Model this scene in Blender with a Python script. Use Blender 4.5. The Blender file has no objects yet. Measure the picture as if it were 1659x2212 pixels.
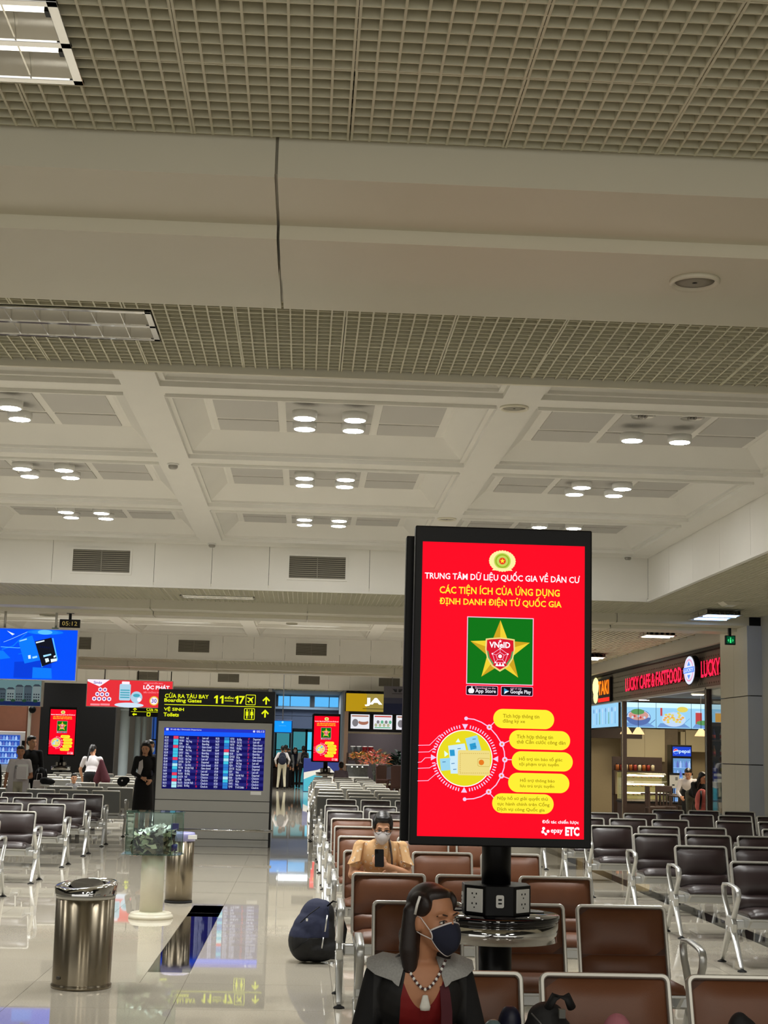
import bpy, bmesh, math, random
from mathutils import Vector, Matrix, Euler
random.seed(7)
PI = math.pi
S = bpy.context.scene
C = S.collection

# ------------------------------------------------------------------ camera
def srgb(r, g, b):
    f = lambda c: (c/255/12.92) if c/255 <= 0.04045 else ((c/255+0.055)/1.055)**2.4
    return (f(r), f(g), f(b), 1)
cam_d = bpy.data.cameras.new('camera'); cam = bpy.data.objects.new('camera', cam_d); C.objects.link(cam)
yaw, pitch, roll = math.radians(2.825), math.radians(9.109), math.radians(1.41)
F = Vector((math.sin(yaw)*math.cos(pitch), math.cos(yaw)*math.cos(pitch), math.sin(pitch)))
R0 = Vector((math.cos(yaw), -math.sin(yaw), 0)); U0 = R0.cross(F)
R = R0*math.cos(roll)+U0*math.sin(roll); U = -R0*math.sin(roll)+U0*math.cos(roll)
cam.matrix_world = Matrix(((R.x, U.x, -F.x, 0), (R.y, U.y, -F.y, 0), (R.z, U.z, -F.z, 1.6), (0, 0, 0, 1)))
cam_d.sensor_fit = 'HORIZONTAL'; cam_d.sensor_width = 36; cam_d.lens = 3200/1659*36
cam_d.clip_end = 300
S.camera = cam
# ------------------------------------------------------------------ world, exposure, area lights
w = bpy.data.worlds.new('hall_ambient'); S.world = w; w.use_nodes = True
w.node_tree.nodes['Background'].inputs[0].default_value = (0.95, 0.93, 0.86, 1)
w.node_tree.nodes['Background'].inputs[1].default_value = 1.0
S.view_settings.view_transform = 'Standard'; S.view_settings.look = 'None'
S.view_settings.exposure = 0.12; S.view_settings.gamma = 1; S.view_settings.use_curve_mapping = False
S.cycles.use_denoising = True
S.cycles.max_bounces = 8; S.cycles.diffuse_bounces = 4; S.cycles.glossy_bounces = 5
S.cycles.caustics_reflective = False; S.cycles.caustics_refractive = False; S.cycles.sample_clamp_indirect = 4
def area(name, loc, size, power, col=(1, .97, .9), down=True, sy=None):
    l = bpy.data.lights.new(name, 'AREA'); l.shape = 'RECTANGLE'; l.size = size; l.size_y = sy or size; l.energy = power; l.color = col
    o = bpy.data.objects.new(name, l); o.location = loc; C.objects.link(o); return o
# lamp banks of the coffered bays overhead and behind the photographer, and of the far bays
for i in (-1, 0, 1):
    for yb_ in (1.2, -3.0): area('lamp_bank_behind', (i*2.8+.6, yb_, 3.88), .6, 46, (1, .95, .84), sy=1.2)
for i in (-2, -1, 0, 1):      # lamps of the coffer row just hidden by the cell grid
    for a in (-.236, .236):
        for b_ in (-.235, .235):
            lq = area('lamp_beam_front_row', (.14+i*3.2+a, 10.69+b_, 4.68), .19, 12, (1, 1, .97)); lq.data.shape = 'DISK'; lq.data.spread = math.radians(115)
for i in range(-3, 3): area('lamp_bank_middle', (.14+i*3.2, 34, 4.75), 1.2, 300, (1, 1, .98), sy=9).data.spread = math.radians(125)
area('fill_passage', (0, 65.2, 3.9), 2, 90, (.8, .9, 1))  # added fill light to brighten the slate panels of the passage
for i in range(-4, 3): area('lamp_bank_far', (.14+i*3.2, 53, 4.75), 1.2, 280, (1, 1, .98), sy=9).data.spread = math.radians(125)

# ------------------------------------------------------------------ materials
MT = {}
def mat(name, col, rough=.5, metal=0, emit=None, es=1, noise=0, nscale=20, bump=0, bscale=200, alpha=1, trans=0, spec=.5, coat=0, rvar=0, aniso=0, stretch=None):
    if name in MT: return MT[name]
    m = bpy.data.materials.new(name); m.use_nodes = True; nt = m.node_tree; b = nt.nodes['Principled BSDF']
    if len(col) == 3: col = srgb(*col)
    b.inputs['Base Color'].default_value = col; b.inputs['Roughness'].default_value = rough; b.inputs['Metallic'].default_value = metal
    b.inputs['Specular IOR Level'].default_value = spec; b.inputs['Coat Weight'].default_value = coat
    b.inputs['Transmission Weight'].default_value = trans
    if emit is not None:
        e = srgb(*emit) if len(emit) == 3 else emit
        b.inputs['Emission Color'].default_value = e; b.inputs['Emission Strength'].default_value = es
    if noise or bump or rvar:
        tc = nt.nodes.new('ShaderNodeTexCoord'); mp = nt.nodes.new('ShaderNodeMapping'); nt.links.new(tc.outputs['Object'], mp.inputs[0])
        if stretch: mp.inputs['Scale'].default_value = stretch
        n = nt.nodes.new('ShaderNodeTexNoise'); n.inputs['Scale'].default_value = nscale; n.inputs['Detail'].default_value = 4
        nt.links.new(mp.outputs[0], n.inputs['Vector'])
        if noise:
            mx = nt.nodes.new('ShaderNodeMixRGB'); mx.inputs[1].default_value = tuple(max(0, c*(1-noise)) for c in col[:3])+(1,)
            mx.inputs[2].default_value = tuple(min(1, c*(1+noise)) for c in col[:3])+(1,)
            nt.links.new(n.outputs['Fac'], mx.inputs[0]); nt.links.new(mx.outputs[0], b.inputs['Base Color'])
        if rvar:
            mr = nt.nodes.new('ShaderNodeMapRange'); mr.inputs['To Min'].default_value = max(0, rough-rvar); mr.inputs['To Max'].default_value = rough+rvar
            nt.links.new(n.outputs['Fac'], mr.inputs['Value']); nt.links.new(mr.outputs[0], b.inputs['Roughness'])
        if bump:
            n2 = nt.nodes.new('ShaderNodeTexNoise'); n2.inputs['Scale'].default_value = bscale; nt.links.new(mp.outputs[0], n2.inputs['Vector'])
            bp = nt.nodes.new('ShaderNodeBump'); bp.inputs['Strength'].default_value = bump; bp.inputs['Distance'].default_value = .002
            nt.links.new(n2.outputs['Fac'], bp.inputs['Height']); nt.links.new(bp.outputs[0], b.inputs['Normal'])
    MT[name] = m; return m
def glow(name, col, es=1):   # something that gives off light: a screen, a lamp, or goods and panels made to look lit
    return mat(name, (5, 5, 5), rough=.6, emit=col, es=es, spec=.1)
def glass(name, col, rough=.02):
    m = bpy.data.materials.new(name); m.use_nodes = True; nt = m.node_tree; nt.nodes.remove(nt.nodes['Principled BSDF'])
    t = nt.nodes.new('ShaderNodeBsdfTransparent'); t.inputs[0].default_value = srgb(*col)
    g = nt.nodes.new('ShaderNodeBsdfGlossy'); g.inputs['Roughness'].default_value = rough
    lw0 = nt.nodes.new('ShaderNodeLayerWeight'); lw0.inputs[0].default_value = .5
    pw = nt.nodes.new('ShaderNodeMath'); pw.operation = 'POWER'; pw.inputs[1].default_value = 4; nt.links.new(lw0.outputs['Facing'], pw.inputs[0])
    lw = nt.nodes.new('ShaderNodeMath'); lw.operation = 'MULTIPLY_ADD'; lw.inputs[1].default_value = .5; lw.inputs[2].default_value = .04; nt.links.new(pw.outputs[0], lw.inputs[0])
    mx = nt.nodes.new('ShaderNodeMixShader'); out = nt.nodes['Material Output']
    nt.links.new(lw.outputs[0], mx.inputs[0]); nt.links.new(t.outputs[0], mx.inputs[1]); nt.links.new(g.outputs[0], mx.inputs[2]); nt.links.new(mx.outputs[0], out.inputs[0])
    MT[name] = m; return m
M = {}
M['tile'] = mat('polished_granite', (182, 175, 160), rough=.022, noise=.07, nscale=1.6, spec=1.0)
nt = M['tile'].node_tree; b = nt.nodes['Principled BSDF']
geo = nt.nodes.new('ShaderNodeNewGeometry'); n3 = nt.nodes.new('ShaderNodeTexNoise'); n3.inputs['Scale'].default_value = 90; n3.inputs['Detail'].default_value = 6
mpw = nt.nodes.new('ShaderNodeMapping'); nt.links.new(geo.outputs['Position'], mpw.inputs[0]); nt.links.new(mpw.outputs[0], n3.inputs['Vector'])
old = b.inputs['Base Color'].links[0].from_socket
for nn in nt.nodes:
    if nn.type == 'MAPPING' and nn != mpw: nt.links.new(geo.outputs['Position'], nn.inputs[0])
mx = nt.nodes.new('ShaderNodeMixRGB'); mx.blend_type = 'MULTIPLY'; mx.inputs[0].default_value = .35
cr = nt.nodes.new('ShaderNodeValToRGB'); cr.color_ramp.elements[0].position = .38; cr.color_ramp.elements[0].color = (.72, .69, .63, 1); cr.color_ramp.elements[1].position = .55; cr.color_ramp.elements[1].color = (1, 1, 1, 1)
nt.links.new(n3.outputs['Fac'], cr.inputs[0]); nt.links.new(old, mx.inputs[1]); nt.links.new(cr.outputs[0], mx.inputs[2]); nt.links.new(mx.outputs[0], b.inputs['Base Color'])
nw = nt.nodes.new('ShaderNodeTexNoise'); nw.inputs['Scale'].default_value = 2.2; nw.inputs['Detail'].default_value = 1; nt.links.new(geo.outputs['Position'], nw.inputs['Vector'])
bw = nt.nodes.new('ShaderNodeBump'); bw.inputs['Strength'].default_value = .018; bw.inputs['Distance'].default_value = .004; nt.links.new(nw.outputs['Fac'], bw.inputs['Height']); nt.links.new(bw.outputs[0], b.inputs['Normal'])
M['blackstone'] = mat('polished_black_stone', (14, 14, 17), rough=.04, noise=.4, nscale=60, spec=.8)
M['joint'] = mat('tile_joint', (95, 88, 76), rough=.9)
M['grid'] = mat('cream_grid', (218, 214, 190), rough=.5, noise=.03, nscale=3)
M['plaster'] = mat('white_gypsum', (228, 226, 219), rough=.7, noise=.03, nscale=2)
M['beam'] = mat('cream_metal_panel', (224, 219, 200), rough=.42, noise=.03, nscale=1.5)
M['perf'] = mat('perforated_panel', (190, 188, 183), rough=.8, noise=.05, nscale=160)
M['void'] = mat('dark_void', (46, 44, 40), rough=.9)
M['chrome'] = mat('chrome', (225, 225, 225), rough=.06, metal=1)
M['alu'] = mat('cast_aluminium', (205, 206, 204), rough=.32, metal=.75, noise=.04, nscale=8)
M['aluframe'] = mat('satin_frame', (196, 194, 186), rough=.35, metal=.6)
M['steel'] = mat('brushed_steel', (146, 136, 118), rough=.22, metal=1, rvar=.05, nscale=40, stretch=(1, 1, .02))
M['reflector'] = mat('bright_reflector', (236, 234, 226), rough=.16, metal=.85)
nts = M['steel'].node_tree; bs = nts.nodes['Principled BSDF']; tg = nts.nodes.new('ShaderNodeTangent'); tg.direction_type = 'RADIAL'; tg.axis = 'Z'
bs.inputs['Anisotropic'].default_value = .92; bs.inputs['Anisotropic Rotation'].default_value = .25; bs.inputs['Roughness'].default_value = .26; nts.links.new(tg.outputs[0], bs.inputs['Tangent'])
for l_ in list(bs.inputs['Roughness'].links): nts.links.remove(l_)
M['brown'] = mat('brown_leather', (112, 68, 42), rough=.42, noise=.14, nscale=9, bump=.25, bscale=350, spec=.5)
M['dark'] = mat('dark_brown_leather', (42, 29, 29), rough=.33, noise=.1, nscale=9, bump=.25, bscale=350, spec=.6)
M['shell'] = mat('grey_seat_shell', (128, 130, 130), rough=.5, noise=.05, nscale=5)
M['black'] = mat('black_plastic', (6, 6, 8), rough=.4, spec=.25)
M['blackgloss'] = mat('black_glass_table', (8, 8, 12), rough=.05, coat=.5)
M['blackmatt'] = mat('matt_black_panel', (18, 18, 19), rough=.75, noise=.1)
M['rubber'] = mat('black_rubber', (15, 15, 15), rough=.8)
M['white'] = mat('white_plastic', (228, 228, 224), rough=.35)
M['greypanel'] = mat('grey_laminate', (150, 149, 143), rough=.5, noise=.03, nscale=3)
M['wallgrey'] = mat('grey_wall', (150, 150, 150), rough=.7, noise=.04)
M['wallwhite'] = mat('cream_wall', (205, 202, 190), rough=.6, noise=.03)
M['purplewall'] = mat('mauve_wall', (118, 112, 122), rough=.7, noise=.05)
M['brownwall'] = mat('brown_wood_panel', (118, 74, 52), rough=.5, noise=.15, nscale=6)
M['wood'] = mat('dark_wood', (58, 38, 28), rough=.5, noise=.2, nscale=8)
M['lamp'] = glow('lit_downlight', (255, 254, 250), 60)
M['lampoff'] = mat('unlit_lamp', (150, 145, 138), rough=.3)
M['ventdark'] = mat('vent_dark', (70, 68, 62), rough=.8)
M['ventslat'] = mat('vent_slat', (140, 135, 122), rough=.5)
M['glassgreen'] = glass('green_glass', (243, 251, 248))
M['glassclear'] = glass('clear_glass', (235, 240, 240))
M['bluepost'] = mat('pale_blue_metal', (170, 184, 190), rough=.5)
M['skin'] = mat('skin', (176, 124, 92), rough=.55, noise=.06, nscale=30, spec=.35)
M['skin2'] = mat('skin_pale', (206, 154, 120), rough=.55, noise=.06, nscale=30, spec=.35)
M['hair'] = mat('black_hair', (14, 11, 10), rough=.38, noise=.3, nscale=60, stretch=(6, 6, .4))
M['hair2'] = mat('dark_brown_hair', (26, 14, 12), rough=.36, noise=.5, nscale=50, stretch=(8, 8, .4), bump=.4, bscale=120)
M['cblack'] = mat('black_cloth', (13, 13, 15), rough=.9, noise=.2, nscale=30)
M['cwhite'] = mat('white_cloth', (214, 208, 208), rough=.85, noise=.05, nscale=12)
M['cgrey'] = mat('grey_cloth', (140, 140, 140), rough=.9, noise=.15, nscale=60)
M['cheather'] = mat('heather_grey_cloth', (150, 150, 148), rough=.95, noise=.3, nscale=140)
M['cnavy'] = mat('navy_cloth', (24, 28, 48), rough=.9, noise=.15, nscale=40)
M['cred'] = mat('red_cloth', (122, 12, 16), rough=.85, noise=.1, nscale=20)
M['cmaroon'] = mat('maroon_cloth', (72, 18, 30), rough=.8, noise=.15)
M['ckhaki'] = mat('pale_khaki_cloth', (190, 184, 160), rough=.9, noise=.08)
M['cpink'] = mat('coral_pink_fabric', (212, 108, 100), rough=.8, noise=.08)
M['clilac'] = mat('lilac_cloth', (140, 128, 145), rough=.9, noise=.08)
M['ccamo'] = mat('mottled_green_cloth', (82, 80, 68), rough=.9, noise=.6, nscale=14)
M['cpeach'] = mat('peach_floral_cloth', (218, 176, 128), rough=.85)
ntp = M['cpeach'].node_tree; bp_ = ntp.nodes['Principled BSDF']
tcp = ntp.nodes.new('ShaderNodeTexCoord'); vp = ntp.nodes.new('ShaderNodeTexVoronoi'); vp.inputs['Scale'].default_value = 22; ntp.links.new(tcp.outputs['Object'], vp.inputs['Vector'])
crp = ntp.nodes.new('ShaderNodeValToRGB'); crp.color_ramp.elements[0].position = .16; crp.color_ramp.elements[0].color = srgb(240, 226, 205); crp.color_ramp.elements[1].position = .3; crp.color_ramp.elements[1].color = srgb(220, 176, 126)
e3 = crp.color_ramp.elements.new(.07); e3.color = srgb(110, 62, 60)
ntp.links.new(vp.outputs['Distance'], crp.inputs[0]); ntp.links.new(crp.outputs[0], bp_.inputs['Base Color'])

# ------------------------------------------------------------------ mesh helpers
class G:
    def __init__(s): s.v = []; s.f = []; s.m = []; s.sm = []
    def add(s, vs, fs, m=0, smooth=False):
        o = len(s.v); s.v += [tuple(v) for v in vs]
        for f in fs: s.f.append(tuple(i+o for i in f)); s.m.append(m); s.sm.append(smooth)
        return s
    def box(s, x0, x1, y0, y1, z0, z1, m=0, T=None):
        vs = [Vector((x, y, z)) for z in (z0, z1) for y in (y0, y1) for x in (x0, x1)]
        if T is not None: vs = [T @ v for v in vs]
        return s.add(vs, [(0, 2, 3, 1), (4, 5, 7, 6), (0, 1, 5, 4), (2, 6, 7, 3), (0, 4, 6, 2), (1, 3, 7, 5)], m)
    def prism(s, poly, axis, d0, d1, m=0, T=None):   # poly of (a,b); axis x: (y,z), y: (x,z), z: (x,y)
        def P(a, b, d): return {'x': (d, a, b), 'y': (a, d, b), 'z': (a, b, d)}[axis]
        n = len(poly); vs = [Vector(P(a, b, d0)) for a, b in poly]+[Vector(P(a, b, d1)) for a, b in poly]
        if T is not None: vs = [T @ v for v in vs]
        return s.add(vs, [tuple(range(n-1, -1, -1)), tuple(range(n, 2*n))]+[(i, (i+1) % n, n+(i+1) % n, n+i) for i in range(n)], m)
    def lathe(s, prof, n=24, c=(0, 0, 0), m=0, smooth=True, sx=1, sy=1, T=None):
        vs = []
        for r, z in prof:
            for k in range(n):
                a = 2*PI*k/n; v = Vector((c[0]+r*sx*math.cos(a), c[1]+r*sy*math.sin(a), c[2]+z)); vs.append(T @ v if T is not None else v)
        fs = [(j*n+k, j*n+(k+1) % n, (j+1)*n+(k+1) % n, (j+1)*n+k) for j in range(len(prof)-1) for k in range(n)]
        if prof[0][0] > 1e-6: fs.append(tuple(range(n-1, -1, -1)))
        if prof[-1][0] > 1e-6: fs.append(tuple((len(prof)-1)*n+k for k in range(n)))
        return s.add(vs, fs, m, smooth)
    def ell(s, c, r, n=12, m=0, rot=None):
        prof = [(max(1e-5, math.sin(PI*i/(n//2+2))), -math.cos(PI*i/(n//2+2))) for i in range(n//2+3)]
        T = Matrix.Translation(Vector(c)) @ (rot.to_4x4() if rot is not None else Matrix.Identity(4)) @ Matrix.Diagonal((r[0], r[1], r[2], 1))
        return s.lathe(prof, n, (0, 0, 0), m, True, T=T)
    def sweep(s, pts, sec, m=0, closed=False, smooth=True, up=(1, 0, 0)):   # sec: list of (a,b) offsets; a along UP axis, b along side
        P = [Vector(p) for p in pts]; n = len(P); k = len(sec); vs = []; up = Vector(up)
        for i in range(n):
            a = P[i-1] if (i > 0 or closed) else P[i]; b = P[(i+1) % n] if (i < n-1 or closed) else P[i]
            t = (b-a).normalized(); side = t.cross(up)
            if side.length < 1e-4: side = t.cross(Vector((0, 1, .01)))
            side.normalize(); u = side.cross(t).normalized()
            sc = sec[i] if isinstance(sec[0], list) else sec
            if isinstance(sec[0], list): k = len(sc)
            vs += [P[i]+u*q[0]+side*q[1] for q in sc]
        fs = []
        for i in range(n if closed else n-1):
            j = (i+1) % n
            for q in range(k): fs.append((i*k+q, i*k+(q+1) % k, j*k+(q+1) % k, j*k+q))
        if not closed: fs += [tuple(range(k-1, -1, -1)), tuple((n-1)*k+q for q in range(k))]
        return s.add(vs, fs, m, smooth)
    def tube(s, pts, r, n=8, m=0, closed=False):
        c = lambda q: [(q*math.cos(2*PI*i/n), q*math.sin(2*PI*i/n)) for i in range(n)]
        sec = [c(x) for x in r] if isinstance(r, (list, tuple)) else c(r)
        return s.sweep(pts, sec, m, closed)
    def cyl(s, p0, p1, r, n=12, m=0, r1=None): return s.tube([p0, p1], [r, r if r1 is None else r1], n, m)
    def quad(s, a, b, c, d, m=0): return s.add([a, b, c, d], [(0, 1, 2, 3)], m)
    def disc(s, c, r, n=24, m=0, ry=None, y=0): # in the XZ plane facing -Y
        ry = ry or r
        return s.add([(c[0]+r*math.cos(2*PI*i/n), y, c[1]+ry*math.sin(2*PI*i/n)) for i in range(n)], [tuple(range(n))], m)
    def mesh(s, name, mats, bevel=0, seg=2, recalc=False):
        me = bpy.data.meshes.new(name); me.from_pydata(s.v, [], s.f); me.update()
        for x in (mats if isinstance(mats, (list, tuple)) else [mats]): me.materials.append(x)
        me.polygons.foreach_set('material_index', s.m); me.polygons.foreach_set('use_smooth', s.sm)
        if bevel or recalc:
            bm = bmesh.new(); bm.from_mesh(me)
            if recalc: bmesh.ops.recalc_face_normals(bm, faces=bm.faces)
            if bevel:
                es = [e for e in bm.edges if len(e.link_faces) == 2 and e.calc_face_angle(0) > .6]
                bmesh.ops.bevel(bm, geom=es, offset=bevel, segments=seg, profile=.5, affect='EDGES', clamp_overlap=True)
            bm.to_mesh(me); bm.free()
        return me
    def build(s, name, mats, parent=None, loc=None, bevel=0, seg=2, rz=0, recalc=False):
        return obj(name, s.mesh(name, mats, bevel, seg, recalc), parent, loc, rz)
def obj(name, me, parent=None, loc=None, rz=0):
    o = bpy.data.objects.new(name, me); C.objects.link(o)
    if parent is not None: o.parent = parent
    if loc is not None: o.location = loc
    if rz: o.rotation_euler = (0, 0, rz)
    return o
def empty(name, loc=(0, 0, 0), rz=0):
    o = bpy.data.objects.new(name, None); o.empty_display_size = .1; C.objects.link(o); o.location = loc; o.rotation_euler = (0, 0, rz); return o
def tag(o, label, cat, group=None, kind=None):
    if label: o['label'] = label
    if cat: o['category'] = cat
    if group: o['group'] = group
    if kind: o['kind'] = kind
    return o
def thing(name, label, cat, loc=(0, 0, 0), rz=0, group=None): return tag(empty(name, loc, rz), label, cat, group)
KIDS = {}
def copy_tree(o, parent=None):
    c = o.copy(); C.objects.link(c)
    if parent is not None: c.parent = parent
    for ch in list(o.children): copy_tree(ch, c)
    return c
def struct(o): o['kind'] = 'structure'; return o
def rrect(x0, x1, z0, z1, r, n=6):
    out = []
    for cx, cz, a0 in ((x1-r, z1-r, 0), (x0+r, z1-r, 90), (x0+r, z0+r, 180), (x1-r, z0+r, 270)):
        for i in range(n+1):
            a = math.radians(a0+90*i/n); out.append((cx+r*math.cos(a), cz+r*math.sin(a)))
    return out
# ---- lettering: queued, then turned into meshes fitted to their rectangle
TQ = []
def text(s, parent, x0, x1, z0, z1, m, y=0, bold=0.0, name='lettering', face='y', align='LEFT', depth=0, spacing=1, shear=0):
    TQ.append((s, parent, x0, x1, z0, z1, m, y, bold, name, face, align, depth, spacing, shear))
def flush_text():
    obs = []
    for q in TQ:
        cu = bpy.data.curves.new('lettering', 'FONT'); cu.body = q[0]; cu.offset = q[8]; cu.align_x = q[11]; cu.resolution_u = 2; cu.space_line = 1.0; cu.space_character = q[13]; cu.shear = q[14]
        o = bpy.data.objects.new('tmp_text', cu); C.objects.link(o); obs.append(o)
    dg = bpy.context.evaluated_depsgraph_get()
    for o, q in zip(obs, TQ):
        me = bpy.data.meshes.new_from_object(o.evaluated_get(dg)); me.name = 'lettering'
        s, parent, x0, x1, z0, z1, m, y, bold, name, face, align, depth, spacing, shear = q
        xs = [v.co.x for v in me.vertices]; ys = [v.co.y for v in me.vertices]
        if xs:
            a, b, c, d = min(xs), max(xs), min(ys), max(ys)
            if depth:
                bm = bmesh.new(); bm.from_mesh(me); r = bmesh.ops.extrude_face_region(bm, geom=bm.faces[:])
                for v in [g for g in r['geom'] if isinstance(g, bmesh.types.BMVert)]: v.co.z += 1
                bm.to_mesh(me); bm.free()
            for v in me.vertices:
                X = x0+(v.co.x-a)/(b-a)*(x1-x0); Z = z0+(v.co.y-c)/(d-c)*(z1-z0); D = -depth*v.co.z
                v.co = (X, y+D, Z) if face == 'y' else (y+D, -X, Z)
        me.materials.clear(); me.materials.append(m)
        for p in me.polygons: p.material_index = 0
        obj(name, me, parent)
    for o in obs:
        cu = o.data; bpy.data.objects.remove(o); bpy.data.curves.remove(cu)
    TQ.clear()
# ================================================================== SETTING
# ---- floor: one metre granite tiles, joints recessed
floor = struct(G().box(-16, 14, -4, 75, -.2, -.004).build('floor', M['joint']))
tm = G().box(-.4985, .4985, -.4985, .4985, -.02, 0).mesh('tile', M['tile'])
rest = G()
hx = lambda i: -.26+i          # tile centres: joints at x = -.76, .24, 1.24
cand = [(hx(i), .99+j) for i in range(-15, 14) for j in range(-4, 74)]
cand.sort(key=lambda p: (0 if (abs(p[0]-.26-.04*p[1]) < .33*p[1]+.7 and p[1] > 7) else 1000)+p[1])
nt_ = 0
for k, (x, y) in enumerate(cand):
    strip = None
    if abs(x-hx(-1)) < .01 and 10.5 < y < 14.9: strip = (-.30,)     # black inlay inside these tiles
    if abs(x-hx(4)) < .01: strip = (.20,)
    if strip:
        w_ = .30 if x < 0 else .2
        x1 = x+.4985-w_
        me = G().box(x-.4985, x1-.0015, y-.4985, y+.4985, -.02, 0)
        if nt_ < 292: o = me.build('tile', M['tile'], floor); nt_ += 1
        else: rest.box(x-.4985, x1-.0015, y-.4985, y+.4985, -.02, 0)
        continue
    if nt_ < 292: obj('tile', tm, floor, (x, y, 0)); nt_ += 1
    else: rest.box(x-.4985, x+.4985, y-.4985, y+.4985, -.02, 0)
ro = rest.build('tile_field', M['tile'], floor); ro['kind'] = 'stuff'
G().box(-1.06, -.7615, 10.98, 14.80, -.02, 0).build('inlay_strip', M['blackstone'], floor)
G().box(-1.06, -.7615, 10.49, 10.977, -.02, 0).build('tile', M['tile'], floor)
G().box(-1.06, -.7615, 14.803, 15.488, -.02, 0).build('tile', M['tile'], floor)
for y in range(0, 72): 
    if 6 < y < 30: G().box(4.04, 4.2385, y+.49, y+1.487, -.02, 0).build('inlay_strip', M['blackstone'], floor)
o = G().box(4.04, 4.2385, 30.49, 74, -.02, 0).build('inlay_strip', M['blackstone'], floor)
o = G().box(4.04, 4.2385, -4, 6.487, -.02, 0).build('inlay_strip', M['blackstone'], floor)

# ---- ceiling
H = 3.92; ZC = 4.55
ceil = struct(G().box(-16, 14, -14, 75, 5.4, 5.6).box(-16, 14, -14, 75, 4.02, 4.05, 1).build('ceiling', [M['void'], M['void']]))
bpy.data.objects.remove(ceil); ceil = struct(G().box(-16, 14, -14, 75, 5.4, 5.6).build('ceiling', M['void']))
# open-cell grid panels, 0.6 m, 75 mm cells
def gridmesh(n=8, step=.075, t=.0045, h=.05):
    g = G(); L = n*step/2
    for i in range(n+1):
        a = -L+i*step+(.0062 if i == 0 else -.0062 if i == n else 0); e = 0
        g.box(a-t-e*.3, a+t+e*.3, -L, L, 0, h)
        g.box(-L, L, a-t*.8, a+t*.8, .0015, h)
    return g
gm = gridmesh().mesh('grid_panel', M['grid'])
cells = []
for i in range(-3, 8):           # over the near hall
    for j in range(0, 6): cells.append((-.2+i*.6+.0, 5.13-j*.6))
    for j in range(3): cells.append((-.2+i*.6+.05, 7.5+j*.6))
for i in range(-13, 20):
    for j in range(4): cells.append((-.1+i*.6, 22.31+j*.6-.0))
for i in range(4):
    for j in range(36): cells.append((5.42+i*.6, .9+j*.6))
fixt_hole = [(-2.08, -.86, 4.42, 5.04), (-2.12, -.91, 7.82, 8.42), (-2.04, -.84, 23.3, 23.75), (6.2, 6.85, 22.9, 24.0)]
nb = 0; restc = G()
def visible(x, y): return abs(x-.26-.04*y) < .30*y+.8
cells = [c for c in cells if visible(*c)]
cells.sort(key=lambda c: c[1]); used = 0
def cut_grid(x, y):   # a panel with the light fitting's opening left out
    g = G(); t = .0045; st = .075; L = .3
    for i in range(9):
        a = -L+i*st+(.0062 if i == 0 else -.0062 if i == 8 else 0)
        for q in range(8):
            u0, u1 = -L+q*st, -L+q*st+st
            for hor in (0, 1):
                bx = (x+u0, x+u1, y+a-t*.8, y+a+t*.8) if hor else (x+a-t, x+a+t, y+u0, y+u1)
                cx, cy = (bx[0]+bx[1])/2, (bx[2]+bx[3])/2
                if any(h[0]-.005 < cx < h[1]+.005 and h[2]-.005 < cy < h[3]+.005 for h in fixt_hole): continue
                g.box(bx[0], bx[1], bx[2], bx[3], H+(.0015 if hor else 0), H+.05)
    return g
for x, y in cells:
    touch = any(h[0]-.3 < x < h[1]+.3 and h[2]-.3 < y < h[3]+.3 for h in fixt_hole[:3])
    if touch:
        g = cut_grid(x, y)
        if g.f: g.build('grid_panel', M['grid'], ceil); used += 1
    elif used < 290:
        obj('grid_panel', gm, ceil, (x+random.uniform(-.003, .003), y, H)); used += 1
    else:
        for i in range(8):
            restc.box(x-.3+i*.075-.006, x-.3+i*.075+.006, y-.3, y+.3, H, H+.04)
        for i in range(0, 8): restc.box(x-.3, x+.3, y-.3+i*.075-.004, y-.3+i*.075+.004, H+.002, H+.04)
for by in (41.0, 59.7):          # far grid strips
    for i in range(170): restc.box(-8+i*.1, -7.988+i*.1, by, by+2, H, H+.04)
    for i in range(20): restc.box(-8, 9, by+i*.1, by+.012+i*.1, H+.002, H+.04)
o = restc.build('grid_field', M['grid'], ceil); o['kind'] = 'stuff'
# backing above the open grids
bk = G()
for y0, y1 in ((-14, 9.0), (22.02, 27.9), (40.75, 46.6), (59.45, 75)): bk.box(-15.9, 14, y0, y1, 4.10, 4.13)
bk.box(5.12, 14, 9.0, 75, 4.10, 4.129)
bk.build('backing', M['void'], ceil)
# stepped beams clad in metal panels, joints every 2.56 m
def beam_panel(x0, x1, y0):
    g = G(); t = .012
    prof = [(0, H+.06), (0, 3.775), (.535, 3.775), (.535, 3.715), (1.09, 3.715), (1.09, 3.775), (1.74, 3.775), (1.74, H+.06)]
    inn = [(t, H+.06), (t, 3.775+t), (.535+t, 3.775+t), (.535+t, 3.715+t), (1.09-t, 3.715+t), (1.09-t, 3.775+t), (1.74-t, 3.775+t), (1.74-t, H+.06)]
    n = len(prof); vs = [(x, y0+a, z) for x in (x0, x1) for P in (prof, inn) for a, z in P]
    fs = []
    for i in range(n-1):
        fs += [(i, i+1, 2*n+i+1, 2*n+i), (n+i, 3*n+i, 3*n+i+1, n+i+1), (i, n+i, n+i+1, i+1), (2*n+i, 2*n+i+1, 3*n+i+1, 3*n+i)]
    return g.add(vs, fs)
for y0, xs in ((5.47, [-7.85, -5.29, -2.73, -.18, 2.38, 4.94, 7.5]), (24.25, [-10.26, -7.7, -5.14, -2.58, -.02, 2.54, 5.1, 7.66]), (42.95, [-12.8, -10.2, -7.7, -5.14, -2.58, -.02, 2.54, 5.1, 7.66])):
    for i in range(len(xs)-1):
        beam_panel(xs[i]+.006, xs[i+1]-.006, y0).build('beam_panel', M['beam'], ceil, recalc=True)
    G().box(xs[0], xs[-1], y0+.03, y0+1.7, 3.80, 4.06).build('beam_core', M['beam'], ceil)
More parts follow.
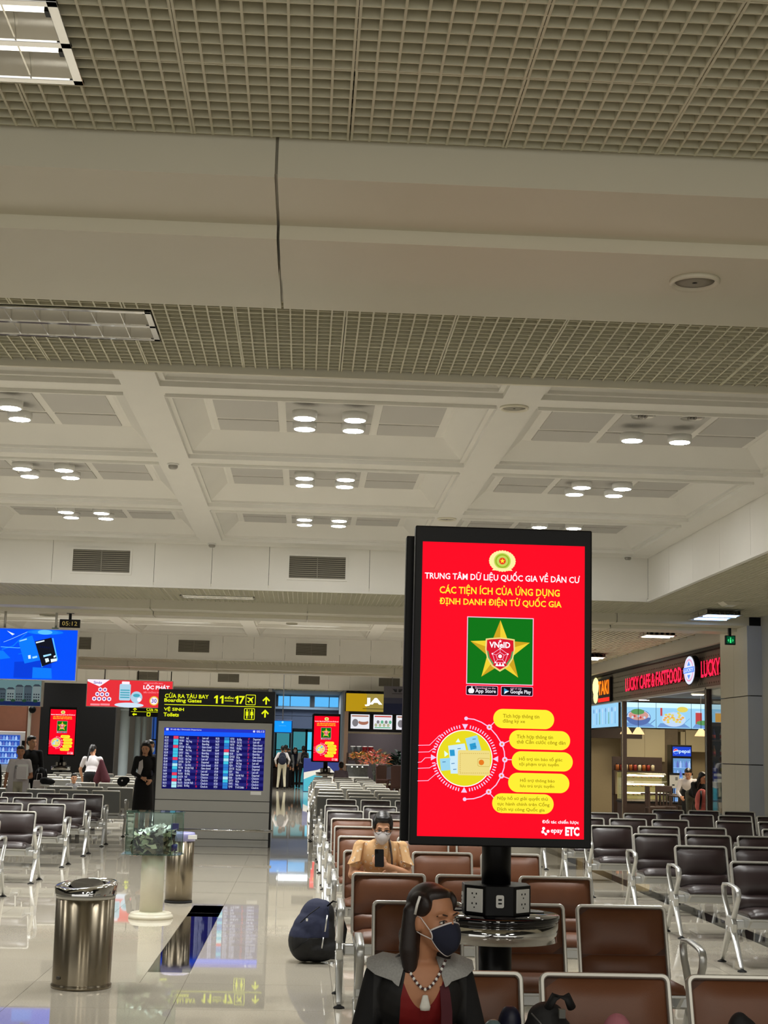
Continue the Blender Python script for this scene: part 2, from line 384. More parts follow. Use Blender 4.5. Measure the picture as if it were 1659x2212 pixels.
# end trim of the second grid
G().box(-8, 5.1, 8.985, 9.02, 3.88, 4.55).build('edge_trim', M['beam'], ceil)
# ---- coffers
def ring(g, a, b, m=0):
    (ax, ay, az), (bx, by, bz) = a, b
    for s1, s2 in (((-1, -1), (1, -1)), ((1, -1), (1, 1)), ((1, 1), (-1, 1)), ((-1, 1), (-1, -1))):
        g.quad((s1[0]*ax, s1[1]*ay, az), (s2[0]*ax, s2[1]*ay, az), (s2[0]*bx, s2[1]*by, bz), (s1[0]*bx, s1[1]*by, bz), m)
PX, PY = 3.2, 3.13
rings = [(1.6, 1.565, 0), (1.44, 1.405, 0), (1.44, 1.405, .045), (1.395, 1.36, .045), (1.395, 1.36, .075), (1.19, 1.13, .26), (1.16, 1.10, .25), (1.15, 1.09, .25)]
g = G()
for a, b in zip(rings, rings[1:]): ring(g, a, b)
g.quad((-1.15, -1.09, .2501), (1.15, -1.09, .25), (1.15, 1.09, .25), (-1.15, 1.09, .25))
coffer_me = g.mesh('coffer', M['plaster'])
cols = [(-1.10, -.50), (-.42, .42), (.50, 1.10)]; rows_ = [(-1.04, -.56), (-.48, .48), (.56, 1.04)]
pms = {}
for a, (x0, x1) in enumerate(cols):
    for b_, (y0, y1) in enumerate(rows_):
        pms[a, b_] = G().box(-(x1-x0)/2, (x1-x0)/2, -(y1-y0)/2, (y1-y0)/2, .238, .25).mesh('perforated_panel', M['perf'])
allp = coffer_me.copy()
g2 = G()
for a, (x0, x1) in enumerate(cols):
    for b_, (y0, y1) in enumerate(rows_): g2.box(x0, x1, y0, y1, .238, .249)
farp = g2.mesh('perforated_panel', M['perf'])
bays = []
for i in range(-3, 2):
    for j in range(4):
        cx, cy = .14+i*PX, 9.16+PY*(j+.5)
        if i < -2 and j < 3: continue
        co = obj('coffer', coffer_me, ceil, (cx, cy, ZC)); bays.append((i, j, cx, cy))
        if i >= -2:
            for a, (x0, x1) in enumerate(cols):
                for b_, (y0, y1) in enumerate(rows_): obj('perforated_panel', pms[a, b_], co, ((x0+x1)/2, (y0+y1)/2, 0))
        else: obj('perforated_panel', farp, co)
for i in range(-4, 3):
    for k in (27.87, 46.57):
        for j in range(4):
            co = obj('coffer', coffer_me, ceil, (.14+i*PX, k+PY*(j+.5)+.1, ZC)); obj('perforated_panel', farp, co)
# raised rails beside the cross beams
for i in range(-2, 2):
    for j in range(0, 4):
        y = 9.16+PY*j; x = .14+i*PX
        G().box(x-1.42, x+1.42, y+.10, y+.13, ZC-.03, ZC).build('rail', M['plaster'], ceil)
# fascias with panel joints
def fascia(y, x0, x1):
    xs = []; x = .14-PX*8
    while x < x1:
        for dx in (-1.6, -.75+.0, .75): xs.append(x+dx)
        x += PX
    xs = sorted([x0]+[q for q in xs if x0 < q < x1]+[x1])
    for a, b in zip(xs, xs[1:]): G().box(a+.003, b-.003, y, y+.03, H-.0, ZC).build('fascia_panel', M['plaster'], ceil)
    G().box(x0, x1, y-.02, y+.035, H-.03, H).build('fascia_trim', M['plaster'], ceil)
fascia(22.0, -9.5, 5.1); fascia(40.7, -12.7, 8.0); fascia(59.4, -12.7, 8.0)
yy = [9.0+1.3*i for i in range(11)]
for a, b in zip(yy, yy[1:]): G().box(5.1, 5.13, a+.003, min(b, 22)-.003, H, ZC).build('fascia_panel', M['plaster'], ceil)
G().box(5.075, 5.135, 9.0, 22.03, H-.035, H).build('fascia_trim', M['plaster'], ceil)
for y0, y1, xx in ((21.66, 22.02, 5.12), (40.47, 40.72, 8.0), (59.17, 59.42, 8.0), (27.6, 28.0, 8.0), (46.3, 46.7, 8.0)): G().box(-12.7, xx, y0, y1, ZC, ZC+.02).build('soffit_strip', M['plaster'], ceil)
G().box(4.93, 5.12, 9.0, 22.02, ZC+.001, ZC+.02).build('soffit_strip', M['plaster'], ceil); G().box(-8, 5.12, 8.99, 9.18, ZC+.001, ZC+.019).build('soffit_strip', M['plaster'], ceil)
for (xa, xb, ya, yb) in ((5.13, 7.5, 26.0, 44.5), (5.13, 7.5, 44.5, 62.6)):
    g = G()
    for i in range(int((xb-xa)/.1)): g.box(xa+i*.1, xa+i*.1+.04, ya, yb, H, H+.03)
    for i in range(int((yb-ya)/.6)): g.box(xa, xb, ya+i*.6, ya+i*.6+.03, H+.005, H+.03)
    o = g.build('slat_field', M['grid'], ceil); o['kind'] = 'stuff'
# ---- walls
wr = struct(G().box(7.5, 7.62, -4, 26.2, 0, 4.1).box(7.5, 7.62, 44, 75, 0, 4.1).box(7.5, 7.62, 26.2, 44, 3.68, 4.1).build('wall_right', M['wallwhite']))
wb = struct(G().box(1.5, 12, 63, 63.2, 0, 4.1).box(-16, -1.35, 63, 63.2, 0, 4.1).box(-16, 12, 68, 68.2, 0, 5.3).build('wall_back', M['wallgrey']))
G().box(-15.9, 7.4, 62.7, 62.76, 3.0, 3.9).build('fascia_panel', M['wallwhite'], wb)
bpy.data.objects.remove(wb.children[0])
wl = struct(G().box(-16, -15.8, -4, 75, 0, 5.3).build('wall_left', M['wallwhite']))
# corridor ceiling, sides, upper windows and the glazed doors at the end of the aisle
G().box(-1.5, 1.6, 62.5, 68, 3.95, 4.0).box(-1.5, -1.35, 59.8, 68, 0, 3.95).box(1.5, 1.62, 59.8, 68, 0, 3.95).build('passage', M['wallgrey'], wb)
bl = glow('blue_lit_pane', (96, 190, 255), .9)
for n, (a, b) in enumerate([(-1.23, -.72), (-.68, .18), (.42, 1.05), (1.09, 1.48)]):
    wi = struct(G().box(a-.03, b+.03, 67.86, 67.95, 3.40, 3.93).build('window_%d' % (n+1), M['bluepost']))
    G().box(a, b, 67.84, 67.87, 3.45, 3.88).build('pane', bl, wi)
G().box(-1.35, 1.5, 67.4, 67.95, 3.30, 3.39).build('ledge', mat('pale_ledge', (170, 195, 215), rough=.4), wb)
for a, b in [(-1.35, -.6), (-.59, .45), (.46, 1.49)]: G().box(a, b, 67.9, 67.98, 2.45, 3.29).build('wall_panel', mat('slate_panel', (104, 114, 138), rough=.6, noise=.03), wb)
for a, b in [(-1.35, -.6), (-.59, .45), (.46, 1.49)]: G().box(a, b, 67.9, 67.975, 3.0, 3.02).build('joint_line', mat('slate_line', (70, 78, 98)), wb)
teal = glow('teal_lit_pane', (62, 140, 150), .8); cyan = glow('cyan_lit_pane', (88, 205, 240), .9)
for n, (a, b, mm) in enumerate([(-1.25, -.68, teal), (-.5, .08, teal), (.1, .38, cyan), (.55, .95, teal), (1.0, 1.45, teal)]):
    d = struct(G().box(a-.06, a, 67.7, 67.8, 0, 2.36).box(b, b+.06, 67.7, 67.8, 0, 2.36).box(a-.06, b+.06, 67.7, 67.8, 2.30, 2.42).box(a, b, 67.7, 67.8, 0, .06).box(a, b, 67.72, 67.78, 1.45, 1.50).build('door_%d' % (n+1), M['black']))
    G().box(a, b, 67.74, 67.76, .06, 2.3).build('pane', mm, d)
    G().cyl((a+.08, 67.68, .9), (a+.08, 67.68, 1.3), .015).build('door_handle', M['chrome'], d)
# tall windows of the far left end, blue night light behind the bars
for n, (a, b) in enumerate([(-6.35, -5.95), (-5.9, -5.35)]):
    wi = struct(G().box(a-.05, b+.05, 62.9, 63.0, .4, 2.75).build('window_%d' % (n+5), M['bluepost']))
    G().box(a, b, 62.86, 62.91, .45, 2.7).build('pane', glow('night_blue_pane', (40, 78, 150), .8), wi)
    for q in range(4): G().box(a+q*.13+.04, a+q*.13+.07, 62.82, 62.86, .45, 2.7).build('bar', M['black'], wi)
    G().box(a, b, 62.81, 62.86, 1.75, 1.8).build('bar', M['black'], wi)

# ---- big right column clad in metal panels
col = thing('clad_column', 'tall wide column clad in pale metal panels with dark joints at the right edge', 'column', (0, 0, 0))
zs = [0, .62, 1.50, 2.62, 3.78]
for z0, z1 in zip(zs, zs[1:]):
    for (a, b) in ((24.2, 24.98), (24.99, 25.8)): G().box(7.31-.05, 7.31, a, b, z0+.008, z1-.008).build('side_panel', M['beam'], col)
    for (a, b) in ((7.26, 7.95), (7.96, 8.7), (8.71, 9.5)): G().box(a, b, 24.17, 24.2, z0+.008, z1-.008).build('front_panel', mat('cool_lit_panel', (176, 180, 188), rough=.35), col)  # front panels bluer than the side: cooler light put into the colour
G().box(7.315, 9.5, 24.21, 25.8, 0, 3.915).build('core', M['black'], col)
for (x, y, r_, dx) in ((-7.21, 60.5, .19, 0), (-6.76, 61.2, .12, 0), (-6.50, 61.2, .085, 0)):
    t = thing('round_column', None, 'column', (x, y, 0))
    t['label'] = {.19: 'broad pale blue round column beside the matt black wall', .12: 'slim pale blue column behind the broad one', .085: 'thinnest pale column nearest the departure board'}[r_]
    G().lathe([(r_+.02, 0), (r_+.02, .12), (r_, .13), (r_, 3.92)], 20).build('shaft', M['bluepost'], t); G().lathe([(r_+.015, 2.9), (r_+.015, 2.96)], 20).build('collar', M['bluepost'], t)
# ================================================================== LIGHT FITTINGS
def troffer(label, x0, x1, y0, y1, lit=None, group='louvred ceiling light fittings'):
    t = thing('louvre_light', label, 'ceiling light', ((x0+x1)/2, (y0+y1)/2, H), group=group)
    a, b = (x1-x0)/2, (y1-y0)/2; fr = .035
    g = G()
    for q in ((-a, a, -b, -b+fr), (-a, a, b-fr, b), (-a, -a+fr, -b, b), (a-fr, a, -b, b), (-a, a, -fr*.55, fr*.55)):
        g.box(q[0], q[1], q[2], q[3], -.008, .004)
    g.build('frame', M['chrome'] if lit is None else M['aluframe'], t, bevel=.002)
    hw = (b-fr*1.3)/2
    for s in (-1, 1):
        cy = s*(b-fr+fr*.55)/2*1.0; h2 = (b-fr-fr*.55)/2
        g = G(); n = 12; vs = []
        for xx in (-a+fr, a-fr):
            for i in range(n+1):
                u = -1+2*i/n; vs.append((xx, cy+u*h2, .085*(1-u*u)+.0))
        g.add(vs, [(i, i+1, n+2+i, n+1+i) for i in range(n)], 0, True); g.box(-a+fr-.004, -a+fr, cy-h2, cy+h2, 0, .08); g.box(a-fr, a-fr+.004, cy-h2, cy+h2, 0, .08)
        g.build('reflector', M['chrome'] if lit else M['reflector'], t)
        k = int((2*a)//.157)
        for i in range(k):
            xx = -a+fr+.06+i*.157; g = G(); vs = []
            for dx in (-.003, .003):
                pts = [(cy+u*h2*.98, .0 if abs(u) > .99 else 0) for u in (-1, 1)]+[(cy+u*h2*.98, .082*(1-u*u)) for u in (.8, .5, .2, -.2, -.5, -.8)]
                vs += [(xx+dx, p[0], p[1]) for p in pts]
            m_ = 8; g.add(vs, [tuple(range(m_)), tuple(range(2*m_-1, m_-1, -1))]+[(i_, (i_+1) % m_, m_+(i_+1) % m_, m_+i_) for i_ in range(m_)])
            g.build('louvre_blade', M['reflector'], t)
        tz = .05 if lit is None else .0; tb = G().cyl((-a+fr, cy, tz), (a-fr, cy, tz), .013 if lit is None else .02, 10)
        tb.build('tube', (glow('fill_tube', (255, 250, 235), 2.2) if lit is None else lit), t)  # tubes of unlit fittings glow faintly, added to brighten the reflectors
        if lit is not None and s == 1: t.location.z -= .095
        if lit is None:
            for e_ in (-a+fr+.002, a-fr-.03): G().box(e_, e_+.028, cy-.02, cy+.02, .03, .07).build('lamp_holder', M['black'], t)
    return t
troffer('unlit chrome louvre light nearest the viewer, in the first cell grid', -2.08, -.86, 4.43, 5.03)
troffer('unlit chrome louvre light in the cell grid behind the stepped beam', -2.12, -.91, 7.83, 8.41)
troffer('narrow louvre light in the grid above the departure board', -2.03, -.85, 23.3, 23.75)
troffer('bluish lit louvre light in the ceiling near the right column', 6.22, 6.82, 22.9, 24.0, glow('lit_tube_blue', (150, 190, 255), 9))
troffer('lit louvre light deep in the ceiling before the cafe sign', 6.3, 6.9, 33.9, 35.1, glow('lit_tube_warm', (255, 240, 215), 8))
troffer('lit louvre light just behind the beam left of the column', 6.25, 6.85, 27.2, 27.8, MT['lit_tube_warm'])

def downlight(x, y, z, label, on=True, group='round downlights in the ceiling coffers'):
    t = thing('downlight', label, 'ceiling light', (x, y, z), group=group)
    if on:
        G().lathe([(.118, .02), (.118, -.045), (.104, -.05)], 24).build('housing', M['white'], t)
        G().lathe([(.100, -.046), (.098, -.052), (.0, -.053)], 24, smooth=False).build('diffuser', M['lamp'], t)
        l = bpy.data.lights.new('lamp_beam', 'AREA'); l.shape = 'DISK'; l.size = .19; l.energy = 11 if 'cafe' not in label else 6; l.spread = math.radians(115); l.color = (1, 1, .97)
        lo = bpy.data.objects.new('lamp_beam', l); C.objects.link(lo); lo.parent = t; lo.location = (0, 0, -.056)
    else:
        G().lathe([(.118, .02), (.118, -.012), (.108, -.016), (.100, .0), (.07, .03), (.0, .035)], 24).build('housing', M['aluframe'], t)
        g = G()
        for s in (-1, 0, 1): g.tube([(s*.03, -.01, .03), (s*.03, -.02, -.02), (s*.03, .02, -.02), (s*.03, .01, .03)], .011, 6)
        g.build('bulb', M['lampoff'], t); G().box(-.1, .1, -.005, .005, -.008, 0).build('crossbar', M['chrome'], t)
    return t
ROWN = {0: 'hidden front', 1: 'nearest', 2: 'middle', 3: 'farthest'}
COLN = {-3: 'outer left', -2: 'left', -1: 'second left', 0: 'centre', 1: 'right'}
COLN2 = {-2: 'coffer beyond the far left beam', -1: 'coffer left of the left beam', 0: 'coffer between the two beams', 1: 'coffer right of the right beam'}
for i, j, cx, cy in bays:
    if j == 0 or i < -2: continue
    for a in (-1, 1):
        for b_ in (-1, 1):
            off = (i == 1 and j == 1 and b_ == 1 and False) or (i == 1 and j == 1 and b_ == -1)
            lb = '%s downlight, %s row of coffers, %s, %s %s lamp' % ('unlit' if off else 'lit', ROWN[j], COLN2[i], 'near' if b_ < 0 else 'far', 'left' if a < 0 else 'right')
            downlight(cx+a*.236, cy-.04+b_*.235, ZC+.238-(0 if off else .10), lb, not off)
            if not off: pass
# stems for the hanging lamp cans
def speaker(x, y, z, r, label):
    t = thing('ceiling_speaker', label, 'speaker', (x, y, z), group='round ceiling speakers')
    G().lathe([(r, .0), (r, -.012), (r*.93, -.022), (r*.80, -.012), (r*.78, -.004)], 40).build('rim', M['beam'], t)
    G().lathe([(r*.78, -.006), (r*.4, -.010), (.0, -.011)], 32).build('grille', mat('speaker_mesh', (150, 146, 132), rough=.6, noise=.25, nscale=400), t)
    G().lathe([(.012, -.012), (.0, -.014)], 10).build('screw', M['black'], t)
speaker(1.685, 6.33, 3.715, .112, 'large round ceiling speaker on the near stepped beam')
speaker(1.72, 12.44, ZC, .125, 'round ceiling speaker on the coffer beam above the red display')
speaker(1.735, 18.75, ZC, .125, 'round ceiling speaker farther back on the coffer beam')
speaker(-.28, 25.6, 3.715, .1, 'small round ceiling speaker in the far stepped beam')
speaker(-4.4, 25.3, 3.715, .14, 'round ceiling speaker in the far beam above the blue screen')
def detector(x, y, z, label):
    t = thing('smoke_detector', label, 'detector', (x, y, z), group='white ceiling detectors')
    G().lathe([(.062, 0), (.062, -.012), (.055, -.018)], 20).build('base', M['white'], t)
    G().lathe([(.05, -.016), (.05, -.04), (.036, -.056), (0, -.058)], 20).build('dome', mat('detector_dome', (150, 146, 138), rough=.4), t)
detector(-1.49, 15.6, ZC, 'white smoke detector on the left coffer beam, nearer one')
detector(-1.46, 21.85, ZC, 'white smoke detector at the far end of the left coffer beam')
detector(4.95, 15.3, ZC, 'white smoke detector at the right edge of the coffers')
detector(4.75, 21.8, ZC, 'white smoke detector in the far right corner of the coffers')
for (x, y) in ((6.35, 22.0), (6.3, 33.0)):
    t = thing('ceiling_diffuser', 'square pale diffuser in the slatted ceiling %s the bluish lit light' % ('before' if y < 25 else 'well behind'), 'diffuser', (x, y, H), group='square ceiling diffusers')
    G().prism([(-.15, 0), (.15, 0), (.08, -.05), (-.08, -.05)], 'y', -.15, .15).build('body', M['beam'], t)
    G().box(-.06, .06, -.1, .1, -.056, -.05).build('plate', M['white'], t)

# ---- air vents in the fascias
NV = {22.0: 'nearest', 40.7: 'middle', 59.4: 'farthest'}
def vent(x, y, n):
    t = thing('air_vent', n, 'vent', (x, y-.001, 4.257), group='slatted air vents in the ceiling fascias')
    g = G(); w_, h_, f_ = .42, .165, .03
    g.box(-w_-f_, w_+f_, -.018, .02, h_, h_+f_).box(-w_-f_, w_+f_, -.018, .02, -h_-f_, -h_).box(-w_-f_, -w_, -.018, .02, -h_, h_).box(w_, w_+f_, -.018, .02, -h_, h_)
    g.build('frame', M['plaster'], t)
    G().box(-w_, w_, -.004, -.002, -h_, h_).build('backing', M['ventdark'], t)
    k = 11
    for i in range(k):
        z = -h_+.015+i*(2*h_-.03)/(k-1)
        G().add([(-w_, -.016, z-.011), (w_, -.016, z-.011), (w_, -.005, z+.009), (-w_, -.005, z+.009), (-w_, -.013, z-.011), (w_, -.013, z-.011), (w_, -.002, z+.009), (-w_, -.002, z+.009)], [(0, 1, 2, 3), (7, 6, 5, 4), (0, 4, 5, 1), (3, 2, 6, 7)]).build('slat', M['ventslat'], t)
    G().box(-.006, .006, -.02, -.004, -h_, h_).build('mullion', M['ventslat'], t)
for y, names in ((22.0, {-1: 'slatted vent in the nearest fascia, over the boarding gates sign', 0: 'slatted vent in the nearest fascia, left of the large red display'}),
                 (40.7, {-2: 'slatted vent in the middle fascia, partly behind the blue screen', -1: 'slatted vent in the middle fascia, above the boarding gates sign', 0: 'slatted vent in the middle fascia, nearest the red display'}),
                 (59.4, {-2: 'slatted vent in the farthest fascia, above the red banner', -1: 'slatted vent in the farthest fascia, above the boarding gates sign', 0: 'slatted vent in the farthest fascia, above the blue lit panes', 1: 'slatted vent in the farthest fascia, above the yellow shop sign'})):
    for i, n in names.items(): vent(.11+i*PX, y, n)

# ================================================================== THE RED DISPLAY
red = glow('screen_red', (252, 4, 34)); gw = glow('screen_white', (250, 246, 255)); gy = glow('screen_yellow', (250, 232, 50)); gpk = glow('screen_pink', (250, 190, 222))
gg = glow('screen_green', (10, 112, 20)); gd = glow('screen_gold', (236, 204, 50)); gd2 = glow('screen_gold_dark', (200, 158, 30)); gk = glow('screen_black', (18, 6, 22)); gol = glow('screen_olive', (150, 130, 10))
gt = glow('screen_tan', (232, 212, 128)); gt2 = glow('screen_tan_dark', (198, 168, 80)); gor = glow('screen_orange', (226, 120, 30)); gbl = glow('screen_pale_blue', (150, 208, 232)); gcy = glow('screen_cyan', (40, 150, 200)); glg = glow('screen_lime', (190, 210, 90)); glav = glow('screen_lavender', (236, 200, 240))
def star(c, r, r2, n=5, rot=90):
    return [(c[0]+(r if i % 2 == 0 else r2)*math.cos(math.radians(rot+i*180/n)), c[1]+(r if i % 2 == 0 else r2)*math.sin(math.radians(rot+i*180/n))) for i in range(2*n)]
def flat(g, poly, y, m=0): return g.add([(a, y, b) for a, b in poly], [tuple(range(len(poly)))], m)
def line(g, pts, wd, y, m=0):
    for (x0, z0), (x1, z1) in zip(pts, pts[1:]):
        d = Vector((x1-x0, z1-z0)); 
        if d.length < 1e-9: continue
        d.normalize(); nx, nz = -d.y*wd/2, d.x*wd/2; e = d*wd*.3
        flat(g, [(x0-nx-e.x, z0-nz-e.y), (x1-nx+e.x, z1-nz+e.y), (x1+nx+e.x, z1+nz+e.y), (x0+nx-e.x, z0+nz-e.y)][::1], y, m)
W_, Z0_, Z1_ = .418, 1.215, 2.615      # half width of the housing; picture below/top
hw, Hs = .383, 1.353                   # picture half width and height
zb = 1.216
def q(px, py):      # layout sheet (zoomed view of the advert) to display coordinates
    yt = 88+(px-165)/(1240-165)*32; yb = 2108+(px-133)/(1252-133)*20
    v = (py-yt)/(yb-yt); xl = 165-32*v; xr = 1240+12*v
    return (-hw+2*hw*(px-xl)/(xr-xl), zb+Hs*(1-v))
def make_kiosk(loc, label, full=True):
    t = thing('advert_kiosk', label, 'display', loc, group='red advert display kiosks with charging tables')
    # housings, front and back
    hz0, hz1 = 1.175, 2.645
    for s, nm, dz in ((0, 'front_housing', 0), (1, 'rear_housing', .0)):
        y0, y1 = (0, .07) if s == 0 else (.20, .27)
        o = G().box(-W_-(.028 if s else 0), W_-(.028 if s else 0), y0, y1, hz0+dz+(.005 if s else 0), hz1+dz-(.022 if s else 0)).build(nm, M['black'], t, bevel=.006)
    G().box(-.2, .2, .07, .2, 1.3, 2.5).build('bracket', M['black'], t)
    for z in (1.35, 1.9, 2.45): G().box(-W_+.02, W_-.02, .07, .2, z, z+.012).build('spacer', M['black'], t)
    sc = G().box(-hw, hw, -.0015, .002, zb, zb+Hs).build('screen', red, t)
    F_ = sc
    g = G()   # badge at the top
    c = q(692, 225)
    for i in range(28):
        a = 2*PI*i/28; r = .053; g.disc((c[0]+r*math.cos(a)*1.05, c[1]+r*math.sin(a)*.82), .008, 8, 0, y=-.0022)
    g.disc(c, .054, 28, 0, .044, -.0024); g.disc(c, .040, 28, 1, .038, -.0028); g.disc(c, .034, 28, 2, .033, -.003); g.disc(c, .027, 28, 1, .026, -.0032); g.disc(c, .016, 20, 3, .016, -.0034)
    flat(g, star(c, .012, .005), -.0037, 4)
    g.prism([(c[0]-.048, c[1]-.045), (c[0]+.048, c[1]-.045), (c[0]+.04, c[1]-.034), (c[0]-.04, c[1]-.034)], 'y', -.003, -.0025, 0)
    g.build('badge', [glow('badge_cream', (250, 236, 160)), glg, glow('badge_green', (150, 178, 40)), glow('badge_red', (230, 60, 30)), gy], sc)
    def tx(s, x0, x1, y0, y1, m, **k):
        a = q(x0, y1); b_ = q(x1, y0); text(s, sc, a[0], b_[0], a[1], b_[1], m, y=-.004, **k)
    tx('TRUNG TÂM DỮ LIỆU QUỐC GIA VỀ DÂN CƯ', 178, 1208, 312, 362, gw, bold=.018)
    tx('CÁC TIỆN ÍCH CỦA ỨNG DỤNG', 276, 1075, 408, 466, gy, bold=.018)
    tx('ĐỊNH DANH ĐIỆN TỬ QUỐC GIA', 275, 1088, 482, 540, gy, bold=.018)
    # app tile
    g = G(); a = q(456, 1080); b_ = q(903, 625)
    flat(g, [(a[0], a[1]), (b_[0], a[1]), (b_[0], b_[1]), (a[0], b_[1])], -.0022, 0)
    e = .004; flat(g, [(a[0]+e, a[1]+e), (b_[0]-e, a[1]+e), (b_[0]-e, b_[1]-e), (a[0]+e, b_[1]-e)], -.0026, 1)
    c = ((a[0]+b_[0])/2, (a[1]+b_[1])/2-.003); s1 = star(c, .146, .063)
    for i in range(10): g.add([(c[0], -.003, c[1]), (s1[i][0], -.003, s1[i][1]), (s1[(i+1) % 10][0], -.003, s1[(i+1) % 10][1])], [(0, 1, 2)], 2 if i % 2 else 3)
    def shield(k, dz=0): return [(c[0]+k*x, c[1]+k*z+dz) for x, z in ((0, .0-.088), (-.035, -.066), (-.058, -.030), (-.066, .01), (-.064, .055), (-.045, .058), (0, .062), (.045, .058), (.064, .055), (.066, .01), (.058, -.030), (.035, -.066))]
    flat(g, shield(1.06), -.0034, 4); flat(g, shield(.96), -.0038, 5)
    p5 = [(c[0]+.038*math.cos(math.radians(90+72*i)), c[1]-.022+.036*math.sin(math.radians(90+72*i))) for i in range(5)]
    line(g, p5+[p5[0]], .0022, -.0042, 0)
    p5b = [(c[0]+.02*math.cos(math.radians(90+72*i)), c[1]-.022+.019*math.sin(math.radians(90+72*i))) for i in range(5)]; line(g, p5b+[p5b[0]], .002, -.0042, 0)
    for i in range(5): line(g, [p5b[i], p5[i]], .0018, -.0042, 0); g.disc(p5[i], .004, 8, 6, y=-.0045)
    g.disc((c[0], c[1]-.022), .009, 10, 6, y=-.0045)
    flat(g, star((c[0], c[1]+.048), .009, .0036), -.0045, 6)
    for dx in (-.014, 0, .014): flat(g, [(c[0]+dx-.008, c[1]-.068), (c[0]+dx+.008, c[1]-.068), (c[0]+dx, c[1]-.05)], -.0045, 6)
    for s in (-1, 1): line(g, [(c[0]+s*.058, c[1]+.0), (c[0]+s*.052, c[1]-.028), (c[0]+s*.032, c[1]-.058)], .006, -.0040, 7)
    g.build('app_tile', [gpk, gg, gd, gd2, gt, glow('shield_red', (212, 20, 44)), gw, glow('leaf_green', (70, 160, 90))], sc)
    tx('VNeID', 608, 748, 792, 830, gw, bold=.03)
    for (x0, x1, y0, y1, s1_, s2_, k) in ((455, 668, 1095, 1155, 'Download on the', 'App Store', 0), (688, 902, 1100, 1160, 'GET IT ON', 'Google Play', 1)):
        a = q(x0, y1); b_ = q(x1, y0); g = G(); flat(g, rrect(a[0], b_[0], a[1], b_[1], .006), -.0022, 0)
        flat(g, rrect(a[0]+.002, b_[0]-.002, a[1]+.002, b_[1]-.002, .005), -.0026, 1)
        cx = a[0]+.024; cz = (a[1]+b_[1])/2
        if k == 0: g.disc((cx-.004, cz-.002), .010, 12, 2, .012, -.003); g.disc((cx+.004, cz-.002), .010, 12, 2, .012, -.003); g.disc((cx+.003, cz+.014), .003, 8, 2, .005, -.003)
        else: flat(g, [(cx-.010, cz-.014), (cx+.014, cz), (cx-.010, cz+.014)], -.003, 3); flat(g, [(cx-.010, cz-.014), (cx+.014, cz), (cx-.004, cz)], -.0032, 2)
        g.build('store_button', [gpk, gk, gw, gcy], sc)
        tx(s1_, x0+62, x0+196-(60 if k else 0), y0+8, y0+18, gpk); tx(s2_, x0+62, x1-14, y0+22, y1-8, gw, bold=.012)
    # dial with wallet
    g = G(); c = q(448, 1586); px = (q(648, 1586)[0]-q(248, 1586)[0])/400
    g.disc(c, 187*px, 48, 0, y=-.0022); g.disc(c, 181*px, 48, 1, y=-.0025)
    for i in range(72):
        a = 2*PI*i/72
        if min(abs(math.sin(a)), abs(math.cos(a))) < .1: continue
        line(g, [(c[0]+px*200*math.cos(a), c[1]+px*200*math.sin(a)), (c[0]+px*217*math.cos(a), c[1]+px*217*math.sin(a))], px*7, -.0025, 2)
    for a in range(4):
        th = a*PI/2; d = Vector((math.cos(th), math.sin(th))); n_ = Vector((-d.y, d.x)); cc = Vector(c)
        p0 = cc+d*px*188; p1 = cc+d*px*224+n_*px*20; p2 = cc+d*px*224-n_*px*20; flat(g, [tuple(p0), tuple(p2), tuple(p1)], -.003, 2)
    g.build('dial', [gw, glow('dial_yellow', (226, 212, 30)), glav], sc)
    g = G()
    def poly(pts, y, m): flat(g, [q(*p) for p in pts][::-1], y, m)
    poly([(452, 1452), (530, 1430), (560, 1530), (478, 1552)], -.0030, 0); poly([(338, 1502), (448, 1486), (470, 1590), (350, 1600)], -.0031, 1)
    poly([(283, 1590), (352, 1583), (360, 1665), (292, 1672)], -.0032, 0); poly([(350, 1600), (405, 1592), (412, 1690), (356, 1690)], -.0033, 1)
    poly([(348, 1530), (380, 1528), (384, 1570), (352, 1572)], -.0035, 2); poly([(480, 1490), (520, 1480), (528, 1520), (488, 1530)], -.0035, 2)
    poly([(405, 1452), (420, 1478), (388, 1478)], -.0034, 3); poly([(312, 1535), (340, 1558), (315, 1578)], -.0034, 3)
    for (x, y) in ((300, 1610), (360, 1620), (372, 1660), (400, 1520), (420, 1540), (500, 1455), (505, 1505)): poly([(x, y), (x+22, y-2), (x+22, y+3), (x, y+5)], -.0036, 4)
    a = q(402, 1700); b_ = q(618, 1535); flat(g, rrect(a[0], b_[0], a[1], b_[1], .008), -.0040, 5)
    for i in range(14):
        x = 418+i*14
        for yy in (1552, 1684):
            if yy == 1552 and x > 600: continue
            poly([(x, yy), (x+8, yy), (x+8, yy+4), (x, yy+4)], -.0043, 6)
    for i in range(9): poly([(416, 1560+i*14), (420, 1560+i*14), (420, 1568+i*14), (416, 1568+i*14)], -.0043, 6)
    a = q(534, 1642); b_ = q(618, 1586); flat(g, rrect(a[0], b_[0], a[1], b_[1], .009), -.0044, 6); flat(g, rrect(a[0]+.002, b_[0], a[1]+.002, b_[1]-.002, .008), -.0046, 5)
    g.disc(q(560, 1614), .0125, 16, 7, y=-.005)
    g.build('wallet', [gbl, glow('card_white', (200, 228, 240)), gcy, glow('card_tri', (220, 250, 235)), glow('card_line', (60, 120, 170)), gt, gt2, gor], sc)
    # arc with nodes and pills
    g = G(); arc = [(457, 1316), (510, 1322), (560, 1342), (612, 1375), (660, 1430), (697, 1490), (713, 1540), (717, 1595), (712, 1650), (695, 1703), (660, 1765), (610, 1812), (560, 1843), (510, 1858), (450, 1862)]
    line(g, [q(*p) for p in arc], .0045, -.0023, 0)
    for p in ((457, 1316), (450, 1862)): g.disc(q(*p), .0085, 12, 0, y=-.0028)
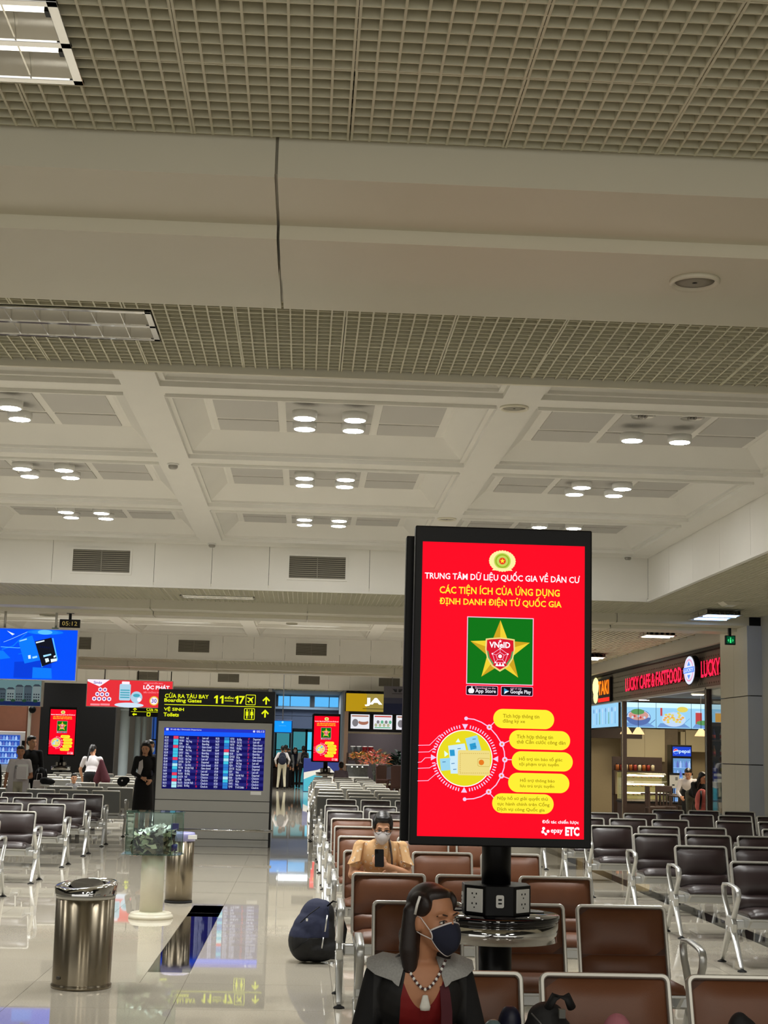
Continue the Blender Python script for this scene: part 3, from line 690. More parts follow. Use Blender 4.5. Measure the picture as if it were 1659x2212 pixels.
    for p, e_ in (((612, 1375), (650, 1335)), ((697, 1490), (750, 1465)), ((717, 1595), (765, 1595)), ((695, 1703), (745, 1722)), ((610, 1812), (645, 1852))):
        line(g, [q(*p), q(*e_)], .0035, -.0024, 0); g.disc(q(*p), .0125, 16, 0, y=-.003); g.disc(q(*p), .005, 8, 1, y=-.0034)
    g.build('network_lines', [glav, gor], sc); g = G()
    for pts in ([(140, 1500), (215, 1498), (280, 1432), (305, 1430)], [(140, 1546), (210, 1544), (270, 1500)], [(138, 1615), (160, 1612), (185, 1585), (230, 1582)], [(138, 1655), (215, 1652), (262, 1622)], [(136, 1740), (205, 1738), (272, 1680)]):
        G_ = G(); line(G_, [q(*p) for p in pts], .0025, -.0021, 0); G_.build('circuit_line', glav, sc)
    pills = [(638, 1045, 1258, 1380, [('Tích hợp thông tin', 702, 945, 1290), ('đăng ký xe', 702, 850, 1322)]), (745, 1153, 1402, 1522, [('Tích hợp thông tin', 795, 1038, 1430), ('thẻ Căn cước công dân', 795, 1122, 1465)]),
             (763, 1172, 1545, 1666, [('Hỗ trợ tin báo tố giác', 812, 1102, 1578), ('tội phạm trực tuyến', 812, 1078, 1612)]), (740, 1150, 1690, 1812, [('Hỗ trợ thông báo', 820, 1052, 1722), ('lưu trú trực tuyến', 820, 1048, 1758)]),
             (634, 1046, 1828, 1952, [('Nộp hồ sơ giải quyết thủ', 668, 1006, 1842), ('tục hành chính trên Cổng', 668, 1018, 1880), ('Dịch vụ công Quốc gia', 668, 986, 1915)])]
    for x0, x1, y0, y1, ls in pills:
        a = q(x0, y1); b_ = q(x1, y0); G_ = G(); flat(G_, rrect(a[0], b_[0], a[1], b_[1], (b_[1]-a[1])/2-.0005, 10), -.0025, 0); G_.build('caption_pill', gy, sc)
        for s, u0, u1, v in ls: tx(s, u0, u1, v, v+28, gol, bold=.01)
    tx('Đối tác chiến lược', 970, 1215, 1998, 2026, gw, bold=.02); tx('epay', 1028, 1108, 2062, 2094, gw, bold=.02); tx('ETC', 1125, 1220, 2045, 2104, gw, bold=.05)
    g = G()
    for p, r in (((980, 2055), .007), ((975, 2078), .007), ((995, 2092), .006), ((1010, 2074), .007)): g.disc(q(*p), r, 12, 0, y=-.003)
    line(g, [q(980, 2055), q(975, 2078), q(995, 2092)], .005, -.003, 0); g.build('partner_mark', gw, sc)
    # pole, charging box, round table with mirror band
    G().lathe([(.068, .86), (.068, 1.5)], 28, (0, .14, 0)).build('pole', M['black'], t)
    G().lathe([(.075, .0), (.075, .86)], 28, (0, .14, 0)).build('pole', M['black'], t)
    G().lathe([(.24, 0), (.24, .012), (.2, .02)], 32, (0, .14, 0)).build('foot_plate', M['black'], t)
    G().lathe([(.288, .835), (.294, .84), (.294, .862), (.289, .867)], 56, (0, .14, 0)).build('table_top', M['blackgloss'], t)
    G().lathe([(.287, .752), (.287, .834)], 56, (0, .14, 0)).build('mirror_band', M['chrome'], t)
    for dx, dy in ((.19, .1), (-.19, .15), (.02, -.22)): G().lathe([(.052, .8675), (.052, .8685), (.045, .8690)], 24, (dx, .14+dy-.0, 0)).build('charging_pad', mat('pad_ring', (28, 28, 30), rough=.35), t)
    hx_ = [(.165*math.cos(math.radians(a)), .14+.165*math.sin(math.radians(a))) for a in (-68, -23, 22, 67, 112, 157, 202, 247)]
    G().prism(hx_, 'z', .868, 1.0).build('socket_box', M['black'], t, bevel=.004)
    for k in range(8):
        a = Vector(hx_[k-1]); b2 = Vector(hx_[k]); mid = (a+b2)/2; d = (b2-a).normalized(); nrm = Vector((d.y, -d.x))
        T = Matrix(((d.x, nrm.x*-1, 0, mid.x), (d.y, nrm.y*-1, 0, mid.y), (0, 0, 1, .934), (0, 0, 0, 1)))
        if k % 2 == 1:
            pl = G().box(-.046, .046, -.006, 0, -.052, .052, T=T).build('socket_plate', M['white'], t, bevel=.002)
            g = G()
            for zz in (-.022, .022):
                for xx in (-.012, .012): g.box(xx-.003, xx+.003, -.0075, -.006, zz-.0+.004, zz+.012, T=T)
                g.lathe([(.0035, 0), (.0035, .0015)], 8, T=T @ Matrix.Translation((0, -.006, zz-.009)) @ Matrix.Rotation(PI/2, 4, 'X'))
            g.build('socket_holes', M['black'], pl)
        else:
            pl = G().prism(rrect(-.018, .018, -.028, .028, .008, 4), 'y', -.006, 0, T=T).build('usb_plate', M['white'], t)
            G().box(-.008, .008, -.008, -.006, .004, .012, T=T).box(-.008, .008, -.008, -.006, -.012, -.005, T=T).build('usb_ports', M['black'], pl)
    return t
kiosk = make_kiosk((.908, 6.87, 0), 'large red advert display on a pole with round charging table, nearest the viewer')
kiosk.rotation_euler = (0, 0, 0)
flush_text()
k2 = copy_tree(kiosk); k2.location = (-7.36, 46, 0); k2['label'] = 'small far red advert display in front of the matt black wall'
k3 = copy_tree(kiosk); k3.location = (.67, 46, 0); k3['label'] = 'far red advert display beside the yellow shop sign'
def kill(o):
    for c in list(o.children): kill(c)
    bpy.data.objects.remove(o)

# ================================================================== BENCHES
PITCH = .563
def frame_poly(w, h, r, n=4): return rrect(-w/2, w/2, 0, h, r, n)
def make_bench(leather, label):
    t = thing('seat_bench', label, 'bench')
    # back panel frame lies in a tilted plane: bottom (y=-.13,z=.40) to top (y=0,z=.78)
    tilt = math.atan2(.13, .40)
    for i in range(3):
        cx = (i-1)*PITCH
        T = Matrix.Translation((cx, -.135, .385)) @ Matrix.Rotation(-tilt, 4, 'X')
        L = .415
        fr = G(); out = rrect(-.25, .25, 0, L, .03, 4); inn = rrect(-.232, .232, .018, L-.018, .018, 4); n = len(out)
        vs = []
        for dep in (-.018, .022):
            for P in (out, inn): vs += [T @ Vector((a, dep, b)) for a, b in P]
        fs = []
        for k in range(n):
            k2_ = (k+1) % n
            fs += [(k, k2_, n+k2_, n+k), (2*n+k, 3*n+k, 3*n+k2_, 2*n+k2_), (k, 2*n+k, 2*n+k2_, k2_), (n+k, n+k2_, 3*n+k2_, 3*n+k)]
        fo = fr.add(vs, fs).build('back_frame', M['aluframe'], t, bevel=.004, seg=1, recalc=True)
        def cushion(x0, x1, z0, z1, d, name, par, mt_, ypos=0, bulge=.012):
            g = G(); nx, nz = 8, 6; vs = []
            for side in (0, 1):
                for a in range(nz+1):
                    for b_ in range(nx+1):
                        u, v = b_/nx*2-1, a/nz*2-1
                        ed = (1-abs(u)**6)*(1-abs(v)**6)
                        uu = math.copysign(1-(1-abs(u))**1.0, u)
                        x = (x0+x1)/2+uu*(x1-x0)/2; z = (z0+z1)/2+v*(z1-z0)/2
                        y = ypos-(d*ed+bulge*(1-u*u)*(1-v*v)) if side == 0 else ypos
                        vs.append(T @ Vector((x, y, z)))
            m_ = (nx+1)*(nz+1); fs = []
            for a in range(nz):
                for b_ in range(nx):
                    q_ = a*(nx+1)+b_; fs.append((q_, q_+1, q_+nx+2, q_+nx+1))
            fs2 = [tuple(m_+i_ for i_ in reversed(f)) for f in fs]
            return g.add(vs, fs+fs2, 0, True).build(name, mt_, par)
        cushion(-.231, .231, .150, L-.019, .026, 'back_cushion', fo, leather, ypos=.004)
        cushion(-.231, .231, .016, .149, .030, 'lumbar_cushion', fo, leather, ypos=.004)
        G().box(-.231, .231, .006, .014, .018, L-.018, T=T).build('back_shell', M['shell'], fo)
        # seat pan
        se = G(); nx, ny = 8, 8; vs = []
        for a in range(ny+1):
            for b_ in range(nx+1):
                u, v = b_/nx*2-1, a/ny; y = -.12-.40*v; z = .405+.022*v
                z += .034*(1-abs(u)**6)*(1-abs(2*v-1)**6)+(-.03 if v > .97 else 0)
                vs.append((cx+u*.235, y, z))
        k_ = len(vs); vs += [(x, y, .385) for x, y, z in vs]
        fs = []
        for a in range(ny):
            for b_ in range(nx):
                q_ = a*(nx+1)+b_; fs.append((q_, q_+nx+1, q_+nx+2, q_+1)); fs.append((k_+q_, k_+q_+1, k_+q_+nx+2, k_+q_+nx+1))
        rim = [b_ for b_ in range(nx+1)]+[(a+1)*(nx+1)-1 for a in range(1, ny+1)]+[ny*(nx+1)+b_ for b_ in range(nx-1, -1, -1)]+[a*(nx+1) for a in range(ny-1, 0, -1)]
        for a, b_ in zip(rim, rim[1:]+rim[:1]): fs.append((a, b_, k_+b_, k_+a))
        so = se.add(vs, fs, 0, True).build('seat', leather, t, recalc=True)
        G().box(cx-.24, cx+.24, -.51, -.11, .365, .385).build('seat_pan', M['alu'], so, bevel=.005)
        for s in (-1, 1):
            G().prism([(-.11, .30), (-.40, .30), (-.50, .365), (-.50, .38), (-.10, .40), (-.10, .36)], 'x', cx+s*.222-.01, cx+s*.222+.01).build('seat_bracket', M['alu'], so, bevel=.003)
    G().box(-1.5*PITCH-.02, 1.5*PITCH+.02, -.345, -.265, .285, .355).build('beam', M['alu'], t, bevel=.012)
    bar = [(a*.02, b_*.009) for a, b_ in ((-1, -.5), (-.8, -1), (.8, -1), (1, -.5), (1, .5), (.8, 1), (-.8, 1), (-1, .5))]
    for s in (-1, 1):
        x = s*(1.5*PITCH+.045)
        # arm loop (rounded, wide at the front)
        key = [(-.30, .30), (-.20, .42), (-.12, .52), (-.10, .585), (-.13, .615), (-.25, .622), (-.42, .612), (-.49, .600), (-.515, .57), (-.50, .52), (-.43, .44), (-.36, .36), (-.33, .30)]
        G().sweep([(x, a, b_) for a, b_ in key], bar, closed=True).build('armrest', M['alu'], t)
        G().prism([(-.22, .26), (-.39, .26), (-.41, .33), (-.36, .385), (-.25, .385), (-.20, .33)], 'x', x-.022, x+.022).build('leg_joint', M['alu'], t, bevel=.008)
        g = G()
        for z0, z1 in ((.30, .345),): 
            g.box(min(x, x-s*.10), max(x, x-s*.10), -.33, -.28, .29, .30).box(min(x, x-s*.10), max(x, x-s*.10), -.33, -.28, .345, .355)
            g.box(min(x-s*.03, x-s*.045), max(x-s*.03, x-s*.045), -.33, -.28, .30, .345)
        g.build('end_bracket', M['alu'], t)
        for sy in (-1, 1):
            y0 = -.305+sy*.04; y1 = -.305+sy*.275
            pts = [(x, y0, .30), (x, y0+(y1-y0)*.28, .215), (x, y0+(y1-y0)*.68, .10), (x, y1-sy*.02, .03), (x, y1, .018)]
            lg = G().sweep(pts, [[(a*.021*f_, b_*.011*f_) for a, b_ in ((-1, -.6), (-.6, -1), (.6, -1), (1, -.6), (1, .6), (.6, 1), (-.6, 1), (-1, .6))] for f_ in (1.25, 1.15, .95, .8, .7)]).build('leg', M['alu'], t)
            G().lathe([(.036, 0), (.034, .008), (.012, .018), (.012, .024)], 14, (x, y1, 0)).build('foot', M['rubber'], lg)
    return t
HALF = 1.5*PITCH
# bench origin: its middle, back top at y = 0; brown rows
bx = .355-.0315+HALF-.0+.0
bx = .355+.25+PITCH
brown = make_bench(M['brown'], 'brown leather bench in the immediate foreground with bags on its seats'); brown['group'] = 'brown leather benches of three seats'
brown.location = (bx, 5.80, 0)
bl_ = [('brown bench with the woman in the navy mask before it, behind the front row', 8.37), ('brown bench right behind the round charging table', 10.2), ('brown bench on which the woman with the phone sits', 12.4),
       ('brown bench just behind the woman with the phone', 14.4), ('second brown bench behind the woman with the phone', 16.2), ('rearmost of the brown benches, before the dark ones', 18.0)]
bl_[0] = ('second brown bench from the front, standing under the charging table', 8.37)
for lb, y in bl_:
    c = copy_tree(brown); c.location = (bx+(.045 if y == 8.37 else -.01), y, 0); c['label'] = lb
dark = make_bench(M['dark'], 'nearest dark leather bench on the right, cut by the picture edge'); dark['group'] = 'dark leather benches of three seats'
dx = 3.45+.25+PITCH
dark.location = (dx, 12.07, 0)
ORD = ['second', 'third', 'fourth', 'fifth', 'sixth', 'seventh', 'eighth', 'ninth', 'tenth', 'eleventh', 'twelfth']
for n, (x, y) in enumerate([(3.49, 14.05), (3.53, 16.0), (3.40, 17.7), (3.47, 19.7), (3.5, 21.6)]):
    c = copy_tree(dark); c.location = (x+.25+PITCH, y, 0); c['label'] = 'dark leather bench, %s row from the front in the block before the cafe' % ORD[n]
for n, y in enumerate([17.7, 19.7, 21.6, 23.3]):
    c = copy_tree(dark); c.location = (5.45+.25+PITCH, y, 0); c['label'] = 'dark leather bench by the clad column, %s row of the outer right block' % ['first', 'second', 'third', 'fourth'][n]
lx = -3.14-.25-PITCH
for n, y in enumerate([16.0, 18.0, 20.3, 22.3, 24.4]):
    c = copy_tree(dark); c.location = (lx+(0, .02, 0, -.02, -.04)[n], y, 0); c['label'] = 'dark leather bench of the left block, %s row from the front' % (['first']+ORD)[n]
c = copy_tree(dark); c.location = (lx-1.95, 24.4, 0); c['label'] = 'dark leather bench at the left edge, in line with the rearmost dark row'
for n, y in enumerate([20.2, 22.1, 24.7]):
    c = copy_tree(dark); c.location = (bx-.03+(0, 0, .06)[n], y, 0); c['label'] = 'dark leather bench of the middle block, %s row behind the brown benches' % (['first']+ORD)[n]
# benches turned away: grey shells toward the viewer
def away(x, y, lb):
    c = copy_tree(dark); c.location = (x, y, 0); c.rotation_euler = (0, 0, PI); c['label'] = lb; c['group'] = 'benches seen from behind, grey shells'
for n, y in enumerate([26.2, 28.1, 30.4, 32.2, 34.4, 36.3, 38.4, 40.6, 42.8]):
    away(bx-.12+(n % 3)*.04, y, 'bench seen from behind in the middle block, %s of the grey rows' % (['first']+ORD)[n])
for k, (x, nm) in enumerate([(lx-.02, 'the block next to the departure board'), (lx-1.98, 'the middle block on the left side'), (lx-3.94, 'the far left block')]):
    for n, y in enumerate([26.4, 28.4, 31.4, 33.6, 36.0, 38.5, 41.0]):
        if k == 2 and n < 2: continue
        away(x, y, 'bench seen from behind in %s, %s grey row' % (nm, (['first']+ORD)[n]))
for n, y in enumerate([33.6, 36.0, 38.5, 41.0]): away(lx+1.96, y, 'bench seen from behind left of the departure board, %s grey row' % (['first']+ORD)[n])
# ================================================================== DEPARTURE BOARD TOTEM
t = thing('departure_board', 'tall grey departures totem with black boarding gates sign and blue flight screen', 'display', (-1.44, 24.4, 0))
X0, X1 = -.945, .94
G().box(X0, X1, .02, .34, 0, 1.98).build('cabinet', M['black'], t)
for z0, z1 in ((.0, .115), (.12, .545), (.55, .72), (.725, 1.975)):
    if z1 < 1.5: G().box(X0+.01, X1-.03, -.012, .02, z0+.003, z1-.003).build('front_panel', M['greypanel'], t)
g = G(); fr = M['greypanel']
bx0, bx1, bz0, bz1 = -.83, .80, .895, 1.868
g.box(X0+.01, X1-.03, -.012, .02, .728, bz0).box(X0+.01, X1-.03, -.012, .02, bz1, 1.972).box(X0+.01, bx0, -.012, .02, bz0, bz1).box(bx1, X1-.03, -.012, .02, bz0, bz1)
g.build('screen_surround', fr, t)
G().box(X0-.0, X1+.0, -.03, .34, 1.985, 2.485).build('sign_box', M['black'], t, bevel=.004)
g = G().box(X0, X0+.02, -.02, .34, 0, 1.985).box(X1-.02, X1+.0, -.02, .34, 0, 1.985); g.build('side_trim', M['black'], t)
rl = G().cyl((-.6, -.34, .275), (.98, -.34, .275), .022, 12); rl.build('rail', M['chrome'], t)
for x in (-.5, .86): G().cyl((x, -.02, .27), (x, -.34, .275), .014).build('rail_bracket', M['chrome'], t)
sb = t.children[[c.name.split('.')[0] for c in t.children].index('sign_box')]
yel = glow('sign_yellow', (226, 236, 20), 1.0)
def sx(px): return X0+(px-68)/(775-68)*(X1-X0)
def sz(py, px=400): return 2.485-(py-(140+(px-68)*.022))/(335-150)*.475
text('CỬA RA TÀU BAY', sb, sx(106), sx(372), 2.345, 2.432, yel, y=-.033, bold=.02)
text('Boarding Gates', sb, sx(104), sx(330), 2.262, 2.338, yel, y=-.033, bold=.025)
text('VỆ SINH', sb, sx(104), sx(225), 2.125, 2.205, yel, y=-.033, bold=.025)
text('Toilets', sb, sx(103), sx(196), 2.045, 2.108, yel, y=-.033, bold=.03)
for x_ in (sx(405), sx(440), sx(530)):
    g = G(); flat(g, [(x_+.030, 2.275), (x_+.060, 2.275), (x_+.060, 2.405), (x_+.036, 2.405), (x_+.0, 2.375), (x_+.0, 2.350), (x_+.030, 2.368)], -.033); g.build('numeral', yel, sb)
text('7', sb, sx(557), sx(592), 2.275, 2.405, yel, y=-.033, bold=.03)
text('ĐẾN', sb, sx(468), sx(522), 2.35, 2.40, yel, y=-.033, bold=.02)
g = G(); g.box(sx(470), sx(524), -.034, -.031, 2.315, 2.325); g.box(sx(106), sx(756), -.034, -.031, 2.232, 2.242)
def arrow(g, cx, cz, s):
    flat(g, [(cx-.10*s, cz+.0*s), (cx-.075*s, cz-.03*s), (cx-.02*s, cz+.025*s), (cx-.02*s, cz-.11*s), (cx+.02*s, cz-.11*s), (cx+.02*s, cz+.025*s), (cx+.075*s, cz-.03*s), (cx+.10*s, cz), (cx, cz+.10*s)], -.033)
arrow(g, sx(722), 2.345, .62); arrow(g, sx(718), 2.135, .62)
def frame_sq(g, x0, x1, z0, z1, w):
    o = rrect(x0, x1, z0, z1, .015, 4); i = rrect(x0+w, x1-w, z0+w, z1-w, .010, 4); n = len(o)
    g.add([(a, -.033, b) for a, b in o+i], [(k, n+k, n+(k+1) % n, (k+1) % n) for k in range(n)])
frame_sq(g, sx(597), sx(658), 2.262, 2.43, .010); frame_sq(g, sx(590), sx(655), 2.025, 2.21, .010)
pl = [(0, .062), (.010, .045), (.010, .018), (.062, -.012), (.062, -.024), (.010, -.012), (.006, -.042), (.022, -.054), (.022, -.062), (0, -.056), (-.022, -.062), (-.022, -.054), (-.006, -.042), (-.010, -.012), (-.062, -.024), (-.062, -.012), (-.010, .018), (-.010, .045)]
ang = -PI/4; flat(g, [(sx(628)+(a*math.cos(ang)-b*math.sin(ang)), 2.35+a*math.sin(ang)+b*math.cos(ang)) for a, b in pl], -.034)
for cx, dress in ((sx(608), 0), (sx(637), 1)):
    g.disc((cx, 2.178), .012, 12, y=-.034)
    flat(g, [(cx-.018, 2.16), (cx-.026, 2.10), (cx-.010, 2.10), (cx-.010, 2.045), (cx+.010, 2.045), (cx+.010, 2.10), (cx+.026, 2.10), (cx+.018, 2.16)] if dress else [(cx-.020, 2.16), (cx-.020, 2.09), (cx-.010, 2.09), (cx-.010, 2.045), (cx+.010, 2.045), (cx+.010, 2.09), (cx+.020, 2.09), (cx+.020, 2.16)], -.034)
g.box(sx(622)-.002, sx(622)+.002, -.034, -.032, 2.05, 2.19)
g.build('pictograms', yel, sb)
scn = G().box(bx0, bx1, .0, .01, bz0, bz1).build('flight_screen', glow('board_navy', (10, 8, 84), 1), t)
hb = glow('board_blue', (18, 84, 236), 1.1); hd = glow('board_head', (30, 48, 190), 1); bw_ = glow('board_text', (205, 212, 245), 1); brd = glow('board_red', (225, 40, 60), 1)
G().box(bx0, bx1, -.002, 0, bz1-.055, bz1).build('title_band', hd, scn); G().box(bx0, bx1, -.002, 0, bz1-.125, bz1-.055).build('column_band', hb, scn)
g = G(); nr = 17; rh = (bz1-.13-bz0-.02)/nr
for r in range(nr):
    if r % 2: g.box(bx0, bx1, -.0015, 0, bz0+.02+r*rh, bz0+.02+(r+1)*rh)
g.build('row_bands', glow('board_row', (32, 32, 110), 1), scn)
text('Đi nội địa / Domestic Departures', scn, bx0+.10, bx0+.60, bz1-.042, bz1-.014, bw_, y=-.004, bold=.02)
text('05:13', scn, bx1-.14, bx1-.015, bz1-.046, bz1-.012, bw_, y=-.004, bold=.02)
g = G(); g.disc((bx1-.18, bz1-.029), .018, 16, y=-.004); g.box(bx0+.03, bx0+.07, -.004, -.002, bz1-.045, bz1-.01); g.build('clock_mark', bw_, scn)
cities = ['TP. Hồ Chí Minh', 'Đà Nẵng', 'Cần Thơ', 'Nha Trang', 'Phú Quốc', 'Huế', 'Đà Lạt', 'Buôn Ma Thuột', 'Quy Nhơn', 'Pleiku']
for half in (0, 1):
    o_ = bx0+half*.82
    rr = random.Random(half)
    def colm(lines, x0, x1, m, nm='flight_column'): text('\n'.join(lines), scn, o_+x0, o_+x1, bz0+.028, bz1-.138, m, y=-.004, bold=.01, name=nm)
    mins = 315+half*70
    colm(['%02d:%02d' % divmod(mins+i*4+rr.randint(0, 3), 60) for i in range(nr)], .015, .075, bw_)
    colm(['%s%d' % (rr.choice(['VN', 'QH', 'VJ']), rr.randint(120, 1900)) for i in range(nr)], .25, .33, bw_)
    colm([rr.choice(cities) for i in range(nr)], .36, .50, bw_)
    colm(['%d' % rr.randint(2, 17) for i in range(nr)], .535, .565, brd)
    colm([rr.choice(['Boarding', 'Gate closed', 'Departed', 'Last call']) if i < 13 else 'Check-in' for i in range(nr)], .62, .77, bw_)
    g = G(); 
    for i in range(nr): g.box(o_+.155, o_+.235, -.0035, -.002, bz0+.022+i*rh, bz0+.018+(i+1)*rh, rr.choice([0, 0, 1, 2, 3]))
    g.build('airline_chip', [glow('chip_cyan', (60, 190, 220)), glow('chip_red', (225, 60, 90)), glow('chip_pale', (170, 225, 235)), glow('chip_blue', (40, 120, 200))], scn)
G().box(bx1-.20, bx1-.03, -.016, -.012, .828, .882).build('notice_sticker', M['white'], t)

# ================================================================== BINS, DONATION BOX
t = thing('waste_bin', 'large round brushed steel waste bin with slanted chrome lid on the open floor', 'bin', (-1.425, 10.28, 0), group='steel waste bins')
G().lathe([(.197, 0), (.199, .02), (.192, .026), (.192, .035), (.194, .6)], 64).build('body', M['steel'], t)
G().lathe([(.196, .575), (.197, .60)], 64).build('clear_liner_edge', mat('bag_edge', (190, 188, 180), rough=.2), t)
g = G(); n = 64; vs = []
for r, z, k in ((.205, .60, 0), (.206, .655, .5), (.200, .668, 1), (.16, .672, 1), (.13, .655, 1), (.13, .60, 0)):
    for i in range(n): a = 2*PI*i/n; vs.append((r*math.cos(a), r*math.sin(a), z+k*.022*(math.cos(a)*.6+math.sin(a)*.8)))
g.add(vs, [(j*n+i, j*n+(i+1) % n, (j+1)*n+(i+1) % n, (j+1)*n+i) for j in range(5) for i in range(n)], 0, True)
g.build('lid', M['chrome'], t)
g = G(); T = Matrix.Translation((.02, .02, .655)) @ Matrix.Rotation(.06, 4, 'Y'); g.lathe([(.0, -.004), (.125, -.004), (.125, .004), (0, .006)], 40, T=T @ Matrix.Rotation(.25, 4, 'X'), smooth=False); g.build('swing_flap', M['blackgloss'], t)
G().lathe([(.0, 0), (.019, .0), (.019, .004), (0, .004)], 20, T=Matrix.Translation((-.13, -.142, .075)) @ Matrix.Rotation(PI/2+.0, 4, 'X') @ Matrix.Rotation(-.7, 4, 'Y'), sy=.6).build('badge', mat('badge_dark', (60, 56, 48), rough=.4), t)
t = thing('waste_bin', 'slimmer steel waste bin standing behind the donation box', 'bin', (-1.24, 15.75, 0), group='steel waste bins')
G().lathe([(.142, 0), (.142, .022)], 40).build('base_ring', M['rubber'], t)
G().lathe([(.138, .022), (.139, .66)], 48).build('body', M['steel'], t)
G().lathe([(.146, .62), (.146, .69), (.135, .705), (.13, .70), (.12, .66)], 48).build('lid', mat('lilac_liner', (150, 150, 200), rough=.3), t)
G().box(.08, .17, -.13, -.08, .645, .685).build('paper_scrap', M['white'], t)
t = thing('donation_box', 'green glass donation box full of banknotes on a round cream pedestal', 'box', (-1.375, 14.3, 0))
cream = mat('cream_pedestal', (214, 208, 188), rough=.35, noise=.03)
G().lathe([(.205, 0), (.207, .018), (.20, .032), (.19, .036), (.19, .05), (.18, .055), (.115, .062)], 48).build('base_disc', cream, t)
G().lathe([(.108, .05), (.108, .582)], 40).build('column', cream, t)
bxw = .265
G().box(-bxw-.02, bxw, -.2, .2, .582, .592).build('base_glass', M['glassgreen'], t, bevel=.002)
hexp = [(-bxw, .0), (-bxw+.09, -.19), (bxw-.09, -.19), (bxw, .0), (bxw-.09, .19), (-bxw+.09, .19)]
for a, b in zip(hexp, hexp[1:]+hexp[:1]):
    d = Vector((b[0]-a[0], b[1]-a[1])); nn = Vector((d.y, -d.x)).normalized()*.004
    G().add([(a[0]+s*nn.x, a[1]+s*nn.y, z) if e == 0 else (b[0]+s*nn.x, b[1]+s*nn.y, z) for z in (.592, .965) for s in (1, -1) for e in (0, 1)], [(0, 2, 3, 1), (4, 5, 7, 6), (0, 1, 5, 4), (2, 6, 7, 3), (0, 4, 6, 2), (1, 3, 7, 5)]).build('glass_pane', M['glassgreen'], t)
    G().cyl((a[0], a[1], .592), (a[0], a[1], .965), .003, 6).build('glass_edge', mat('glass_edge', (52, 84, 72), rough=.2), t)
ge = MT['glass_edge']
G().prism([(x*1.06, y*1.06) for x, y in hexp], 'z', .966, .976).build('lid_glass', M['glassgreen'], t)
g = G()
for zz in (.588, .971):
    k = 1.06 if zz > .9 else 1.07
    P_ = [(x*k, y*k, zz) for x, y in hexp]; g.tube(P_, .0035, 6, closed=True)
g.build('glass_rim', ge, t)
notes = [mat('note_%s' % n, c, rough=.8, noise=.1, nscale=30) for n, c in (('cream', (222, 220, 200)), ('green', (164, 168, 140)), ('white', (240, 240, 236)), ('dark', (38, 36, 40)), ('brown', (120, 104, 84)))]
rnd = random.Random(5)
def inhex(x, y): return abs(x) < bxw-.04 and abs(y) < .165 and abs(x)+abs(y)*.47 < bxw-.05
for k in range(290):
    while True:
        x, y = rnd.uniform(-.25, .25), rnd.uniform(-.18, .18)
        if inhex(x*1.08, y*1.08): break
    top = .86-.28*max(0, -x-.0)**.8*1.0
    z = .60+rnd.random()*(top-.62)
    if y > 0 and rnd.random() < .4: y = -y
    wN, hN = rnd.uniform(.06, .12), rnd.uniform(.035, .06)
    mi = (2 if z > .77 else rnd.choice([0, 1, 1, 4])) if rnd.random() < .8 else 3
    if .70 < z < .775 and rnd.random() < .6: mi = 3
    g = G(); nx = 4; vs = []; cu = rnd.uniform(-.02, .02)
    for i in range(nx+1):
        for j in (0, 1): vs.append((-wN/2+wN*i/nx, (j-.5)*hN, cu*math.sin(i/nx*PI)))
    vs += [(a, b, c+.0006) for a, b, c in vs]; m_ = 2*(nx+1)
    fs = [(2*i, 2*i+1, 2*i+3, 2*i+2) for i in range(nx)]+[(m_+2*i, m_+2*i+2, m_+2*i+3, m_+2*i+1) for i in range(nx)]
    T = Matrix.Translation((x, y, z)) @ Euler((rnd.uniform(-1.6, 1.6), rnd.uniform(-.7, .7), rnd.uniform(0, PI))).to_matrix().to_4x4()
    g.add([T @ Vector(v) for v in vs], fs); o = g.build('banknote', notes[mi], t)
# a blue topped bottle shape standing at the right of the notes
bt = thing('bottle', 'blue labelled clear bottle inside the glass donation box, at its right', 'bottle', (-1.185, 14.27, .594))
G().lathe([(.03, 0), (.032, .01), (.032, .13), (.014, .17), (.014, .2)], 20).build('body', M['glassclear'], bt)
G().lathe([(.0325, .02), (.0325, .085)], 20).build('label_band', mat('label_blue', (30, 44, 120), rough=.5), bt)
G().box(-.035, .035, -.03, .03, .215, .275).build('cap', mat('cap_blue', (40, 50, 120), rough=.4), bt)
G().lathe([(.016, .198), (.016, .216)], 12).build('collar', mat('cap_blue2', (60, 70, 140), rough=.4), bt)

# ================================================================== HANGING SCREENS AND SIGNS
t = thing('hanging_screen', 'blue advert screen with two bank cards hanging at the left edge', 'display', (-4.6, 24.8, 0))
x0, x1, z0, z1 = -.78, .79, 2.600, 3.425
G().box(x0-.015, x1+.02, 0, .09, z0-.015, z1+.015).build('housing', M['white'], t, bevel=.006)
G().cyl((.42, .06, z1), (.42, .06, 3.80), .02).build('hanger_pole', M['aluframe'], t); G().cyl((-.42, .06, z1), (-.42, .06, 3.80), .02).build('hanger_pole', M['aluframe'], t)
G().box(.36, .46, .02, .10, z1+.005, z1+.04).build('hanger_plate', mat('plate_green', (120, 150, 140), rough=.4), t)
sc = G().box(x0, x1, -.004, 0, z0, z1).build('screen', glow('tv_blue', (2, 78, 246)), t)
def u(px, py): return (x1-(652-px)*.00196, z1-(py-448)/(860-448)*(z1-z0)-0*px)
cb = [glow('tv_dark', (4, 16, 60)), glow('tv_cyan', (90, 190, 255)), glow('tv_white', (225, 240, 255)), glow('tv_mid', (10, 120, 255)), glow('tv_pale', (160, 220, 255)), glow('tv_deep', (2, 60, 215)), glow('tv_sky', (20, 130, 250)), glow('tv_black', (16, 18, 30))]
g = G()
def pg(pts, y, m): flat(g, [u(*p) for p in pts][::-1], y, m)
c0 = u(380, 470)
for r, m in ((.30, 3), (.22, 6), (.12, 1)): g.disc(c0, r, 32, m, min(r*.5, z1-c0[1]-.005), y=-.0045-(.3-r)*.004)
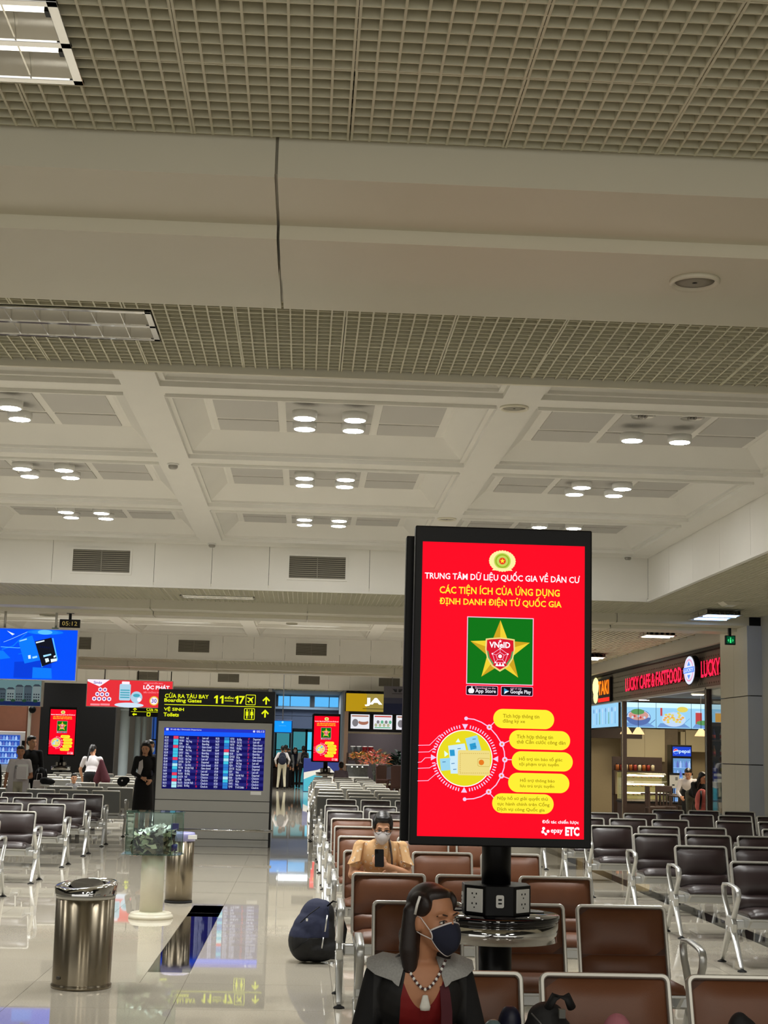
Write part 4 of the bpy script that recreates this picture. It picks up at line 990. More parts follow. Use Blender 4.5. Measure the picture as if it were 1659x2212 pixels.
pg([(140, 720), (450, 700), (450, 850), (140, 850)], -.0055, 5); pg([(295, 760), (450, 765), (460, 850), (295, 850)], -.0058, 3)
line(g, [u(30, 620), u(120, 590), u(230, 478)], .018, -.006, 3); line(g, [u(20, 600), u(160, 605), u(240, 600)], .010, -.0062, 1); line(g, [u(40, 560), u(110, 530), u(230, 472)], .006, -.0064, 4); line(g, [u(170, 655), u(260, 640), u(300, 630)], .012, -.0062, 3)
pg([(62, 466), (128, 492), (108, 502)], -.0065, 2); pg([(-120, 640), (40, 630), (105, 690), (0, 705)], -.006, 3)
pg([(158, 540), (275, 500), (355, 700), (225, 732)], -.0068, 3); pg([(170, 545), (230, 525), (232, 535), (172, 553)], -.0072, 4); pg([(250, 665), (270, 660), (275, 690), (255, 692)], -.0072, 2); pg([(285, 675), (325, 665), (328, 680), (290, 690)], -.0072, 4)
pg([(352, 690), (385, 672), (400, 735), (370, 758)], -.0066, 1); pg([(442, 518), (452, 516), (500, 690), (494, 705)], -.0066, 1)
pg([(300, 548), (436, 512), (496, 705), (372, 752)], -.0075, 7)
pg([(308, 553), (378, 535), (380, 545), (311, 564)], -.008, 2); pg([(376, 660), (440, 645), (444, 657), (380, 676)], -.008, 4); pg([(392, 688), (420, 682), (430, 708), (402, 720)], -.008, 2); pg([(440, 690), (490, 682), (494, 704), (445, 716)], -.008, 2); pg([(462, 665), (480, 655), (482, 672), (466, 678)], -.008, 2)
for k in range(5): pg([(340+k*18, 585+k*2), (352+k*18, 580+k*2), (354+k*18, 592+k*4), (344+k*18, 600)], -.008, 0)
g.build('advert_picture', cb, sc)
t = thing('hanging_clock', 'small black digital clock hanging from the beam above the blue screen', 'clock', (-3.96, 24.9, 0))
G().box(-.168, .168, -.03, .03, 3.475, 3.612).build('body', M['black'], t, bevel=.004)
G().box(-.022, .022, -.015, .015, 3.61, 3.74).build('stem', M['black'], t); G().box(-.06, .06, -.03, .03, 3.708, 3.72).build('mounting_plate', M['black'], t)
text('05:12', t, -.125, .125, 3.508, 3.578, glow('clock_digits', (150, 130, 70)), y=-.033, bold=.0)
# red banner with jar, seen over the board
t = thing('hanging_banner', 'red lit advert banner hanging behind the departure board, left of it', 'sign', (-5.13, 43.6, 0))
x0, x1, z0, z1 = -1.22, 1.27, 2.62, 3.42
G().box(x0, x1, 0, .12, z0, z1).build('light_box', M['white'], t, bevel=.01)
sc = G().box(x0+.02, x1-.02, -.006, 0, z0+.02, z1-.02).build('banner_face', glow('banner_red', (226, 48, 56)), t)
for x in (-.72, .82): G().cyl((x, .06, z1), (x, .06, 3.8), .02).build('hanger_rod', M['cgrey'], t)
def u(px, py): return (x0+(px-730)/(1470-730)*(x1-x0), z1-(py-860-(px-730)*.025)/(232)*(z1-z0))
g = G()
pg([(735, 864), (925, 868), (840, 925), (735, 880)], -.008, 0)
for px, py in ((848, 950), (888, 952), (825, 988), (865, 990), (908, 990), (800, 1026), (842, 1028), (885, 1028), (928, 1030)):
    c = u(px, py); flat(g, [(c[0]+.067*math.cos(PI/6+k*PI/3), c[1]+.067*math.sin(PI/6+k*PI/3)) for k in range(6)], -.008, 0); g.disc(c, .032, 10, 2, y=-.009)
g.disc(u(1100, 1080), .42, 24, 4, .07, -.0075)
a = u(1012, 1040); b_ = u(1108, 905); flat(g, rrect(a[0], b_[0], a[1], b_[1], .04), -.009, 3); a = u(1030, 905); b_ = u(1096, 890); flat(g, rrect(a[0], b_[0], a[1], b_[1]+.02, .02), -.0095, 0)
for k in range(4): a = u(1020, 960+k*20); b_ = u(1100, 952+k*20); g.box(a[0], b_[0], -.0098, -.0092, a[1], b_[1], 1)
g.disc(u(1160, 1015), .17, 20, 3, y=-.010); g.disc(u(1160, 1000), .10, 20, 1, .05, y=-.0102); g.disc(u(1185, 1035), .06, 14, 0, y=-.0104)
g.disc(u(1312, 1045), .135, 20, 5, y=-.009); g.disc(u(1312, 1045), .105, 20, 0, y=-.0095)
for px in (780, 865): a = u(px-10, 1082); b_ = u(px+70, 1068); g.box(a[0], b_[0], -.009, -.008, a[1], b_[1], 6)
g.build('banner_print', [glow('bp_white', (246, 236, 246)), glow('bp_teal', (70, 160, 180)), glow('bp_violet', (110, 80, 170)), glow('bp_bottle', (170, 205, 225)), glow('bp_ice', (205, 222, 240)), glow('bp_gold', (230, 190, 60)), glow('bp_pink', (250, 140, 150))], sc)
a, b_ = u(788, 902), u(860, 880); text('Siméo', sc, a[0], b_[0], a[1], b_[1], MT['bp_violet'], y=-.010, bold=.02)
a, b_ = u(1215, 955), u(1440, 910); text('LỘC PHÁT', sc, a[0], b_[0], a[1], b_[1], MT['bp_white'], y=-.012, bold=.04)
a, b_ = u(1218, 905), u(1380, 890); text('SIÊU KHUYẾN MẠI', sc, a[0], b_[0], a[1], b_[1], MT['bp_pink'], y=-.012, bold=.02)
a, b_ = u(1218, 980), u(1380, 965); text('SIÊU CHỐNG THẤM', sc, a[0], b_[0], a[1], b_[1], MT['bp_pink'], y=-.012, bold=.02)
a, b_ = u(1290, 1062), u(1335, 1028); text('30', sc, a[0], b_[0], a[1], b_[1], MT['bp_violet'], y=-.0125, bold=.02)
# second wayfinding sign
t = thing('wayfinding_sign', 'black and yellow hanging sign half hidden behind the departure board', 'sign', (-4.7, 45.5, 0))
G().box(-.62, .8, 0, .12, 2.405, 2.70).build('sign_box', M['black'], t, bevel=.008)
for x in (-.4, .6): G().cyl((x, .06, 2.69), (x, .06, 4.08), .015).build('hanger_rod', M['black'], t)
g = G(); g.box(-.56, .75, -.006, -.002, 2.545, 2.555); arrow(g, -.44, 2.615, .6)
flat(g, [(-.52, 2.47), (-.46, 2.52), (-.46, 2.49), (-.38, 2.49), (-.38, 2.45), (-.46, 2.45), (-.46, 2.42)], -.006); frame_sq(g, -.08, .03, 2.42, 2.53, .02); g.build('pictograms', yel, t)
text('Cửa ra 1-10', t, -.1, .5, 2.58, 2.68, yel, y=-.006, bold=.02)
# picture billboard at the far left
t = thing('billboard', 'unlit billboard with a picture of a street of houses, left of the black wall', 'sign', (-8.36, 44, 0))
x0, x1, z0, z1 = -1.9, .66, 2.61, 3.44
G().box(x0, x1+.05, 0, .1, z0-.02, z1+.03).build('frame', M['aluframe'], t, bevel=.01)
for x in (-.9, .3): G().cyl((x, .05, z1), (x, .05, 4.62), .02).build('hanger_rod', M['aluframe'], t)
sc = G().box(x0+.03, x1-.02, -.006, 0, z0, z1).build('picture', glow('bb_sky', (92, 120, 122), 1), t)  # unlit picture given a glow of its own to show its colours
g = G(); rr = random.Random(3)
g.box(x0+.03, x1-.02, -.0075, -.0065, z0, z0+.12, 1)
for k in range(10):
    a = x0+.05+k*.25; h_ = .28+.06*rr.random()+.03*k; g.box(a, a+.23, -.008, -.0068, z0+.12, z0+h_, 2+k % 3)
    for r in range(3):
        for c_ in range(3): g.box(a+.03+c_*.065, a+.07+c_*.065, -.0092, -.0082, z0+.15+r*.08, z0+.19+r*.08, 5)
    flat(g, [(a-.01, z0+h_), (a+.24, z0+h_), (a+.17, z0+h_+.06), (a+.05, z0+h_+.06)], -.0085, 6)
for k in range(8): g.disc((x0+.15+k*.32, z0+.14), .07, 10, 7, .045, -.0095)
for k in range(4): g.box(x0+.05, x0+1.0-.1*k, -.0092, -.0082, z1-.08-k*.09, z1-.05-k*.09, 7)
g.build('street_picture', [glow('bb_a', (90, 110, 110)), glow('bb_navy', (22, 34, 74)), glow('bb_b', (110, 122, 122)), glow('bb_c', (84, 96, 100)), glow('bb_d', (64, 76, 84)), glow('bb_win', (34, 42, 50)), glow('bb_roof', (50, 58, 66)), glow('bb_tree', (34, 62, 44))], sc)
# brown bulkhead, vending machine, matt black wall
wn = struct(G().box(-16, -9.2, 52, 52.2, 1.85, 3.0).box(-9.2, -9.1, 50.0, 52.2, 0, 3.3).box(-16, -9.2, 52.3, 52.4, 0, 1.9).build('wall_side', M['brownwall']))
G().box(-9.14, -9.05, 49.95, 50.05, 0, 3.3).build('edge_post', M['wallwhite'], wn)
G().box(-16, -9.15, 51.9, 52.0, 1.80, 1.86).build('lintel', mat('pink_lintel', (150, 100, 92)), wn)
bw2 = struct(G().box(-8.75, -6.28, 50, 50.2, 0, 3.52).build('wall_black', M['blackmatt']))
t = thing('vending_machine', 'blue lit drinks vending machine behind the people on the left', 'vending machine', (-9.75, 50.4, 0))
G().box(-1.2, .62, .05, .8, 0, 1.9).build('cabinet', M['white'], t, bevel=.02)
sc = G().box(-1.1, .30, .03, .05, .82, 1.78).build('lit_window', glow('vend_blue', (50, 90, 190), .8), t)
G().box(.37, .56, .02, .05, .95, 1.6).build('control_panel', M['black'], t)
for r in range(5):
    G().box(-1.08, .29, -.04, .03, .86+r*.19-.018, .86+r*.19).build('shelf', glow('vend_shelf', (150, 200, 250), 1), t)
    for k in range(13): G().lathe([(.035, 0), (.037, .01), (.037, .08), (.016, .11), (.016, .13)], 8, (-1.02+k*.10, -.0, .86+r*.19)).build('drink', glow('vend_can%d' % ((k+r) % 3), [(120, 160, 230), (170, 200, 250), (96, 110, 190)][(k+r) % 3], .9), t)  # drinks glow: the machine's light put into their colour
t = thing('wall_cabinet_light', 'round black wall speaker on the brown bulkhead post', 'speaker', (-9.0, 49.9, 2.62))
G().lathe([(.0, -.05), (.11, -.05), (.12, 0), (.11, .05), (0, .05)], 24, T=Matrix.Rotation(PI/2, 4, 'X')).build('body', M['black'], t); G().box(-.02, .02, 0, .12, -.02, .02).build('bracket', M['black'], t)
t.name = 'wall_speaker'
# signs over the aisle
t = thing('blue_screen', 'small light blue screen hanging over the far aisle', 'display', (-.745, 50, 0))
G().box(-.33, .33, 0, .06, 2.06, 2.49).build('housing', mat('blue_bezel', (20, 60, 130)), t, bevel=.02)
sc = G().box(-.30, .30, -.005, 0, 2.09, 2.46).build('screen', glow('cyan_screen', (16, 150, 245)), t); g = G(); g.disc((0, 2.42), .035, 12, y=-.008); g.box(-.12, .12, -.009, -.006, 2.30, 2.305, 0); g.build('screen_mark', glow('cs_pale', (130, 215, 255)), sc)
G().cyl((0, .03, 2.48), (0, .03, 4.8), .015).build('hanger_rod', M['cgrey'], t)
t = thing('hanging_banner', 'grey to dark blue hanging banner with a winged emblem beside the yellow sign', 'sign', (2.9, 45, 0))
G().box(-.55, .55, 0, .02, 2.66, 3.50).build('cloth', None or mat('banner_grey', (128, 126, 138), rough=.7), t)
G().box(-.55, .55, -.003, 0, 2.66, 2.98).build('dark_half', mat('banner_navy', (44, 54, 100), rough=.7), t); G().box(-.55, .55, -.002, 0, 2.98, 3.15).build('mid_band', mat('banner_mid', (84, 88, 118), rough=.7), t)
for x in (-.3, .35): G().cyl((x, .01, 3.5), (x, .01, 4.62), .012).build('hanger_rod', M['cgrey'], t)
g = G()
for s in (-1, 1):
    for k in range(3): flat(g, [(-.13+s*(.03+k*.05), 3.42), (-.13+s*(.06+k*.05), 3.42), (-.13+s*(.04+k*.02), 3.34-.01*k), (-.13+s*.02, 3.33)], -.004)
g.box(-.3, .08, -.005, -.002, 3.27, 3.285); g.build('emblem', mat('emblem_dark', (52, 54, 66)), t)
# exit sign
t = thing('exit_sign', 'small green lit running man exit sign on the clad column', 'sign', (7.02, 24.32, 0))
G().box(-.085, .085, 0, .06, 3.46, 3.615).build('housing', M['black'], t, bevel=.004)
G().box(-.02, .02, .02, .09, 3.6, 3.74).build('bracket', M['black'], t)
g = G(); g.box(-.068, .068, -.004, 0, 3.48, 3.60, 0)
g.box(-.012, .012, -.007, -.004, 3.49, 3.55, 1); g.disc((0, 3.568), .012, 10, 1, y=-.007); flat(g, [(-.05, 3.535), (-.03, 3.56), (-.03, 3.5)], -.007, 1); flat(g, [(.03, 3.50), (.03, 3.56), (.05, 3.535)], -.007, 1)
g.build('lit_face', [glow('exit_dark', (4, 70, 40)), glow('exit_green', (60, 235, 130))], t)

# ================================================================== CAFE ON THE RIGHT
cafe = struct(G().box(7.72, 7.80, 26.0, 44, 2.93, 3.66).build('trim_1', mat('fascia_mesh', (128, 124, 112), rough=.6, noise=.2, nscale=40)))
for k in range(1): pass
G().box(7.60, 7.74, 26.0, 44, 3.62, 3.70).build('black_strip', M['black'], cafe); G().box(7.68, 7.80, 26.0, 44, 2.90, 2.94).build('lower_trim', M['aluframe'], cafe)  # black line along the top of the sign band
g = G()
for a in range(0, 110):
    for z in range(5): g.box(7.712, 7.72, 26.1+a*.16+(z % 2)*.08, 26.16+a*.16+(z % 2)*.08, 3.0+z*.125, 3.03+z*.125)
o = g.build('mesh_dimples', mat('dimple', (100, 96, 86)), cafe); o['kind'] = 'stuff'
neon = glow('neon_red', (255, 22, 60), 2.2); redside = mat('sign_red', (110, 8, 20), rough=.4)
def shopsign(s, y0, y1, z0, z1, label):   # runs along Y facing -X; y0 = far end (reads first)
    t = thing('shop_sign', label, 'sign', (7.64, 0, 0), group='red neon shop lettering')
    G().box(.0, .02, y1+.05, y0-.05, z0+.02, z0+.05).box(.0, .02, y1+.05, y0-.05, z1-.06, z1-.03).box(.02, .08, y0-.5, y0-.46, z0+.02, z1-.03).box(.02, .08, y1+.46, y1+.5, z0+.02, z1-.03).build('mounting_rail', redside, t)
    text(s, t, -y0, -y1, z0, z1, redside, y=.0, bold=.035, face='x', depth=-.05)
    text(s, t, -y0, -y1, z0, z1, neon, y=-.055, bold=.018, face='x')
shopsign('LUCKY CAFE & FASTFOOD', 35.1, 29.8, 3.10, 3.41, 'red neon lettering of the cafe, complete line left of the oval emblem')
shopsign('LUCKY CAFE', 28.3, 25.9, 3.11, 3.43, 'red neon lettering right of the oval emblem, cut off by the column')
t = thing('oval_sign', 'oval lit blue and white emblem between the red letterings', 'sign', (7.62, 28.92, 3.285))
T = Matrix.Rotation(-PI/2, 4, 'Y')
G().lathe([(.0, -.0), (.45, .0), (.45, .10), (0, .10)], 36, sx=.66, sy=1, T=T, smooth=False).build('box', M['black'], t)
g = G()
def ov(r, rz_, y, m):
    g.add([(y, r*math.cos(2*PI*i/32), rz_*math.sin(2*PI*i/32)) for i in range(32)], [tuple(range(32))], m)
ov(.41, .275, -.104, 0); ov(.33, .22, -.108, 1); ov(.29, .19, -.112, 0)
g.add([(-.116, -.42, -.05), (-.116, .42, -.05), (-.116, .42, .06), (-.116, -.42, .06)], [(0, 1, 2, 3)], 2)
for s in (-1, 1): g.add([(-.114, -.12, s*.09), (-.114, .12, s*.09), (-.114, 0, s*.18)], [(0, 1, 2)], 2)
g.build('lit_face', [glow('oval_white', (215, 220, 250), 1.1), glow('oval_pink', (235, 160, 190)), glow('oval_blue', (90, 140, 240), 1.1)], t)
text('LUCKY', t, -.36, .36, -.03, .04, MT['oval_white'], y=-.12, bold=.03, face='x')
t = thing('shop_sign', 'small orange and yellow lit sign at the far end of the cafe front', 'sign', (7.64, 38.4, 3.25))
G().box(0, .07, -1.2, .9, -.32, .30).build('light_box', M['black'], t)
g = G()
for r, y, z, m in ((.30, .62, .12, 0), (.22, .62, -.14, 0)): g.add([(-.006, y+r*1.4*math.cos(2*PI*i/20), z+r*.8*math.sin(2*PI*i/20)) for i in range(20)], [tuple(range(20))], m)
g.add([(-.004, -1.15, -.30), (-.004, .3, -.30), (-.004, .3, -.2), (-.004, -1.15, -.2)], [(0, 1, 2, 3)], 1); g.build('lit_face', [glow('orange_w', (255, 236, 150), 1.6), glow('orange_r', (235, 40, 30), 1.3)], t)
text('TAKI', t, -.25, 1.1, -.12, .24, glow('orange_t', (255, 120, 20), 1.5), y=-.012, bold=.03, face='x')
# frames, glass front, interior
cin = struct(G().box(7.8, 13.5, 42.5, 42.7, 0, 3.1).box(13.4, 13.5, 25.9, 42.7, 0, 3.1).build('wall_cafe', mat('cafe_wall', (176, 160, 128), rough=.6, noise=.05)))
G().box(7.75, 13.5, 25.9, 42.7, 3.05, 3.10).build('cafe_ceiling', mat('cafe_ceiling', (90, 88, 92), rough=.6), cin)
cl = area('cafe_lamp', (9.2, 31.5, 3.02), 1.2, 170, (1, .86, .62), sy=6); area('cafe_lamp', (10.0, 38.5, 3.02), 2, 120, (1, .86, .62), sy=2.5)
for n, y in enumerate((28.4, 36.0, 41.0)):
    t = thing('shopfront_post', ['brown and steel post of the glass front next to the clad column', 'brown and steel post at the left of the pastry case', 'farthest post of the cafe front'][n], 'post', (7.74, y, 0), group='posts of the cafe front')
    G().box(-.05, .05, -.10, .06, 0, 2.93).build('post', M['wood'], t); G().box(-.06, -.05, -.1, -.02, 0, 2.93).build('steel_edge', M['steel'], t)
t = thing('glass_front', 'clear glass shopfront panes between the brown posts', 'glazing', (7.74, 0, 0))
for a, b in ((28.5, 30.9), (30.94, 33.4), (33.44, 35.85)): pass
G().box(-.006, .006, 26.3, 28.28, .02, 2.92).build('pane', M['glassclear'], t)
G().box(-.02, .02, 26.2, 28.3, .0, .06).build('floor_channel', M['steel'], t)
for (x, y) in ((8.9, 33.5), (9.6, 31.0), (10.1, 28.3), (10.6, 30.4), (8.6, 37.6)):
    downlight(x, y, 3.05, 'cafe downlight, %s' % {(8.9, 33.5): 'above the left menu panel', (9.6, 31.0): 'middle one before the menu panels', (10.1, 28.3): 'right one near the glass', (10.6, 30.4): 'beside the clad column', (8.6, 37.6): 'deep behind the menu'}[(x, y)], True, 'cafe downlights').scale = (1.3, 1.3, 1)
# backlit menus: blue panels
t = thing('menu_lightbox', 'row of backlit blue menu panels with food pictures over the cafe counter', 'sign', (7.86, 37.0, 2.30))
G().box(-.02, 3.6, .0, .12, -.02, .64).build('housing', M['black'], t)
food = [glow('menu_blue', (150, 206, 240), 1), glow('menu_top', (200, 236, 250), 1.1), glow('bowl_blue', (86, 110, 170)), glow('food_green', (90, 150, 90)), glow('food_pink', (205, 150, 140)), glow('food_yellow', (222, 206, 96)), glow('food_red', (190, 70, 70)), glow('plate_white', (190, 214, 240)), glow('menu_shade', (110, 150, 205)), glow('food_orange', (232, 170, 80))]
for k in range(4):
    a = .02+k*.892; g = G(); g.box(a, a+.88, -.01, 0, 0, .62, 0); g.box(a, a+.88, -.0115, -.010, .50, .62, 1)
    flat(g, [(a+.02, .02), (a+.86, .02), (a+.7, .12), (a+.1, .12)], -.012, 8)
    c = (a+.44, .25)
    if k == 0:
        g.disc(c, .31, 28, 2, .20, -.013); flat(g, [(c[0]+.3*math.cos(x_), c[1]+.0+.19*math.sin(x_)) for x_ in [0, .5, 1, 1.57, 2.1, 2.6, 3.14]], -.0133, 7); g.disc((c[0], c[1]+.05), .25, 24, 4, .12, -.0136); g.disc((c[0]-.02, c[1]+.14), .17, 18, 3, .07, -.014)
        for q_ in range(7): g.disc((c[0]-.15+q_*.05, c[1]+.03*(q_ % 2)), .03, 8, [7, 6, 4][q_ % 3], y=-.0145)
        line(g, [(a+.74, .10), (a+.86, .20)], .015, -.015, 2)
    elif k == 1:
        g.disc((c[0], c[1]-.03), .30, 28, 7, .18, -.013)
        for q_ in range(26): an = q_*2.4; r_ = .05*math.sqrt(q_); g.disc((c[0]+r_*math.cos(an), c[1]+r_*.6*math.sin(an)), .04, 8, [5, 9, 5, 7][q_ % 4], .028, -.0135-q_*.00003)
        g.disc((a+.66, .47), .14, 20, 5, .07, -.0138); g.box(a+.10, a+.15, -.015, -.0135, .30, .50, 6); line(g, [(a+.70, .12), (a+.84, .25)], .012, -.015, 8)
    else:
        for q_ in range(3): g.box(a+.10+q_*.25, a+.26+q_*.25, -.0135, -.012, .12+.03*q_, .40, [5, 9, 6][(q_+k) % 3]); g.box(a+.10+q_*.25, a+.26+q_*.25, -.0137, -.0135, .40, .44, 7)
        g.disc((a+.3, .15), .18, 18, 3, .06, -.014)
    g.build('menu_panel', food, t)
t = thing('menu_lightbox', 'backlit blue panel with cutlery pictures, left end of the cafe', 'sign', (7.86, 37.15, 2.30))
G().box(.0, .1, .0, 3.9, -.02, .66).build('housing', M['black'], t)
g = G()
for k in range(2): g.box(-.01, 0, .05+k*2.0, 2.0+k*2.0, .02, .62, 0)
for k in range(9):
    y = .4+k*.4; g.add([(-.012, y-.04, .1), (-.012, y+.04, .1), (-.012, y+.03, .5), (-.012, y-.03, .5)], [(0, 1, 2, 3)], [8, 7, 3][k % 3]); g.add([(-.013, y+.08*math.cos(2*PI*i/14), .46+.06*math.sin(2*PI*i/14)) for i in range(14)], [tuple(range(14))], [7, 8][k % 2])
g.build('menu_panel', food, t)
# wall furniture behind the counter
t = thing('wall_cupboard', 'cream wall cupboards hanging behind the cafe counter', 'cabinet', (9.55, 41.6, 1.45))
G().box(-.62, .55, 0, .4, 0, .9).build('body', mat('cream_door', (196, 184, 150), rough=.5), t)
for x in (-.61, -.02): G().box(x, x+.56, -.02, 0, .01, .89).build('door', MT['cream_door'], t)
G().box(-1.8, -.1, -.03, .3, .62, 1.1).build('dark_hood', M['wood'], t)
t = thing('wall_panel', 'pale wall panel between the cupboard and the drinks fridge', 'panel', (11.0, 41.8, 0))
G().box(-.4, -.27, 0, .3, 0, 2.3).build('post', MT['cream_door'], t); G().box(-.25, .75, 0, .3, 1.75, 2.35).build('board', MT['cream_door'], t); G().box(-1.0, -.5, -.1, .2, 0, 2.5).build('stone_pier', mat('stone_pier', (112, 98, 78), noise=.2, nscale=8), t)
t = thing('drinks_fridge', 'tall drinks fridge with a blue lit Pepsi header behind the counter'.replace('Pepsi ', ''), 'fridge', (10.25, 40.3, 0))
G().box(-.28, .28, 0, .5, 0, 1.92).build('cabinet', M['black'], t, bevel=.01)
hd_ = G().box(-.25, .25, -.012, 0, 1.62, 1.87).build('header', glow('pepsi_blue', (22, 62, 190), 1.1), t)
text('pepsi', hd_, -.08, .23, 1.68, 1.80, glow('pepsi_white', (190, 220, 255), 1.2), y=-.016, bold=.02)
g = G(); cx, cz = -.165, 1.745; up_ = [(cx+.068*math.cos(a), cz+.068*math.sin(a)) for a in [i*PI/10+.25 for i in range(11)]]; lo = [(cx+.068*math.cos(a), cz+.068*math.sin(a)) for a in [i*PI/10+PI+.0 for i in range(11)]]
g.disc((cx, cz), .072, 20, 0, y=-.015); flat(g, up_, -.017, 1); flat(g, lo[:], -.017, 2); line(g, [(cx-.07, cz-.01), (cx, cz+.012), (cx+.07, cz+.02)], .022, -.018, 0); g.build('round_logo', [MT['pepsi_white'], glow('pepsi_red', (225, 50, 80)), glow('pepsi_b2', (30, 90, 220))], hd_)
G().box(-.24, .24, -.004, 0, .25, 1.56).build('lit_inside', glow('fridge_in', (110, 160, 215), .8), t)
for r in range(5):
    G().box(-.24, .24, -.03, -.004, .3+r*.25, .31+r*.25).build('shelf', MT['vend_shelf'], t)
    for k in range(6): G().lathe([(.028, 0), (.028, .12), (.012, .15), (.012, .18)], 8, (-.2+k*.08, -.02, .31+r*.25)).build('drink', MT['vend_can%d' % ((k*r+k) % 3)], t)  # fridge light put into the drinks as a glowing colour
# counter and pastry case
ct = thing('cafe_counter', 'dark cafe counter under the pastry case', 'counter', (7.95, 36.7, 0)); G().box(-.08, 2.8, 0, .7, 0, .46).build('body', M['wood'], ct); G().box(-.1, 2.85, -.04, .74, .46, .495).build('worktop', M['black'], ct)
pc = thing('pastry_case', 'brightly lit glass pastry case with curved front on the cafe counter', 'display case', (7.86, 36.75, .50))
pc.scale = (1.13, 1, 1.25)
G().box(0, 1.0, .0, .6, 0, .03).build('base', M['steel'], pc); G().box(0, 1.0, .58, .6, .03, .55).build('glow_back', glow('case_back', (170, 150, 90), .9), pc)  # back panel glows: the lamplight inside the case put into its colour
prof = [(.02, .03), (.02, .30), (.06, .42), (.14, .51), (.26, .55), (.58, .57)]
g = G(); vs = [(x, a, b) for x in (.01, .99) for a, b in prof]; g.add(vs, [(i, i+1, 7+i, 6+i) for i in range(5)], 0, True); g.build('curved_glass', M['glassclear'], pc)
for x in (0, .985): G().prism(prof+[(.58, .03)], 'x', x, x+.015).build('end_glass', M['glassclear'], pc)
tube_l = glow('case_tube', (255, 248, 215), 6)
for r, z in enumerate((.10, .27, .44)):
    G().box(.03, .97, .10+.0*r, .56, z, z+.012).build('shelf', M['glassclear'], pc)
    G().cyl((.04, .12, z+.055), (.94, .12, z+.055), .014, 8).build('lamp_tube', tube_l, pc)
rr = random.Random(2); ON = ['leftmost', 'second', 'third', 'fourth', 'middle', 'sixth', 'seventh', 'eighth', 'rightmost']
for r in range(3):
    for k in range(9):
        c = thing('pastry', None, 'pastry', (7.86+.11+k*.113, 36.75+.30+rr.uniform(-.04, .04), .50+1.25*(.112, .282, .452)[r]), group='pastries in the lit case')
        c['label'] = '%s golden brown bun on the %s shelf of the lit pastry case' % (ON[k], ['lowest', 'centre', 'top'][r])
        G().ell((0, 0, .028), (.038, .045, .03), 10).build('crust', mat('pastry%d' % (k % 2), [(186, 120, 60), (214, 168, 92)][k % 2], rough=.6), c)
# jars and tins over the case, leaflets
def jar(x, y, z, lb, m, grp, r=.035, h=.12):
    c = thing('jar', lb, 'jar', (x, y, z), group=grp)
    G().lathe([(r, 0), (r, h*.8), (r*.7, h*.9)], 12).build('body', m, c); G().lathe([(r*.75, h*.88), (r*.75, h), (0, h)], 12).build('lid', M['black'], c)
jm = [mat('jar_amber', (170, 96, 44), rough=.3), mat('jar_red', (150, 50, 36), rough=.3), mat('jar_cream', (206, 190, 150), rough=.4)]
sh = thing('spice_shelf', 'narrow wooden shelf with jars behind the pastry case', 'shelf', (8.55, 38.2, 1.22)); G().box(-.6, .7, 0, .25, -.03, 0).build('board', M['wood'], sh); G().box(-.6, -.56, .0, .25, -.62, -.03).build('support', M['wood'], sh); G().box(.66, .7, 0, .25, -.62, -.03).build('support', M['wood'], sh); G().box(-.6, .7, .2, .25, -.03, .35).build('back_board', M['wood'], sh)
G().box(-.6, .7, 0, .25, -1.22, -.6).build('base_cabinet', M['wood'], sh)
for k in range(9): jar(8.06+k*.115, 38.3, 1.22, '%s jar with %s contents in the row above the pastry case' % (ON[k], ['amber', 'red', 'cream'][k % 3]), jm[k % 3], 'jars above the pastry case', .045, .17)
for k in range(2):
    c = thing('leaflet_stand', 'white %s notice board on the counter right of the pastry case' % ['left', 'right'][k], 'notice', (9.16+k*.33, 36.75, .495), group='notices on the counter')
    G().box(-.12, .12, 0, .015, .34, .66).build('sheet', M['white'], c); G().box(-.13, .13, -.01, .03, .66, .71).build('clip', M['black'], c); G().box(-.01, .01, .016, .03, 0, .4).build('stem', M['black'], c)
    G().box(.02, .08, -.004, 0, .53, .61).build('printed_square', M['cgrey'], c); G().box(-.06, .0, -.004, 0, .40, .43).build('printed_shape', M['black'], c)
# dark tables and chairs inside
def cafe_table(x, y, lb):
    t = thing('cafe_table', lb, 'table', (x, y, 0), group='cafe tables'); G().box(-.4, .4, -.3, .3, .70, .735).build('table_top', M['wood'], t, bevel=.01); G().cyl((0, 0, .03), (0, 0, .70), .03).build('stem', M['black'], t); G().lathe([(.22, 0), (.22, .02), (.05, .04)], 20).build('base', M['black'], t)
def cafe_chair(x, y, rz, lb, m=None):
    m = m or M['wood']; t = thing('cafe_chair', lb, 'chair', (x, y, 0), rz, 'cafe chairs')
    G().box(-.2, .2, -.2, .2, .42, .46).build('seat', m, t, bevel=.01); G().box(-.2, .2, .17, .2, .78, .92).build('back_rail', m, t, bevel=.008)
    for k in range(5): G().box(-.17+k*.075, -.145+k*.075, .175, .195, .46, .79).build('back_slat', m, t)
    for a in (-1, 1):
        for b_ in (-1, 1): G().box(a*.18-.018, a*.18+.018, b_*.18-.018, b_*.18+.018, 0, .42 if b_ < 0 else .80).build('leg', m, t)
for (x, y, lb) in ((8.75, 33.8, 'dark cafe table left of the girl with the pink backpack'), (9.75, 34.6, 'dark cafe table in front of the leaflet stands'), (8.45, 35.3, 'dark cafe table right before the counter')): cafe_table(x, y, lb)
for n, (x, y, rz) in enumerate(((8.1, 34.3, PI/2), (8.75, 33.2, 0), (9.4, 33.7, -PI/2), (9.75, 34.0, 0), (8.45, 34.75, 0), (9.15, 35.4, PI/2))): cafe_chair(x, y, rz, 'dark wooden slatted cafe chair, %s' % ['at the left end', 'with its back to the hall, before the nearest table', 'right of the nearest table', 'before the leaflet stands', 'before the counter', 'beside the lit case'][n])
